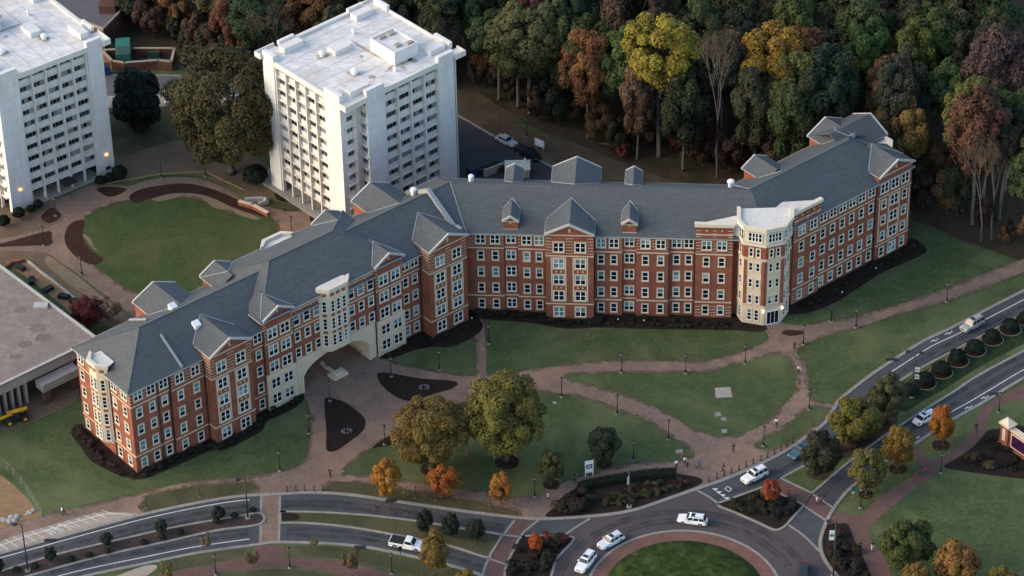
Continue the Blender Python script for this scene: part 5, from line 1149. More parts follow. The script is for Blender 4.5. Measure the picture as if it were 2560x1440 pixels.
def crown(name, seed, rad, z0, z1, lobes, leaves, leaf, lobe_r=(0.26, 0.40), fill=0.55, taper=0.0, gap=0.86):
    """clumps of leaves spread through a crown of radius rad between z0 and z1"""
    rng = np.random.default_rng(seed)
    hz = (z1 - z0) / 2; zc = (z0 + z1) / 2
    L = []
    k = 0
    while len(L) < lobes and k < 4000:
        k += 1
        d = rng.normal(size=3); d /= np.linalg.norm(d)
        r = fill + (0.82 - fill) * rng.random() ** 0.6; lr = rng.uniform(*lobe_r)
        c = d * r
        w = 1 - taper * (c[2] * 0.5 + 0.5)
        c[:2] *= w
        L.append((c, lr * (0.65 + 0.35 * w)))
    C = np.array([c for c, _ in L]); RR = np.array([r for _, r in L])
    idx = rng.integers(0, len(L), leaves)
    d = rng.normal(size=(leaves, 3)); d /= np.linalg.norm(d, axis=1, keepdims=True)
    # more leaves on the outer, upper side of each clump
    out = C[idx] / (np.linalg.norm(C[idx], axis=1, keepdims=True) + 1e-6)
    flip = ((d * (out * 0.6 + np.array([0, 0, 0.5]))).sum(1) < -0.25) & (rng.random(leaves) < 0.8)
    d[flip] *= -1
    rr = RR[idx] * (0.72 + 0.34 * rng.random(leaves) ** 0.6) * (1 + 0.16 * np.sin(7 * d[:, 0] + idx) * np.sin(6 * d[:, 1] + 2 * idx))
    p = C[idx] + d * rr[:, None]
    keep = np.ones(leaves, bool)
    for c, r in L:
        keep &= ~((np.linalg.norm(p - c, axis=1) < r * gap * 0.8))
    keep |= rng.random(leaves) < 0.06
    p, d = p[keep], d[keep]
    nn = d * 0.9 + p / (np.linalg.norm(p, axis=1, keepdims=True) + 1e-6) * 0.35 + np.array([0, 0, 0.25]) + rng.normal(size=d.shape) * 0.44; nn /= np.linalg.norm(nn, axis=1, keepdims=True)
    q = p * np.array([rad, rad, hz]) + np.array([0, 0, zc])
    me = leaf_mesh(name, q, nn, leaf * (0.6 + 0.8 * rng.random(len(q))), rng)
    return me, [Vector((c[0] * rad, c[1] * rad, c[2] * hz + zc)) for c in C]

def trunk(name, seed, h_fork, r0, tips, mat, nlimb=8, top=None):
    rg = random.Random(seed); mb = MB()
    bend = Vector((rg.uniform(-0.4, 0.4), rg.uniform(-0.4, 0.4), 0)) * (h_fork / 12)
    fork = Vector((bend.x, bend.y, h_fork))
    mb.tube([(0, 0, -0.1), (0, 0, 0.5), bend * 0.5 + Vector((0, 0, h_fork * 0.5)), fork], [r0 * 1.5, r0, r0 * 0.85, r0 * 0.7], 7)
    tl = sorted(tips, key=lambda t: rg.random())[:nlimb]
    for i, t in enumerate(tl):
        base = fork * rg.uniform(0.82, 1.0)
        mid = base.lerp(t, 0.5) + Vector((0, 0, (t.z - base.z) * 0.12))
        mb.tube([base, mid, base.lerp(t, 0.97)], [r0 * 0.48, r0 * 0.3, r0 * 0.1], 5)
    return mb.mesh(name, mat, smooth=True)

PROTO = {}
def proto(key, seed, h, rad, z0, lobes, leaves, leaf, r0, fork, mat=M['bark'], nl=8, **k):
    cm, tips = crown('crown', seed, rad, z0, h, lobes, leaves, leaf, **k)
    PROTO[key] = (trunk('trunk', seed, fork, r0, tips, mat, nl), cm, h, rad)
for i in range(5): proto('forest%d' % i, 10 + i, 30, 6.2, 11.0 - i % 3, 95 + 6 * i, 26000, 0.25, 0.34, 14 + i % 3, M['bark_pale'], 10, lobe_r=(0.11, 0.23), fill=0.30)
for i in range(3): proto('slender%d' % i, 30 + i, 26, 3.4, 5 + i, 40, 13000, 0.23, 0.22, 9, M['bark_pale'], 8, lobe_r=(0.18, 0.30), fill=0.35)
for i in range(3): proto('under%d' % i, 40 + i, 11, 3.8, 1.5, 20, 8000, 0.22, 0.16, 3, M['bark'], 8, lobe_r=(0.24, 0.38))
for i in range(2): proto('forest%d' % (5 + i), 25 + i, 31, 6.0, 16, 70, 20000, 0.25, 0.34, 17, M['bark_pale'], 12, lobe_r=(0.12, 0.24), fill=0.35)
for i in range(2): proto('oak%d' % i, 50 + i, 17, 6.6, 2.2, 140, 42000, 0.165, 0.42, 4, M['bark'], 12, lobe_r=(0.12, 0.22), fill=0.35)
for i in range(3): proto('maple%d' % i, 60 + i, 6.5, 2.3, 1.0, 44, 12000, 0.11, 0.10, 1.6, M['bark'], 8, lobe_r=(0.18, 0.30), taper=0.4, fill=0.35)
for i in range(2): proto('round%d' % i, 70 + i, 7.5, 3.15, 0.8, 56, 20000, 0.115, 0.15, 1.8, M['bark'], 8, lobe_r=(0.17, 0.29), taper=0.25, fill=0.4)
proto('evergreen0', 80, 14, 3.9, 0.4, 60, 16000, 0.22, 0.25, 2.0, M['bark'], 8, lobe_r=(0.19, 0.30), taper=0.55, fill=0.6)
proto('sapling0', 90, 5, 1.5, 1.2, 14, 1300, 0.13, 0.06, 1.5, M['bark'], 8, lobe_r=(0.24, 0.4))
proto('wispy0', 91, 30, 5.5, 15, 30, 2600, 0.28, 0.30, 14, M['bark_pale'], 20, lobe_r=(0.22, 0.34), fill=0.4)

def bare_tree(key, seed, h, lean=0.02):
    """tall clear trunk, rising limbs that fan out, and a haze of fine twigs"""
    rg = random.Random(seed); mb = MB(); twigs = []
    def grow(p, d, L, r, lvl):
        q = p + d * L
        mb.tube([p, p.lerp(q, 0.5) + Vector((rg.uniform(-1, 1), rg.uniform(-1, 1), 0)) * L * 0.05, q], [r, r * 0.85, r * 0.62], 6 if lvl < 2 else 3, lvl == 0)
        if lvl >= 2: twigs.append(q)
        if lvl >= 5: return
        k = (3, 3, 3, 3, 2)[lvl]; a0 = rg.uniform(0, 6.28)
        for i in range(k):
            a = a0 + 2 * pi * i / k + rg.uniform(-0.4, 0.4); sp = (0.42, 0.46, 0.5, 0.6, 0.7)[lvl] * rg.uniform(0.6, 1.15)
            nd = (d + Vector((cos(a), sin(a), 0)) * sp + Vector((0, 0, 0.18))).normalized()
            grow(q, nd, (h * 0.24 if lvl == 0 else L * rg.uniform(0.52, 0.72)), r * (0.62 if lvl == 0 else 0.58), lvl + 1)
    grow(Vector((0, 0, -0.1)), Vector((lean, 0.01, 1)).normalized(), h * 0.42, h * 0.012, 0)
    tm = mb.mesh('trunk', M['bark_pale'], smooth=True)
    rng = np.random.default_rng(seed)
    base = np.array([tuple(t) for t in twigs]); n = 2600
    c = base[rng.integers(0, len(base), n)] + rng.normal(size=(n, 3)) * h * 0.018
    nn = rng.normal(size=(n, 3)); nn /= np.linalg.norm(nn, axis=1, keepdims=True)
    rad = np.percentile(np.hypot(base[:, 0], base[:, 1]), 92)
    PROTO[key] = (tm, leaf_mesh('crown', c, nn, 0.10 + 0.10 * rng.random(n), rng), float(base[:, 2].max()), float(rad))
bare_tree('bare0', 5, 32); bare_tree('bare1', 8, 30, 0.14)

def bush(key, seed, leaves=2600, leaf=0.10):
    rng = np.random.default_rng(seed)
    d = rng.normal(size=(leaves, 3)); d /= np.linalg.norm(d, axis=1, keepdims=True); d[:, 2] = np.abs(d[:, 2] + 0.15) - 0.15
    r = 0.86 + 0.12 * rng.random(leaves) + 0.08 * np.sin(5 * d[:, 0] + 3) * np.sin(5 * d[:, 1] + 4 * d[:, 2])
    p = d * r[:, None]; p[:, 2] = p[:, 2] * 0.8 + 0.72
    nn = d + rng.normal(size=d.shape) * 0.5; nn /= np.linalg.norm(nn, axis=1, keepdims=True)
    stem = MB()
    for a in range(5): stem.tube([(0, 0, -0.02), (cos(a * 1.26) * 0.25, sin(a * 1.26) * 0.25, 0.45), (cos(a * 1.26) * 0.6, sin(a * 1.26) * 0.6, 0.95)], [0.06, 0.045, 0.02], 5)
    PROTO[key] = (stem.mesh('stem', M['bark'], smooth=True), leaf_mesh('foliage', p, nn, leaf * (0.6 + 0.8 * rng.random(leaves)), rng), 1.5, 1.0)
for i in range(3): bush('bush%d' % i, 100 + i)
def loose_bush(key, seed):
    cm, tips = crown('foliage', seed, 1.0, 0.1, 1.5, 12, 900, 0.10, lobe_r=(0.25, 0.5))
    st = MB()
    for t in tips[:7]: st.tube([(0, 0, 0), t * 0.5, t], [0.05, 0.035, 0.015], 4)
    PROTO[key] = (st.mesh('stem', M['bark'], smooth=True), cm, 1.5, 1.0)
loose_bush('shrub0', 110); loose_bush('shrub1', 111)

TRN = random.Random(3)
def plant(key, name, p, h, w, col, label, cat='tree', group=None, rz=None, parts=('trunk', 'crown')):
    """w: crown width in metres"""
    tm, cm, hh, rr = PROTO[key]
    o = empty(name, p, TRN.uniform(0, 6.28) if rz is None else rz, label, cat, group)
    sx = w / (2 * rr); o.scale = (sx, sx, h / hh)
    inst(parts[0], tm, o)
    c = inst(parts[1], cm, o); v = TRN.uniform(0.9, 1.1); c.color = (col[0] * v, col[1] * v, col[2] * v, 1)
    return o
def at_px(b): return survey(b[0], b[1])
OLIVE, DKGREEN, GREEN, GOLD, YELLOW, ORANGE, RUST, RED, BROWN, EVER, TAN = (0.085, 0.082, 0.022), (0.026, 0.038, 0.020), (0.045, 0.062, 0.024), (0.17, 0.105, 0.018), (0.24, 0.20, 0.022), (0.26, 0.125, 0.022), (0.17, 0.072, 0.028), (0.15, 0.026, 0.022), (0.075, 0.048, 0.03), (0.018, 0.028, 0.020), (0.10, 0.075, 0.045)

def px_tree(key, name, base, top, wpx, col, label, cat='tree', group=None, parts=('trunk', 'crown')):
    p = survey(*base); sc = FPX / (p - Vector((0, 0, CAM_H))).length
    h = height_to(base, top); w = wpx / sc * (1.5 if key == 'evergreen0' else 1.18 if key[:3] in ('oak', 'map', 'rou', 'for') else 1.0)
    # the near rim of a broad crown hides its top: take that part of the height off
    h2 = max(h - 0.10 * w, h * 0.75)
    return plant(key, name, p, h2, w, col, label, cat, group, parts=parts)

# --- trees of the front lawns
px_tree('oak0', 'oak_tree', (1268, 1153), 922, 196, (0.105, 0.098, 0.022), 'largest olive green oak on the lawn, standing in a round mulch ring')
px_tree('oak1', 'oak_tree', (1078, 1172), 985, 180, (0.118, 0.086, 0.022), 'broad amber tinted oak beside the paved court with the mulch beds')
px_tree('wispy0', 'oak_tree', (1168, 1140), 1000, 120, (0.10, 0.08, 0.04), 'thin half bare tree between the two big oaks')
px_tree('maple0', 'maple_tree', (970, 1250), 1140, 78, ORANGE, 'golden orange maple on the verge nearest the court beds')
px_tree('maple1', 'maple_tree', (1110, 1246), 1160, 84, (0.27, 0.105, 0.020), 'brightest red orange maple on the verge before the amber oak')
px_tree('maple2', 'maple_tree', (1254, 1262), 1175, 64, (0.24, 0.115, 0.024), 'narrow orange maple on the verge beside the corner planting')
px_tree('round0', 'holly_tree', (1510, 1162), 1058, 80, (0.030, 0.038, 0.020), 'dark green rounded tree behind the white sign board')
px_tree('round1', 'holly_tree', (1378, 1213), 1118, 68, (0.055, 0.060, 0.024), 'small dark olive tree between big oak and white sign board')
px_tree('round0', 'elm_tree', (2136, 1108), 988, 122, (0.10, 0.095, 0.018), 'yellow green rounded tree on the median by the curving road')
px_tree('round1', 'elm_tree', (2216, 1042), 928, 104, (0.055, 0.056, 0.024), 'brown olive tree at the tip of the median shrub row')
px_tree('round0', 'elm_tree', (2052, 1198), 1066, 96, (0.032, 0.034, 0.018), 'darkest tree on the median tip beside the teal car')
px_tree('maple1', 'elm_tree', (2165, 1236), 1112, 92, (0.085, 0.078, 0.022), 'olive tree on the verge next to the crossing pair')
px_tree('maple0', 'elm_tree', (2245, 1172), 1058, 92, (0.15, 0.095, 0.018), 'golden olive tree on the verge by the path spur')
px_tree('maple2', 'maple_tree', (2352, 1113), 1002, 66, (0.26, 0.105, 0.016), 'orange tree partly hiding the white saloon car')
px_tree('maple1', 'maple_tree', (1927, 1258), 1194, 48, (0.19, 0.05, 0.018), 'small rust red tree on the planted splitter island')
px_tree('maple0', 'maple_tree', (1338, 1382), 1330, 38, (0.30, 0.07, 0.015), 'small bright red orange bush tree on the other splitter island')
px_tree('round1', 'holly_tree', (2260, 1428), 1286, 134, (0.042, 0.056, 0.016), 'big dark green tree on the lawn below the monument sign')
px_tree('maple2', 'elm_tree', (2388, 1478), 1345, 120, (0.15, 0.085, 0.022), 'amber tree overlapping the big dark green lawn tree')
px_tree('maple0', 'elm_tree', (2290, 1500), 1402, 84, (0.13, 0.085, 0.022), 'amber tree cut by the lower edge beside its taller twin')
px_tree('maple1', 'elm_tree', (2500, 1520), 1412, 90, (0.10, 0.09, 0.02), 'yellow olive tree at the lower edge beyond the amber pair')
px_tree('maple1', 'elm_tree', (1086, 1438), 1320, 84, (0.135, 0.095, 0.022), 'amber green tree in front of the white pickup')
px_tree('maple0', 'elm_tree', (1165, 1498), 1420, 70, (0.16, 0.11, 0.02), 'yellow tree top at the lower edge beside the brick crossing')
px_tree('sapling0', 'young_tree', (880, 1440), 1362, 50, (0.10, 0.072, 0.03), 'thin brown young tree on the verge below the grass median')
px_tree('sapling0', 'young_tree', (632, 1420), 1366, 40, (0.10, 0.078, 0.025), 'small olive young tree beside the brick crossing pad')
px_tree('sapling0', 'young_tree', (517, 1378), 1328, 30, (0.12, 0.09, 0.03), 'smallest thin sapling beside the left carriageway')
px_tree('sapling0', 'young_tree', (785, 1372), 1338, 24, (0.11, 0.09, 0.03), 'slight sapling on the verge right of the crossing')
px_tree('sapling0', 'young_tree', (420, 1470), 1395, 34, (0.13, 0.10, 0.03), 'yellowish sapling at the lower edge by the pale strip')
for i, b in enumerate(((548, 1300, 1262), (405, 1333, 1295), (268, 1366, 1328), (128, 1404, 1364), (-2, 1434, 1392))):
    px_tree('round%d' % (i % 2), 'median_tree', (b[0], b[1]), b[2], 32, (0.018, 0.030, 0.020), 'small dark evergreen ball tree on the mulched median', group='evergreen trees on the mulched median')
for i, b in enumerate(((1062, 1332, 1270, 46), (1128, 1345, 1278, 46), (1190, 1352, 1292, 48))):
    px_tree('round%d' % (i % 2), 'evergreen_shrub', b[:2], b[2], b[3], (0.016, 0.026, 0.016), 'tall dark evergreen on the grass median', 'shrub', 'dark evergreens on the grass median')
# leaves lying under the turning trees
for b, r, c in (((970, 1250), 3.6, ORANGE), ((1110, 1246), 3.8, ORANGE), ((1254, 1262), 3.4, ORANGE), ((1078, 1172), 7.5, GOLD), ((1268, 1153), 7.5, (0.13, 0.10, 0.03)), ((2352, 1113), 3.2, ORANGE), ((2245, 1172), 4.0, GOLD), ((2165, 1236), 3.6, GOLD), ((1086, 1438), 4.0, GOLD)):
    rg_ = np.random.default_rng(int(b[0])); n = int(60 * r); p = survey(*b); rr_ = r * np.sqrt(rg_.random(n)); aa = rg_.random(n) * 6.283
    cc = np.stack([p.x + rr_ * np.cos(aa) * 1.1, p.y + rr_ * np.sin(aa), 0.055 + 0.03 * rg_.random(n)], 1); nv = rg_.normal(size=(n, 3)) * 0.3 + np.array([0, 0, 1.0]); nv /= np.linalg.norm(nv, axis=1, keepdims=True)
    o = inst('fallen_leaves', leaf_mesh('fallen_leaves', cc, nv, 0.07 + 0.08 * rg_.random(n), rg_)); o.color = (*c, 1); o['kind'] = 'stuff'
# --- behind
px_tree('evergreen0', 'magnolia_tree', (350, 318), 150, 108, (0.014, 0.022, 0.016), 'very dark conical evergreen between the towers')
px_tree('under1', 'magnolia_skirt', (352, 322), 285, 66, (0.05, 0.028, 0.02), 'low brown growth around the foot of the dark conical evergreen', 'shrub', parts=('stem', 'foliage'))
px_tree('oak1', 'oak_tree', (578, 432), 92, 290, (0.060, 0.053, 0.020), 'huge brown olive oak between the two white towers')
px_tree('oak0', 'maple_tree', (222, 818), 735, 82, (0.105, 0.024, 0.024), 'crimson tree beside the low gravel roofed hall')
px_tree('sapling0', 'shrub_tree', (272, 800), 745, 70, (0.15, 0.10, 0.06), 'pale tan half bare tree between crimson tree and dormitory')
for b, w, lab in (((640, 462), 60, 'dark bush against the left side of the whole white tower'), ((10, 566), 34, 'clipped round bush'), ((48, 545), 32, ''), ((78, 531), 22, ''), ((96, 521), 26, ''), ((252, 462), 28, ''), ((277, 456), 30, ''), ((300, 447), 40, '')):
    sc = 13.4
    plant('bush%d' % TRN.randrange(3), 'round_bush', survey(*b), w / sc * 0.9, w / sc, (0.012, 0.020, 0.013), 'dark bush against the foot of the white tower that stands complete' if w == 60 else 'clipped round evergreen bush at the foot of the lamp lit tower', 'bush', None if w == 60 else 'clipped bushes by the tower', parts=('stem', 'foliage'))
# shrubs ringed in pale edging on the east median
RINGM = None
for i, b in enumerate(((2312, 958), (2353, 931), (2394, 903), (2437, 876), (2480, 849), (2525, 824), (2566, 800), (2275, 985))):
    o = plant('bush%d' % (i % 3), 'median_shrub', survey(*b, 0.12), TRN.uniform(1.6, 2.2), TRN.uniform(2.7, 3.5), (0.010, 0.018, 0.012), 'dark low shrub inside a pale edging ring on the grass median', 'shrub', 'ringed shrubs on the median', parts=('stem', 'foliage'))
    if i < 7:
        mb = MB(); s = o.scale
        ring = [Vector((cos(2 * pi * k / 28), sin(2 * pi * k / 28), 0)) for k in range(29)]
        mb.tube([(v.x * 1.9 / s[0], v.y * 1.9 / s[1], 0.05) for v in ring], 0.07, 5, False)
        inst('edging_ring', mb.mesh('edging_ring', M['straw']), o)
        mb = MB(); mb.lathe([(1.85 / s[0], 0.0), (1.85 / s[0], 0.03)], 24); inst('mulch_ring', mb.mesh('mulch_ring', M['mulch']), o)
# shrubs of the mulched median
for i in range(14):
    t = i / 13; x = 30 + 590 * t; y = 1444 - 0.285 * 30 - 150 * t + 16 * sin(t * 3.1)
    if i % 4 == 2: continue
    q = survey(x + 12, y - 8 - 14 * t * (1 - t), 0.12)
    plant('bush%d' % (i % 3), 'low_shrub', q, 0.75, 1.25, (0.022, 0.026, 0.016), 'low dark shrub between the ball trees of the mulched median', 'shrub', 'low shrubs on the mulched median', parts=('stem', 'foliage'))
# foundation planting
def row(F, pts, n, col, size=(0.7, 1.2), lab='low dark shrub in the mulch bed along the dormitory wall'):
    P = [F.p(s, d) for s, d in pts]
    for i in range(n):
        f = i / (n - 1) * (len(P) - 1); k = min(int(f), len(P) - 2); q = P[k].lerp(P[k + 1], f - k)
        q = q + Vector((TRN.uniform(-0.5, 0.5), TRN.uniform(-0.5, 0.5), 0.04)); s = TRN.uniform(*size)
        plant('shrub%d' % (i % 2) if TRN.random() < 0.5 else 'bush%d' % (i % 3), 'foundation_shrub', q, s * 0.8, s * 1.2, [c * TRN.uniform(0.7, 1.3) for c in col], lab, 'shrub', 'foundation: ' + lab, parts=('stem', 'foliage'))
DK = (0.020, 0.024, 0.015)
row(W1, lab='low dark shrub in the bed between west corner and arch', pts=[(0.5, 1.0), (7, 1.4), (13, 1.7), (14, 3.1), (22, 3.2), (23, 1.5), (31, 1.7)], n=34, col=DK); row(WE, lab='low shrub in the bed under the west end wall with the stone bay', pts=[(0, 1.2), (4, 2.0), (9, 2.8), (15, 1.2)], n=18, col=(0.035, 0.028, 0.018))
row(W1, lab='low dark shrub in the bed between arch and inner corner', pts=[(50, 1.5), (55, 1.8), (58, 3.4), (67, 4.0)], n=16, col=DK); row(W2, lab='low dark shrub against the wall of the middle wing', pts=[(0.5, 1.1), (12, 1.6), (13, 3.1), (20.5, 3.1), (22, 1.7), (44, 2.2)], n=46, col=DK); row(W2, lab='small brownish plant on the lawn side of the middle wing bed', pts=[(22, 3.0), (44, 3.1)], n=20, col=(0.04, 0.035, 0.022), size=(0.5, 0.8)); row(W3, lab='low dark shrub in the bed along the east wing', pts=[(1, 1.8), (7, 2.6), (19, 1.6), (20, 1.9), (28, 2.0)], n=30, col=DK)
def patch(name, px, n, key, size, col, label, cat, group, z=0.04):
    """plants scattered in a polygon"""
    P = ground_pts(px); xs = [p.x for p in P]; ys = [p.y for p in P]; k = 0; t = 0
    while k < n and t < n * 40:
        t += 1; q = Vector((TRN.uniform(min(xs), max(xs)), TRN.uniform(min(ys), max(ys)))); ins = False
        for i in range(len(P)):
            a, b = P[i], P[i - 1]
            if (a.y > q.y) != (b.y > q.y) and q.x < (b.x - a.x) * (q.y - a.y) / (b.y - a.y) + a.x: ins = not ins
        if not ins: continue
        s = TRN.uniform(*size); k += 1
        plant(key + str(TRN.randrange(2)), name, (q.x, q.y, z), s * 0.75, s * 1.2, [c * TRN.uniform(0.75, 1.35) for c in col], label, cat, group, parts=('stem', 'foliage'))
patch('flower_clump', [(1490, 1262), (1540, 1222), (1690, 1200), (1735, 1205), (1650, 1240), (1560, 1268)], 44, 'shrub', (0.7, 1.1), (0.045, 0.045, 0.020), 'yellow green clump in rows of the corner planting bed', 'plant', 'clumps of the corner bed')
patch('bed_shrub', [(1375, 1288), (1400, 1255), (1440, 1228), (1490, 1250), (1440, 1285)], 16, 'shrub', (1.2, 2.4), (0.030, 0.026, 0.018), 'dark wiry shrub at the pointed end of the corner bed', 'shrub', 'wiry shrubs of the corner bed')
patch('bed_shrub', [(1275, 1440), (1290, 1375), (1310, 1350), (1420, 1350), (1385, 1395), (1372, 1440)], 26, 'shrub', (1.0, 2.0), (0.026, 0.024, 0.016), 'dark shrub packed on the island by the brick crossing', 'shrub', 'shrubs of the first splitter island', 0.12)
patch('bed_shrub', [(1355, 1345), (1420, 1348), (1405, 1362), (1350, 1358)], 6, 'shrub', (1.2, 1.7), (0.12, 0.025, 0.018), 'dark red shrub at the head of the planted island', 'shrub', 'red shrubs of the first splitter island', 0.12)
patch('bed_shrub', [(1815, 1262), (1905, 1226), (1995, 1266), (1955, 1312), (1880, 1296)], 34, 'shrub', (0.8, 1.6), (0.024, 0.024, 0.016), 'dark shrub on the island with the rust red tree', 'shrub', 'shrubs of the second splitter island', 0.12)
patch('bed_shrub', [(2070, 1325), (2110, 1320), (2130, 1355), (2155, 1405), (2165, 1440), (2110, 1440), (2070, 1390)], 34, 'shrub', (0.9, 1.9), (0.026, 0.022, 0.016), 'dark shrub in the kerbside bed by the banner lamp', 'shrub', 'shrubs of the kerbside bed')
patch('bed_shrub', [(2475, 1085), (2520, 1115), (2560, 1150), (2560, 1190), (2480, 1180), (2400, 1160), (2440, 1120)], 40, 'shrub', (0.6, 1.1), (0.022, 0.022, 0.018), 'dark low plant in the bed before the monument sign', 'plant', 'plants of the sign bed')
patch('flower_clump', [(2405, 1148), (2430, 1135), (2490, 1160), (2500, 1178), (2440, 1168)], 12, 'shrub', (0.7, 1.1), (0.085, 0.078, 0.026), 'yellow green clump in the bed before the monument sign', 'plant', 'yellow clumps of the sign bed')
patch('bed_shrub', [(2150, 1068), (2190, 1045), (2225, 1058), (2170, 1110), (2110, 1140), (2095, 1125)], 22, 'shrub', (0.9, 1.6), (0.038, 0.030, 0.020), 'brown wiry shrub under the median trees', 'shrub', 'wiry shrubs under the median trees', 0.12)
patch('bed_shrub', [(1225, 428), (1262, 410), (1268, 420), (1240, 436)], 8, 'shrub', (1.2, 1.8), (0.035, 0.042, 0.015), 'green shrub behind the low concrete lane wall', 'shrub', 'shrubs behind the lane wall')
# clipped hedge that curves round the corner bed
hp = crom(ground_pts([(1450, 1226), (1471, 1219), (1533, 1206), (1596, 1196), (1650, 1191), (1690, 1190)]), False, 8)
rng = np.random.default_rng(77); cs, ns = [], []
for i in range(9000):
    f = rng.random() * (len(hp) - 1); k = int(f); c = hp[k].lerp(hp[k + 1], f - k); t = (hp[k + 1] - hp[k]).normalized(); n = Vector((-t.y, t.x))
    u = rng.random()
    if u < 0.45: o_, z_, nv = (rng.random() - 0.5) * 1.5, 1.05, (0, 0, 1)
    else:
        sg_ = 1 if rng.random() < 0.5 else -1; o_, z_, nv = sg_ * 0.75, rng.random() * 1.05, (n.x * sg_, n.y * sg_, 0)
    cs.append((c.x + n.x * o_ + rng.normal() * 0.05, c.y + n.y * o_ + rng.normal() * 0.05, z_ + rng.normal() * 0.05 + 0.05)); nv = np.array(nv) + rng.normal(size=3) * 0.4; ns.append(nv / np.linalg.norm(nv))
hc = survey(1560, 1205); hedge = empty('hedge', hc, 0, 'clipped dark hedge curving along the back of the corner bed', 'hedge')
hm = leaf_mesh('foliage', np.array(cs) - np.array(tuple(hc)), np.array(ns), 0.09 * (0.6 + 0.8 * rng.random(len(cs))), rng)
inst('foliage', hm, hedge).color = (0.014, 0.022, 0.014, 1)
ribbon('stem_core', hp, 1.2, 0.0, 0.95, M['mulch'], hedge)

# --- the wood
px_tree('forest5', 'poplar_tree', (1648, 392), 14, 182, (0.185, 0.155, 0.022), 'tall bright yellow tree standing out at the edge of the wood')
px_tree('forest6', 'poplar_tree', (1925, 400), 48, 168, (0.20, 0.125, 0.020), 'tall golden orange tree beside the bare tree at the wood edge')
px_tree('bare0', 'bare_tree', (1793, 446), 72, 120, TAN, 'tall pale bare tree at the edge of the wood behind the long roof')
px_tree('bare1', 'bare_tree', (2452, 606), 330, 120, TAN, 'leaning bare tree group trunk at the wood corner beyond the east end')
px_tree('bare0', 'bare_tree', (2478, 600), 340, 100, TAN, 'slim bare tree right beside the leaning bare tree')
px_tree('bare1', 'bare_tree', (2345, 470), 290, 90, (0.09, 0.06, 0.045), 'small bare tree just behind the east gable')
px_tree('forest2', 'oak_tree', (1470, 345), 56, 128, (0.17, 0.078, 0.028), 'orange crowned tree left of the bright yellow tree')
px_tree('forest3', 'oak_tree', (2215, 420), 118, 148, (0.13, 0.072, 0.032), 'russet broad tree above the east end of the dormitory')
px_tree('slender0', 'poplar_tree', (2105, 380), 116, 108, (0.14, 0.115, 0.028), 'slim olive yellow tree left of the russet broad tree')
px_tree('under0', 'dogwood_tree', (1702, 392), 222, 110, (0.068, 0.022, 0.022), 'crimson understorey tree between yellow and bare trees')
px_tree('under1', 'dogwood_tree', (1556, 400), 352, 32, (0.16, 0.04, 0.025), 'tiny red sapling at the foot of the wood edge')
px_tree('forest4', 'oak_tree', (2430, 560), 205, 150, (0.082, 0.043, 0.026), 'rusty red tree above the wood corner beyond the east end')
px_tree('slender1', 'oak_tree', (1592, 400), 140, 92, (0.12, 0.072, 0.042), 'slim brown tree under the bright yellow tree')
px_tree('forest3', 'oak_tree', (1325, 285), -20, 190, (0.085, 0.085, 0.030), 'big olive tree with pale trunk at the wood edge by the parked cars')
px_tree('forest1', 'oak_tree', (1296, 268), 30, 150, (0.075, 0.080, 0.028), 'olive tree with straight pale trunk next to the tower lane')

WOOD = [('green', (0.036, 0.054, 0.022), 'dark green broadleaf tree in the dense wood'), ('olive', (0.058, 0.068, 0.024), 'olive green broadleaf tree in the dense wood'), ('brown', (0.068, 0.054, 0.028), 'brown turning broadleaf tree in the dense wood'),
        ('russet', (0.100, 0.056, 0.026), 'russet orange broadleaf tree in the dense wood'), ('plum', (0.054, 0.040, 0.028), 'dull plum red broadleaf tree in the dense wood'), ('deep', (0.024, 0.032, 0.018), 'blackish green tree in the dense wood'), ('goldish', (0.14, 0.105, 0.028), 'muted gold broadleaf tree in the dense wood')]
WTS = [30, 28, 16, 7, 4, 16, 3]
edge_px = [(150, -60), (280, 12), (345, 95), (440, 140), (560, 215), (700, 250), (900, 235), (1163, 232), (1250, 270), (1330, 312), (1420, 350), (1520, 393), (1640, 436), (1800, 462), (2000, 490), (2240, 500), (2300, 540), (2370, 560), (2440, 600), (2520, 640), (2620, 668)]
EDGE = [survey(*p).xy for p in edge_px]
def behind_edge(q):
    """metres behind the front line of the wood (y only)"""
    for a, b in zip(EDGE, EDGE[1:]):
        if a.x <= q.x <= b.x: return q.y - (a.y + (b.y - a.y) * (q.x - a.x) / (b.x - a.x))
    return -1
taken = [Vector(o.location).xy for o in scene.objects if o.parent is None and o.get('category') == 'tree']
def project(p):
    v = Vector(p) - Vector((0, 0, CAM_H)); d = v.dot(FW); return 1280 + FPX * v.dot(RT) / d, 720 - FPX * v.dot(UP) / d
WRN = random.Random(12); count = 0
blds = [MT5.p(8, -12).xy]
gy = 455.0
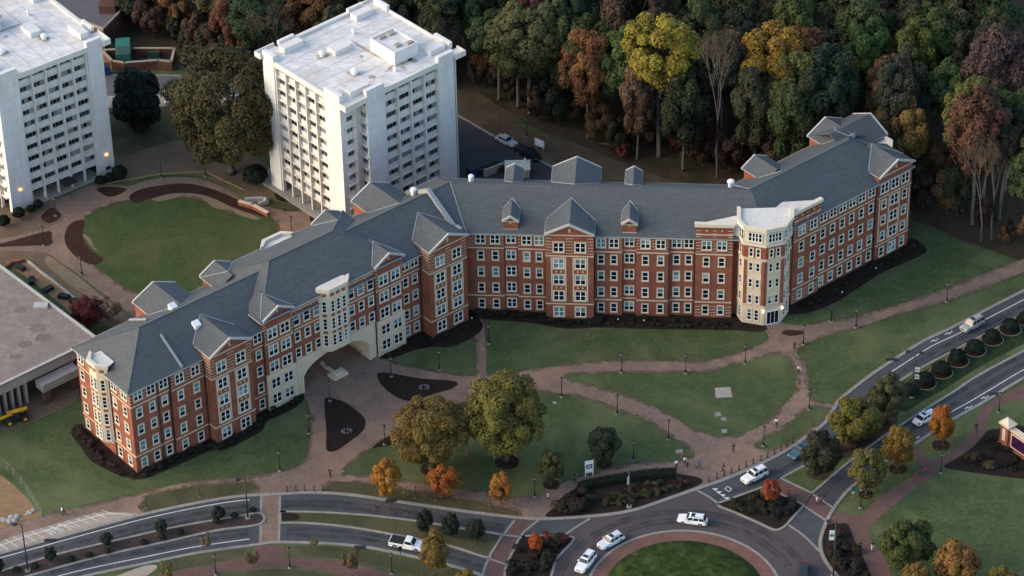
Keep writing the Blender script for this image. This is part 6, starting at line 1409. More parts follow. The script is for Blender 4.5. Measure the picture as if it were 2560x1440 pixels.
while gy < 640:
    gx = -110 + WRN.uniform(0, 5)
    while gx < 150:
        q = Vector((gx + WRN.uniform(-2.6, 2.6), gy + WRN.uniform(-2.6, 2.6))); gx += 6.7
        bd = behind_edge(q)
        if bd < 1.0: continue
        px, py = project((q.x, q.y, 30)); bx, by = project((q.x, q.y, 10))
        if px < -90 or px > 2650 or py > 760 or by < -120: continue
        if min((q - t).length for t in taken) < 4.4: continue
        if (q - blds[0]).length < 20: continue
        if px < 470 and bd < 10: continue
        kind, col, lab = WRN.choices(WOOD, WTS)[0]
        if px < 900 and WRN.random() < 0.35: kind, col, lab = WOOD[WRN.choice((2, 2, 3, 4))]
        edge = bd < 7
        h = WRN.uniform(22, 31) * (0.88 if edge else 1.0)
        if px < 900: h *= 0.72
        w = WRN.uniform(10.5, 16)
        key = WRN.choice(['forest0', 'forest1', 'forest2', 'forest3', 'forest4'] * (0 if edge else 1) + ['forest5', 'forest6'] + (['slender0', 'slender1', 'slender2', 'wispy0', 'slender0', 'slender1', 'slender2', 'bare0', 'bare1'] if edge else []))
        if key.startswith('slender') or key == 'wispy0': w *= 0.66
        if key.startswith('bare'): col, lab = TAN, 'pale half bare broadleaf tree'
        zone = ('behind the bin yard' if px < 700 else 'right behind the whole tower' if px < 1230 else 'behind the long middle roof' if px < 1900 else 'beyond the east wing')
        where = ('at the wood edge ' if bd < 8 else 'just inside the wood ' if bd < 20 else 'deep in the wood ')
        lb = lab.replace(' in the dense wood', '') + ', ' + where + zone
        plant(key, 'forest_tree', (q.x, q.y, 0.0), h, w, [c * WRN.uniform(0.8, 1.2) for c in col], lb, 'tree', lb); taken.append(q); count += 1
    gy += 5.9
# understorey along the front of the wood
for a, b in zip(EDGE, EDGE[1:]):
    n = max(2, int((b - a).length / 2.0))
    for i in range(n):
        q = a.lerp(b, (i + WRN.random()) / n) + Vector((0, WRN.uniform(2.0, 9.0)))
        if (q - blds[0]).length < 21 or min((q - t).length for t in taken) < 1.6: continue
        col, lab, gr = WRN.choice([((0.060, 0.038, 0.026), 'low brown understorey tree along the front of the wood', 'brown understorey'), ((0.030, 0.036, 0.020), 'low dark green understorey tree along the front of the wood', 'green understorey'), ((0.050, 0.029, 0.022), 'low dull red understorey tree along the front of the wood', 'red understorey'), ((0.10, 0.060, 0.024), 'low amber understorey tree along the front of the wood', 'amber understorey')])
        h = WRN.uniform(4, 12)
        plant('under%d' % WRN.randrange(3), 'understorey_tree', (q.x, q.y, 0.0), h, h * WRN.uniform(0.5, 0.75), col, lab, 'tree', gr)
print('wood trees', count)
# ------------------------------------------------------------------ lamps, posts and signs
def lamp_proto():
    r = empty('lamp_post', (0, 0, -50), 0, 'black lantern lamp post on a pale round footing beside the brick walks', 'lamp post', 'lantern lamps along the walks')
    inst('footing', MB().lathe([(0.30, 0), (0.30, 0.2), (0.25, 0.26)], 12).mesh('footing', M['kerb']), r)
    inst('post', MB().lathe([(0.20, 0.25), (0.20, 0.5), (0.12, 0.8), (0.07, 1.1), (0.06, 3.35), (0.12, 3.4), (0.12, 3.5)], 10).mesh('post', M['black'], smooth=True), r)
    ln = inst('lantern', MB().lathe([(0.12, 3.5), (0.24, 3.58), (0.22, 3.64)], 8).lathe([(0.30, 4.02), (0.16, 4.16), (0.05, 4.22), (0.04, 4.36)], 8).mesh('lantern', M['black']), r)
    inst('glass', MB().lathe([(0.20, 3.62), (0.28, 4.02), (0.27, 4.03)], 8).mesh('glass', M['lantern_glass']), ln)
    return r
LAMP = lamp_proto()
lamps = [(1222, 860), (1098, 925), (978, 942), (825, 1003), (962, 1112), (700, 1177), (1337, 1242), (1404, 993), (1543, 1036), (1671, 1099), (1584, 1152), (1554, 932), (1714, 934), (1863, 910), (2008, 862), (2140, 820), (2367, 755), (2023, 1024), (1909, 1116), (2497, 1031), (2352, 1183), (2151, 1270), (500, 1241), (725, 1420), (540, 1437), (980, 1434), (205, 688), (404, 445), (515, 441), (730, 588), (140, 540), (110, 614), (773, 1084), (1090, 1250), (1225, 1262), (1040, 1245), (1317, 342), (367, 1270)]
for i, q in enumerate(lamps):
    o = LAMP if i == 0 else copy_tree(LAMP)
    o.location = survey(*q)
    if i in (22, 33, 34, 35, 37): o.scale = (0.6, 0.6, 0.55); o['label'] = 'short black path light on the narrow grass strip beside the road'; o['group'] = 'short path lights'; o['category'] = 'path light'
def street_light(px, ytop, heads, banners, label, rz=0.0, white=False):
    r = empty('street_light', survey(*px), rz, label, 'street light'); h = height_to(px, ytop)
    inst('footing', MB().lathe([(0.45, 0), (0.45, 0.3)], 12).mesh('footing', M['kerb']), r)
    inst('pole', MB().lathe([(0.16, 0.3), (0.14, 1.2), (0.10, h)], 10).mesh('pole', M['black'], smooth=True), r)
    for sg in heads:
        a = inst('arm', MB().tube([(0, 0, h - 0.15), (0.9 * sg, 0, h - 0.02)], 0.06, 6).mesh('arm', M['black']), r)
        inst('lamp_head', MB().box(min(0.7 * sg, 1.5 * sg), max(0.7 * sg, 1.5 * sg), -0.28, 0.28, h - 0.12, h + 0.08).mesh('lamp_head', M['black'], bevel=0.03), a)
    for sg, z, c, hh in banners:
        b = inst('banner', MB().box(min(0.15 * sg, 0.95 * sg), max(0.15 * sg, 0.95 * sg), -0.02, 0.02, h * z, h * z + hh).mesh('banner', M['banner']), r)
        inst('banner_panel', MB().box(min(0.22 * sg, 0.88 * sg), max(0.22 * sg, 0.88 * sg), -0.03, 0.03, h * z + hh * 0.35, h * z + hh * 0.6).mesh('banner_panel', M[c]), b)
        for zz in (h * z - 0.03, h * z + hh + 0.03): inst('bracket', MB().tube([(0, 0, zz), (1.0 * sg, 0, zz)], 0.03, 5).mesh('bracket', M['black']), b)
    return r
street_light((70, 1428), 1310, (-1,), (), 'tall street light with one box head by the hatched bay')
street_light((620, 1296), 1194, (-1,), (), 'tall street light on the mulched median beside the brick crossing', 0.4)
street_light((1573, 1268), 1163, (1,), ((-1, 0.62, 'teal', 1.5),), 'street light with one pale banner rising from the corner bed', 1.2)
street_light((2280, 994), 880, (-1, 1), ((1, 0.42, 'teal', 0.9), (1, 0.58, 'teal', 0.9)), 'twin headed street light with pale banners on the shrub median', -0.2)
street_light((2083, 1442), 1302, (-1,), ((-1, 0.66, 'teal', 2.0),), 'street light with a wide pale banner in the kerbside bed')
def bollard_proto():
    r = empty('bollard', (0, 0, -50), 0, 'black cast bollard in the row along the road kerb', 'bollard', 'bollards at the kerb')
    inst('post', MB().lathe([(0.15, 0), (0.15, 0.12), (0.10, 0.2), (0.09, 0.95)], 10).mesh('post', M['black'], smooth=True), r); inst('cap', MB().lathe([(0.13, 0.95), (0.13, 1.02), (0.07, 1.12), (0.02, 1.15)], 10).mesh('cap', M['black'], smooth=True), r)
    return r
BOL = bollard_proto()
for i, q in enumerate([(1772, 1204), (1792, 1196), (1810, 1189), (1829, 1182), (1847, 1175), (1865, 1167), (1883, 1160), (1902, 1152), (1919, 1144), (1936, 1136), (1952, 1128), (1967, 1119), (1982, 1108), (718, 1229), (740, 1228), (762, 1227), (785, 1227), (807, 1226)]):
    o = BOL if i == 0 else copy_tree(BOL); o.location = survey(*q)
    if i >= 13: o['label'] = 'black cast bollard in the short row before the brick crossing'; o['group'] = 'bollards at the crossing'
sb = empty('sign_board', survey(1473, 1190), radians(12), 'white upright sign board with a navy panel beside the walk', 'sign')
for x in (-0.62, 0.62): inst('post', MB().box(x - 0.07, x + 0.07, -0.07, 0.07, 0, 3.2).mesh('post', M['white']), sb)
inst('board', MB().box(-0.62, 0.62, -0.05, 0.05, 0.75, 3.15).mesh('board', M['white']), sb); inst('navy_panel', MB().box(-0.5, 0.5, -0.08, -0.045, 1.6, 2.45).mesh('navy_panel', M['navy']), sb)
for z, w in ((2.2, 0.34), (2.02, 0.26), (1.84, 0.3)): inst('lettering', MB().box(-w, w, -0.095, -0.078, z - 0.04, z + 0.04).mesh('lettering', M['white']), sb)
wb = empty('notice_board', survey(1349, 374), radians(-40), 'white site notice board on two posts by the wood edge', 'sign')
for x in (-0.8, 0.8): inst('post', MB().box(x - 0.05, x + 0.05, -0.05, 0.05, 0, 2.2).mesh('post', M['rake']), wb)
inst('board', MB().box(-1.1, 1.1, -0.04, 0.04, 0.7, 2.2).mesh('board', M['white']), wb)
ep = empty('call_post', survey(2078, 803), 0, 'slim emergency call post with a blue top beside the pavilion', 'call post')
inst('post', MB().lathe([(0.22, 0), (0.2, 0.3), (0.16, 0.4), (0.16, 2.3)], 10).mesh('post', M['black']), ep); inst('blue_top', MB().lathe([(0.17, 2.3), (0.19, 2.75), (0.06, 2.95)], 10).mesh('blue_top', M['blue_steel']), ep); inst('footing', MB().lathe([(0.4, 0), (0.4, 0.1)], 12).mesh('footing', M['kerb']), ep)
rs = empty('road_sign', survey(2132, 1246), 0.5, 'small teal and white sign on a post at the verge corner', 'sign')
inst('post', MB().tube([(0, 0, 0), (0, 0, 2.5)], 0.05, 6).mesh('post', M['rail']), rs); inst('plate', MB().box(-0.35, 0.35, -0.05, -0.02, 1.5, 2.5).mesh('plate', M['teal']), rs); inst('lower_plate', MB().box(-0.25, 0.25, -0.05, -0.02, 1.05, 1.4).mesh('lower_plate', M['white']), rs)
rs2 = empty('road_sign', survey(1001, 1388), 0.2, 'small black framed sign on a post below the white pickup', 'sign')
inst('post', MB().tube([(0, 0, 0), (0, 0, 1.8)], 0.05, 6).mesh('post', M['black']), rs2); inst('plate', MB().box(-0.3, 0.3, -0.05, -0.02, 1.0, 1.8).mesh('plate', M['black']), rs2)
for q, nm in (((1061, 970), 'right'), ((868, 1080), 'left')):
    c = survey(*q, 0.05); o = empty('boulder_ring', c, 0, 'ring of pale boulders in the ' + ('long court bed near the small lawn' if nm == 'right' else 'rounded court bed nearest the road'), 'boulders')
    for k in range(9):
        a = 2 * pi * k / 9; s = R.uniform(0.16, 0.3)
        inst('boulder', MB().lathe([(s * 0.7, -0.02), (s, 0.12), (s * 0.85, 0.3), (s * 0.4, 0.42)], 7).mesh('boulder', M['asphalt_pale'], smooth=True), o, (cos(a) * 0.75, sin(a) * 0.5, 0))
for q in ((358, 1170), (655, 1065), (1180, 800), (1545, 803), (1610, 806), (2105, 735), (2190, 675)):
    o = empty('garden_light', survey(*q, 0.05), 0, 'small white spotlight on a peg in the mulch beside the dormitory', 'garden light', 'garden spotlights')
    inst('peg', MB().tube([(0, 0, 0), (0, 0, 0.3)], 0.03, 5).mesh('peg', M['black']), o); inst('lamp', MB().lathe([(0.08, 0.3), (0.14, 0.5), (0.13, 0.52)], 8).mesh('lamp', M['white']), o)
# caution tape
tp = empty('caution_tape', survey(268, 470), 0, 'yellow caution tape strung on stakes behind the oval lawn', 'tape')
tpts = [survey(*q) for q in ((268, 470), (335, 457), (402, 446), (458, 442), (515, 440), (560, 462), (612, 486))]
for a, b in zip(tpts, tpts[1:]):
    MB().hexa([a + Vector((0, 0, .9)), b + Vector((0, 0, .9)), b + Vector((0, .03, .9)), a + Vector((0, .03, .9)), a + Vector((0, 0, 1.02)), b + Vector((0, 0, 1.02)), b + Vector((0, .03, 1.02)), a + Vector((0, .03, 1.02))]).build('tape_run', M['tape'], tp)
for a in tpts: MB().tube([a, a + Vector((0, 0, 1.1))], 0.035, 5).build('stake', M['bark'], tp)
# site fence
fn = empty('site_fence', survey(96, 1277), 0, 'thin grey wire fence around the orange clay of the building site', 'fence')
fp = crom(ground_pts([(-40, 1140), (0, 1161), (35, 1190), (70, 1232), (96, 1277), (104, 1288)]), False, 4)
for i, p in enumerate(fp):
    if i % 2 == 0: MB().tube([q2(p, 0), q2(p, 1.6)], 0.04, 5).build('post', M['rail'], fn)
for z in (0.15, 0.85, 1.55):
    for a, b in zip(fp, fp[1:]): MB().tube([q2(a, z), q2(b, z)], 0.014, 4).build('wire', M['rail'], fn)
lg = empty('fallen_log', survey(1520, 365), 0, 'pale fallen log at the edge of the wood', 'log'); inst('stem', MB().tube([(-2.2, 1.2, 0.2), (0, 0, 0.35), (2.4, -1.4, 0.2)], [0.18, 0.16, 0.1], 7).mesh('stem', M['bark_pale'], smooth=True), lg); inst('branch', MB().tube([(0.3, -0.1, 0.35), (1.0, 0.9, 0.9)], [0.08, 0.03], 5).mesh('branch', M['bark_pale']), lg)
# heaps on the site
for q, w, c, lab in (((30, 1298), 1.5, 'concrete', 'pale sheet covered heap beside the site fence'), ((75, 1280), 1.0, 'concrete', 'small pale block heap at the corner of the site fence'), ((12, 1300), 1.2, 'concrete', 'grey rubble heap at the site edge')):
    o = empty('material_heap', survey(*q), R.uniform(0, 3), lab, 'heap')
    for k in range(5):
        s = w * R.uniform(0.3, 0.55); inst('block', MB().lathe([(s, -0.05), (s * 0.9, s * 0.35), (s * 0.5, s * 0.6)], 6).mesh('block', M[c]), o, (R.uniform(-w, w) * 0.7, R.uniform(-0.5, 0.5), 0))
for q in ((190, 757), (120, 727), (80, 705), (160, 745), (50, 672)):
    o = empty('site_pallet', survey(*q), R.uniform(0, 3), 'dark stack of site material lying in the trench beside the low hall', 'stack', 'stacks in the trench')
    inst('stack', MB().box(-1.0, 1.0, -0.5, 0.5, 0.12, 0.7).mesh('stack', M['dark']), o); inst('skid', MB().box(-1.05, 1.05, -0.55, 0.55, 0.0, 0.12).mesh('skid', M['bark']), o)

# ------------------------------------------------------------------ vehicles (local x forward)
def loft(st):
    """st: list of (x, z0, z1, half width low, half width high)"""
    mb = MB(); rings = []
    for x, z0, z1, w, wt in st:
        n = len(mb.v); zm = z0 + (z1 - z0) * 0.62
        mb.v += [(x, -w * 0.9, z0), (x, -w, z0 + 0.12), (x, -w, zm), (x, -wt, z1), (x, wt, z1), (x, w, zm), (x, w, z0 + 0.12), (x, w * 0.9, z0)]; rings.append(n)
    for a, b in zip(rings, rings[1:]):
        for k in range(8): j = (k + 1) % 8; mb.f.append([a + k, a + j, b + j, b + k])
    mb.f.append([rings[0] + k for k in range(8)]); mb.f.append([rings[-1] + k for k in range(7, -1, -1)])
    return mb
CARS = {
    'suv': dict(L=4.75, W=0.93, belt=1.05, H=1.76, hood=0.98, cab=(0.95, 0.45, -1.95, -2.28), wheel=0.37, ax=(1.42, -1.38), rails=True),
    'wagon': dict(L=4.75, W=0.90, belt=0.96, H=1.56, hood=0.90, cab=(1.05, 0.42, -1.75, -2.22), wheel=0.34, ax=(1.40, -1.38), rails=True),
    'saloon': dict(L=4.75, W=0.90, belt=0.94, H=1.44, hood=0.86, cab=(0.95, 0.25, -0.95, -1.65), wheel=0.33, ax=(1.42, -1.38), rails=False),
    'pickup': dict(L=5.6, W=0.98, belt=1.12, H=1.80, hood=1.08, cab=(1.45, 0.85, -0.1, -0.3), wheel=0.40, ax=(1.75, -1.75), rails=False),
}
def vehicle(px, front, rear, kind, col, label, bed='black', z=0.03, sunroof=False, cat='car'):
    d = CARS[kind]; f, b = survey(*front), survey(*rear); rz = atan2(f.y - b.y, f.x - b.x)
    c = survey(*px); c.z = z
    r = empty(kind + ('_truck' if kind == 'pickup' else '_car'), c, rz, label, cat)
    L, W, belt, H, hood = d['L'] / 2, d['W'], d['belt'], d['H'], d['hood']; x0, x1, x2, x3 = d['cab']
    def part(name, mb, mat, parent=r, smooth=False, bevel=0.0):
        o = inst(name, mb.mesh(name, mat, smooth, bevel=bevel), parent)
        if mat is M['paintwork']: o.color = (*col, 1)
        return o
    st = [(L, 0.42, 0.68, W * 0.72, W * 0.66), (L - 0.12, 0.28, 0.80, W * 0.88, W * 0.78), (L - 0.5, 0.22, hood - 0.06, W * 0.97, W * 0.86), (x0 + 0.1, 0.2, hood + 0.02, W, W * 0.9)]
    if kind == 'pickup':
        st += [(x3, 0.2, belt, W, W * 0.92), (x3 - 0.1, 0.2, 0.66, W, W * 0.92), (-L + 0.1, 0.25, 0.66, W, W * 0.92), (-L, 0.4, 0.64, W * 0.95, W * 0.88)]
    else:
        tail = belt if kind != 'saloon' else belt - 0.02
        st += [(x2, 0.2, belt, W, W * 0.92), (-L + 0.35, 0.22, tail, W * 0.97, W * 0.86), (-L + 0.06, 0.3, tail - 0.14, W * 0.9, W * 0.8), (-L, 0.42, 0.72, W * 0.8, W * 0.72)]
    part('body', loft(st), M['paintwork'], bevel=0.0 if kind == 'pickup' else 0.025)
    wb, wt = W * 0.9, W * 0.72
    cab = MB().hexa([(x3, -wb, belt - 0.05), (x0, -wb, belt - 0.08), (x0, wb, belt - 0.08), (x3, wb, belt - 0.05), (x2, -wt, H - 0.02), (x1, -wt, H - 0.04), (x1, wt, H - 0.04), (x2, wt, H - 0.02)])
    part('cabin', cab, M['paintwork'], bevel=0.03)
    part('roof', MB().hexa([(x2 - 0.05, -wt + 0.02, H - 0.06), (x1 + 0.05, -wt + 0.02, H - 0.07), (x1 + 0.05, wt - 0.02, H - 0.07), (x2 - 0.05, wt - 0.02, H - 0.06), (x2 + 0.1, -wt * 0.9, H + 0.01), (x1 - 0.1, -wt * 0.9, H), (x1 - 0.1, wt * 0.9, H), (x2 + 0.1, wt * 0.9, H + 0.01)]), M['paintwork'])
    def lerp3(a, b, t): return Vector(a).lerp(Vector(b), t)
    def pane(name, a, b, c_, d_, out):   # a,b low edge; c_,d_ high edge (same order); lifted out of the shell
        o = Vector(out) * 0.018
        q = [lerp3(a, d_, 0.14), lerp3(b, c_, 0.14), lerp3(b, c_, 0.9), lerp3(a, d_, 0.9)]
        cc = sum(q, Vector((0, 0, 0))) / 4; q = [cc + (v - cc) * 0.93 for v in q]
        part(name, MB().hexa([v - o for v in q] + [v + o for v in q]), M['car_glass'])
    P = {k: v for k, v in zip('abcdefgh', cab.v)}
    pane('windscreen', cab.v[1], cab.v[2], cab.v[6], cab.v[5], (1, 0, 0.7)); pane('rear_window', cab.v[3], cab.v[0], cab.v[4], cab.v[7], (-1, 0, 0.5))
    for sg, (lo0, lo1, hi1, hi0) in ((-1, (cab.v[0], cab.v[1], cab.v[5], cab.v[4])), (1, (cab.v[3], cab.v[2], cab.v[6], cab.v[7]))):
        n = 1 if kind == 'pickup' else (2 if kind == 'saloon' else 3)
        for i in range(n):
            t0, t1 = i / n + 0.012, (i + 1) / n - 0.012
            pane('side_window', lerp3(lo0, lo1, t0), lerp3(lo0, lo1, t1), lerp3(hi0, hi1, t1), lerp3(hi0, hi1, t0), (0, sg, 0.25))
        part('mirror', MB().box(x0 - 0.42, x0 - 0.22, min(sg * W * 0.92, sg * W * 1.14), max(sg * W * 0.92, sg * W * 1.14), belt - 0.02, belt + 0.16), M['paintwork'])
        part('headlight', MB().box(L - 0.3, L - 0.09, min(sg * W * 0.5, sg * W * 0.84), max(sg * W * 0.5, sg * W * 0.84), 0.62, 0.79), M['lamp_lens'])
        part('taillight', MB().box(-L + 0.0, -L + 0.2, min(sg * W * 0.62, sg * W * 0.9), max(sg * W * 0.62, sg * W * 0.9), 0.62, 0.95 if kind != 'pickup' else 0.7), M['red_light'])
        if d['rails']: part('roof_rail', MB().tube([(x2 + 0.15, sg * wt * 0.85, H + 0.06), (x1 - 0.15, sg * wt * 0.85, H + 0.05)], 0.028, 5), M['black'])
        for ax in d['ax']:
            w = d['wheel']; ang = [2 * pi * k / 18 for k in range(18)]
            mb = MB(); mb.prism([(ax + w * cos(t), sg * W * 1.01, w + w * sin(t)) for t in ang], (0, -sg * 0.24, 0)); wh = part('wheel', mb, M['rubber'])
            mb = MB(); mb.prism([(ax + w * 0.64 * cos(t), sg * W * 1.03, w + w * 0.64 * sin(t)) for t in ang], (0, -sg * 0.06, 0)); part('rim', mb, M['rim'], wh)
    part('bumper', MB().box(L - 0.1, L + 0.03, -W * 0.7, W * 0.7, 0.36, 0.56), M['paintwork']); part('bumper', MB().box(-L - 0.03, -L + 0.1, -W * 0.76, W * 0.76, 0.38, 0.58), M['paintwork'] if kind != 'pickup' else M['rim'])
    part('grille', MB().box(L - 0.04, L + 0.02, -W * 0.42, W * 0.42, 0.6, 0.74), M['black'])
    if sunroof or kind in ('suv', 'wagon'): part('sunroof', MB().box(x1 - 0.85, x1 - 0.25, -0.42, 0.42, H - 0.01, H + 0.025), M['car_glass'])
    if kind == 'pickup':
        bx0, bx1 = -L + 0.05, x3 - 0.12
        for sg in (-1, 1): part('bed_side', MB().box(bx0, bx1, min(sg * W * 0.84, sg * W), max(sg * W * 0.84, sg * W), 0.7, belt), M['paintwork'])
        part('tailgate', MB().box(bx0 - 0.06, bx0 + 0.05, -W * 0.83, W * 0.83, 0.68, belt - 0.01), M['paintwork']); part('bed_cover', MB().box(bx0 + 0.05, bx1, -W * (0.96 if bed == 'black' else 0.835), W * (0.96 if bed == 'black' else 0.835), 0.60, belt + 0.02), M['black'])
        part('bed_front', MB().box(bx1, bx1 + 0.1, -W * 0.9, W * 0.9, 0.7, belt), M['paintwork'])
    return r
WHT, SIL, BLK = (0.74, 0.75, 0.74), (0.36, 0.37, 0.38), (0.012, 0.013, 0.016)
vehicle((1731, 1306), (1697, 1300), (1765, 1309), 'wagon', WHT, 'white estate car crossing the top of the roundabout ring')
vehicle((1527, 1359), (1497, 1374), (1558, 1340), 'wagon', (0.62, 0.64, 0.63), 'silver white estate car leading the pair round the roundabout')
vehicle((1464, 1413), (1447, 1434), (1482, 1390), 'suv', WHT, 'white off-road car following behind in the roundabout pair')
vehicle((1886, 1196), (1858, 1210), (1914, 1182), 'suv', WHT, 'white off-road car stopping at the painted give way triangles')
vehicle((1999, 1134), (1982, 1146), (2018, 1118), 'saloon', (0.035, 0.10, 0.12), 'teal saloon half hidden by the dark median tree', sunroof=True)
vehicle((2312, 1050), (2340, 1033), (2288, 1066), 'saloon', WHT, 'white saloon driving off behind the orange tree', sunroof=True)
vehicle((2430, 818), (2402, 833), (2457, 803), 'suv', (0.34, 0.33, 0.30), 'silver grey off-road car on the far carriageway beside the shrub median')
vehicle((1018, 1367), (1053, 1374), (985, 1361), 'pickup', WHT, 'white pickup truck with an open black bed', cat='pickup truck')
vehicle((2008, 1440), (2004, 1460), (2012, 1418), 'saloon', (0.022, 0.026, 0.032), 'dark blue black saloon leaving the roundabout', sunroof=True)
vehicle((1266, 358), (1290, 371), (1243, 347), 'saloon', (0.42, 0.43, 0.44), 'silver saloon parked on the lane behind the tower')
vehicle((1321, 390), (1347, 404), (1296, 377), 'pickup', BLK, 'black pickup truck parked behind the silver saloon', cat='pickup truck')
vehicle((420, 249), (421, 258), (419, 240), 'saloon', WHT, 'white saloon parked on the service road between the towers')
# motorcycle on the service road
mc = empty('motorcycle', survey(290, 228), 1.3, 'small dark motorcycle with a white tank on the service road', 'motorcycle')
for x in (-0.65, 0.65):
    ang = [2 * pi * k / 14 for k in range(14)]; inst('wheel', MB().prism([(x + 0.31 * cos(t), -0.06, 0.31 + 0.31 * sin(t)) for t in ang], (0, 0.12, 0)).mesh('wheel', M['rubber']), mc)
inst('frame', MB().tube([(-0.65, 0, 0.31), (-0.1, 0, 0.55), (0.45, 0, 0.75), (0.65, 0, 0.31)], 0.07, 6).mesh('frame', M['black']), mc); inst('tank', MB().hexa([(0, -.15, .65), (.45, -.13, .7), (.45, .13, .7), (0, .15, .65), (.05, -.1, .92), (.38, -.08, .95), (.38, .08, .95), (.05, .1, .92)]).mesh('tank', M['white']), mc); inst('seat', MB().box(-0.7, 0.0, -0.14, 0.14, 0.68, 0.8).mesh('seat', M['black']), mc); inst('handlebar', MB().tube([(0.42, -0.35, 1.05), (0.5, 0, 0.98), (0.42, 0.35, 1.05)], 0.025, 5).mesh('handlebar', M['rail']), mc)
# yellow telescopic handler
th = empty('telehandler', survey(40, 1052), radians(205), 'yellow telescopic handler parked before the low hall', 'machine')
inst('chassis', MB().box(-2.0, 2.0, -0.75, 0.75, 0.55, 1.15).mesh('chassis', M['black'], bevel=0.05), th); inst('engine_cover', MB().box(-1.6, 1.2, -0.9, -0.35, 1.1, 1.75).mesh('engine_cover', M['yellow_steel'], bevel=0.06), th)
cb_ = inst('cab', MB().hexa([(-0.6, 0.25, 1.1), (0.7, 0.25, 1.1), (0.7, 0.95, 1.1), (-0.6, 0.95, 1.1), (-0.5, 0.3, 2.4), (0.5, 0.3, 2.4), (0.5, 0.9, 2.4), (-0.5, 0.9, 2.4)]).mesh('cab', M['car_glass']), th); inst('cab_roof', MB().box(-0.55, 0.55, 0.27, 0.93, 2.4, 2.5).mesh('cab_roof', M['yellow_steel']), cb_)
inst('boom', MB().hexa([(-2.1, -0.2, 1.75), (2.9, -0.18, 1.15), (2.9, 0.18, 1.15), (-2.1, 0.2, 1.75), (-2.1, -0.2, 2.2), (2.9, -0.18, 1.5), (2.9, 0.18, 1.5), (-2.1, 0.2, 2.2)]).mesh('boom', M['yellow_steel'], bevel=0.04), th)
for y in (-0.35, 0.35): inst('fork', MB().box(2.9, 4.0, y - 0.06, y + 0.06, 0.5, 0.58).mesh('fork', M['black']), th)
inst('carriage', MB().box(2.8, 2.95, -0.6, 0.6, 0.5, 1.3).mesh('carriage', M['black']), th)
for x in (-1.35, 1.35):
    for sg in (-1, 1):
        ang = [2 * pi * k / 16 for k in range(16)]; w = inst('wheel', MB().prism([(x + 0.6 * cos(t), sg * 1.12, 0.6 + 0.6 * sin(t)) for t in ang], (0, -sg * 0.4, 0)).mesh('wheel', M['rubber']), th); inst('rim', MB().prism([(x + 0.32 * cos(t), sg * 1.14, 0.6 + 0.32 * sin(t)) for t in ang], (0, -sg * 0.1, 0)).mesh('rim', M['yellow_steel']), w)

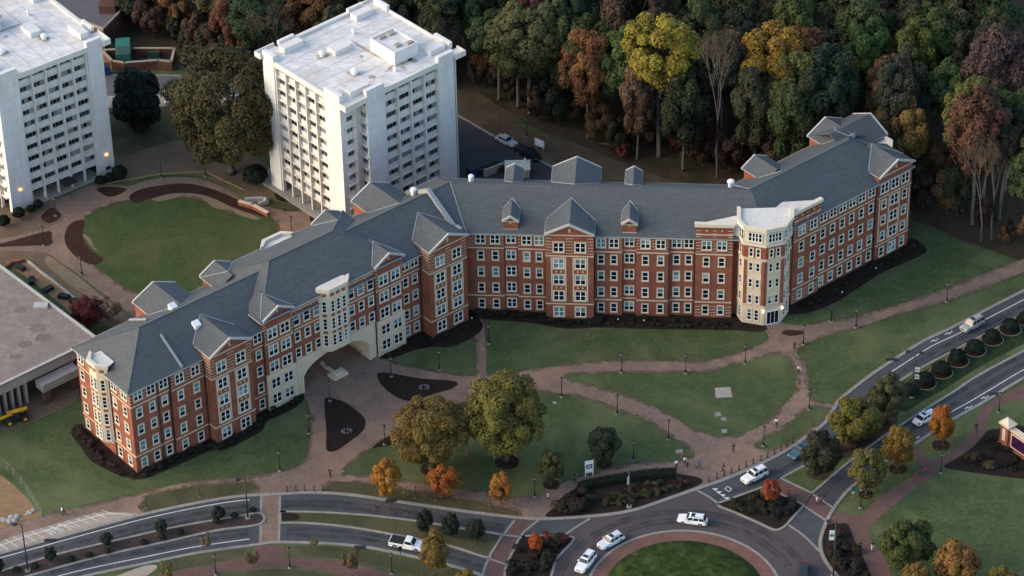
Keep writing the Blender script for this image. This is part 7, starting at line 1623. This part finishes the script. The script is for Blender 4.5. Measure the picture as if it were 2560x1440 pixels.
# ------------------------------------------------------------------ people
def skin_mesh(name, verts, edges, rad, mat, sub=1):
    me = bpy.data.meshes.new(name + '_frame'); me.from_pydata(verts, edges, [])
    o = bpy.data.objects.new(name + '_frame', me); COL.objects.link(o)
    md = o.modifiers.new('skin', 'SKIN'); md.use_smooth_shade = True
    for i, s in enumerate(me.skin_vertices[0].data): s.radius = (rad[i], rad[i]); s.use_root = (i == 0)
    ss = o.modifiers.new('sub', 'SUBSURF'); ss.levels = sub; ss.render_levels = sub
    dg = bpy.context.evaluated_depsgraph_get(); dg.update()
    out = bpy.data.meshes.new_from_object(o.evaluated_get(dg)); out.name = name
    out.materials.clear(); out.materials.append(mat)
    bpy.data.objects.remove(o); bpy.data.meshes.remove(me)
    return out
def figure(pose):
    """walking or standing; x is forward"""
    k = {'walk': 1.0, 'stand': 0.12, 'stride': -1.0}[pose]
    pel, ab, ch, nk, hd, ht = (0, 0, .96), (0.01, 0, 1.16), (0.01, 0, 1.36), (0.015, 0, 1.49), (0.03, 0, 1.58), (0.025, 0, 1.68)
    def leg(s, f):
        hip = (0, .095 * s, .90); 
        if f > 0: return [hip, (.19 * f, .10 * s, .50), (.27 * f, .10 * s, .10), (.43 * f + .1 * (1 - f), .11 * s, .05)]
        return [hip, (-.03 * abs(f) + 0.02, .10 * s, .49), (.33 * f, .10 * s, .13), (.33 * f + .17, .11 * s, .05)]
    def arm(s, f): return [(0, .18 * s, 1.40), (-.05 + .10 * f, .24 * s, 1.14), (.04 + .24 * f, .25 * s, .92), (.06 + .27 * f, .25 * s, .84)]
    V = [pel, ab, ch, nk, hd, ht]; E = [(0, 1), (1, 2), (2, 3), (3, 4), (4, 5)]; Rd = [.135, .12, .14, .055, .085, .07]
    limbs = {}
    for s, f in ((1, k), (-1, -k)):
        b = len(V); V += leg(s, f); E += [(0, b), (b, b + 1), (b + 1, b + 2), (b + 2, b + 3)]; Rd += [.088, .058, .042, .034]; limbs['leg%d' % s] = V[b:b + 4]
        b = len(V); A_ = arm(s, -f); V += A_; E += [(2, b), (b, b + 1), (b + 1, b + 2), (b + 2, b + 3)]; Rd += [.055, .042, .030, .034]; limbs['arm%d' % s] = A_
        h = A_[3]
        for i in range(4):
            c = len(V); V += [(h[0] + .025 - .018 * i, h[1] - .012 * s, h[2] - .055), (h[0] + .03 - .018 * i, h[1] - .025 * s, h[2] - .085 - (.012 if i in (1, 2) else 0))]; E += [(b + 3, c), (c, c + 1)]; Rd += [.010, .008]
        c = len(V); V += [(h[0] + .045, h[1] - .02 * s, h[2] - .01), (h[0] + .05, h[1] - .03 * s, h[2] - .05)]; E += [(b + 2, c), (c, c + 1)]; Rd += [.011, .009]
    body = skin_mesh('body', V, E, Rd, M['skin'], 1)
    tv = [(0, 0, 1.0), ab, ch, (0.012, 0, 1.45)]; te = [(0, 1), (1, 2), (2, 3)]; tr = [.15, .14, .16, .09]
    for s in (1, -1):
        a = limbs['arm%d' % s]; b = len(tv); tv += [a[0], a[1], tuple(Vector(a[1]).lerp(Vector(a[2]), 0.85))]; te += [(2, b), (b, b + 1), (b + 1, b + 2)]; tr += [.075, .058, .048]
    shirt = skin_mesh('shirt', tv, te, tr, M['cloth'], 1)
    lv = [(0, 0, 1.02), (0, 0, .93)]; le = [(0, 1)]; lr = [.145, .15]
    for s in (1, -1):
        a = limbs['leg%d' % s]; b = len(lv); lv += [a[0], a[1], tuple(Vector(a[1]).lerp(Vector(a[2]), 0.95))]; le += [(1, b), (b, b + 1), (b + 1, b + 2)]; lr += [.10, .078, .065]
    trousers = skin_mesh('trousers', lv, le, lr, M['cloth'], 1)
    hair = MB().lathe([(.088, 1.585), (.098, 1.63), (.092, 1.69), (.06, 1.735), (.01, 1.75)], 10, (0.0, 0, 0)).mesh('hair', M['cloth'], smooth=True)
    face = MB(); face.box(.105, .122, -.012, .012, 1.585, 1.615)
    for y in (-.03, .03): face.box(.098, .108, y - .012, y + .012, 1.62, 1.632)
    face.box(.096, .106, -.022, .022, 1.555, 1.563)
    shoes = []
    for s in (1, -1):
        a = limbs['leg%d' % s]; q, t = Vector(a[2]), Vector(a[3])
        mb = MB(); mb.hexa([(q.x - .06, q.y - .045, 0.0 if q.z < .12 else .04), (t.x + .06, t.y - .045, 0.0), (t.x + .06, t.y + .045, 0.0), (q.x - .06, q.y + .045, 0.0 if q.z < .12 else .04), (q.x - .05, q.y - .04, q.z + .02), (t.x + .05, t.y - .035, .06), (t.x + .05, t.y + .035, .06), (q.x - .05, q.y + .04, q.z + .02)]); shoes.append(mb.mesh('shoe', M['black'], bevel=0.01))
    pack = MB().box(-.30, -.12, -.15, .15, 1.05, 1.45).mesh('backpack', M['cloth'], bevel=0.04)
    return dict(body=body, shirt=shirt, trousers=trousers, hair=hair, face=face.mesh('face', M['dark']), shoes=shoes, pack=pack)
FIG = {p: figure(p) for p in ('walk', 'stride', 'stand')}
def person(px, heading, pose, top, legs, hair, label, pack=None, h=1.0):
    a = survey(*px); b = survey(px[0] + heading[0], px[1] + heading[1]); rz = atan2(b.y - a.y, b.x - a.x); f = FIG[pose]
    r = empty('person', a + Vector((0, 0, 0.03)), rz, label, 'person'); r.scale = (h, h, h)
    inst('body', f['body'], r)
    inst('shirt', f['shirt'], r).color = (*top, 1); inst('trousers', f['trousers'], r).color = (*legs, 1); inst('hair', f['hair'], r).color = (*hair, 1); inst('face', f['face'], r)
    for s in f['shoes']: inst('shoe', s, r)
    if pack: inst('backpack', f['pack'], r).color = (*pack, 1)
K, N, J, WH, RD, GY, BL, TN = (0.015, 0.015, 0.018), (0.02, 0.03, 0.09), (0.04, 0.06, 0.12), (0.7, 0.7, 0.7), (0.35, 0.03, 0.03), (0.16, 0.16, 0.17), (0.03, 0.06, 0.3), (0.3, 0.2, 0.12)
HB_, HBR, HBL = (0.012, 0.010, 0.008), (0.05, 0.028, 0.015), (0.25, 0.17, 0.08)
for a in [((826, 1192), (-8, 10), 'walk', K, K, HB_, 'person in black carrying white, walking off the paved court', WH), ((160, 1288), (10, -4), 'stride', K, K, HB_, 'person in black with a white bag by the hatched bay', WH),
          ((1833, 1131), (0, 10), 'stand', K, J, HB_, 'person in black with a backpack on the brick junction', K), ((1808, 1181), (-10, -2), 'stride', K, K, HB_, 'person in black striding past the bollards', None),
          ((1747, 1172), (10, 3), 'walk', BL, K, HB_, 'person in a bright blue top near the wiry bush', None), ((1691, 1171), (2, 10), 'stand', WH, K, HBR, 'person in a white top at the end of the hedge', None),
          ((1707, 1152), (2, 10), 'walk', RD, J, HBR, 'person in a red top in the group by the lawn corner', None), ((1712, 1163), (-2, 10), 'stand', WH, J, HBR, 'person in white and jeans in the group by the lawn corner', None), ((1719, 1167), (4, 8), 'stride', TN, K, HBR, 'person in a tan top in the group by the lawn corner', None),
          ((1438, 1205), (-10, 5), 'walk', K, K, HB_, 'person in black on the walk left of the sign board', GY), ((1370, 1245), (-2, 10), 'stand', RD, WH, HBR, 'person in a red top and white trousers at the lawn tip', None),
          ((1986, 876), (-2, 10), 'walk', K, N, HB_, 'person in dark clothes on the walk below the pavilion', GY), ((1996, 935), (0, 10), 'stride', WH, K, HBR, 'person in a white shirt on the narrow curved walk', None), ((1994, 972), (0, -10), 'walk', GY, TN, HBR, 'person in grey on the narrow curved walk', None), ((1941, 1067), (-5, 8), 'walk', WH, K, HB_, 'person with white top and black trousers on the curved walk bend', None),
          ((2440, 1079), (-3, 10), 'walk', K, N, HB_, 'person in black on the red brick path by the monument sign', None), ((2301, 1187), (-5, 8), 'stride', N, N, HB_, 'person in dark blue of the pair by the path spur', None), ((2311, 1186), (-5, 8), 'walk', RD, J, HBR, 'person in red of the pair by the path spur', N),
          ((2042, 1262), (10, 5), 'walk', WH, N, HBL, 'person in white of the pair on the brick crossing', None), ((2053, 1259), (10, 5), 'stride', RD, K, HBR, 'person in red of the pair on the brick crossing', K), ((1970, 1240), (10, 4), 'walk', RD, RD, HBR, 'person dressed in red waiting on the island strip', None),
          ((2150, 1374), (2, 10), 'walk', K, K, HB_, 'person in black on the red brick path by the kerbside bed', None), ((2180, 1375), (3, 10), 'stride', K, WH, HB_, 'person with white trousers on the red brick path by the kerbside bed', None), ((711, 529), (-4, 10), 'stand', K, K, HB_, 'person in black at the foot of the white tower', None), ((1002, 1360), (6, 2), 'stand', K, K, HB_, '', None)][:-1]:
    person(*a[:7], pack=a[7], h=1.06)
for i, q in enumerate(((865, 872), (878, 876), (888, 880), (900, 886))):
    o = empty('bicycle', survey(*q), R.uniform(0, 0.6) + W1.a, 'dark bicycle standing in the shade of the arch', 'bicycle', 'bicycles under the arch')
    for x in (-0.5, 0.5): inst('wheel', MB().tube([(x + 0.33 * cos(2 * pi * k / 14), 0, 0.33 + 0.33 * sin(2 * pi * k / 14)) for k in range(15)], 0.03, 5, False).mesh('wheel', M['rubber']), o)
    inst('frame', MB().tube([(-0.5, 0, 0.33), (-0.15, 0, 0.8), (0.35, 0, 0.85), (0.0, 0, 0.33), (-0.15, 0, 0.8)], 0.03, 5).mesh('frame', M['rail']), o); inst('saddle', MB().box(-0.3, -0.05, -0.07, 0.07, 0.88, 0.95).mesh('saddle', M['black']), o); inst('handlebar', MB().tube([(0.33, -0.25, 1.0), (0.38, 0, 1.0), (0.33, 0.25, 1.0)], 0.02, 5).mesh('handlebar', M['black']), o)
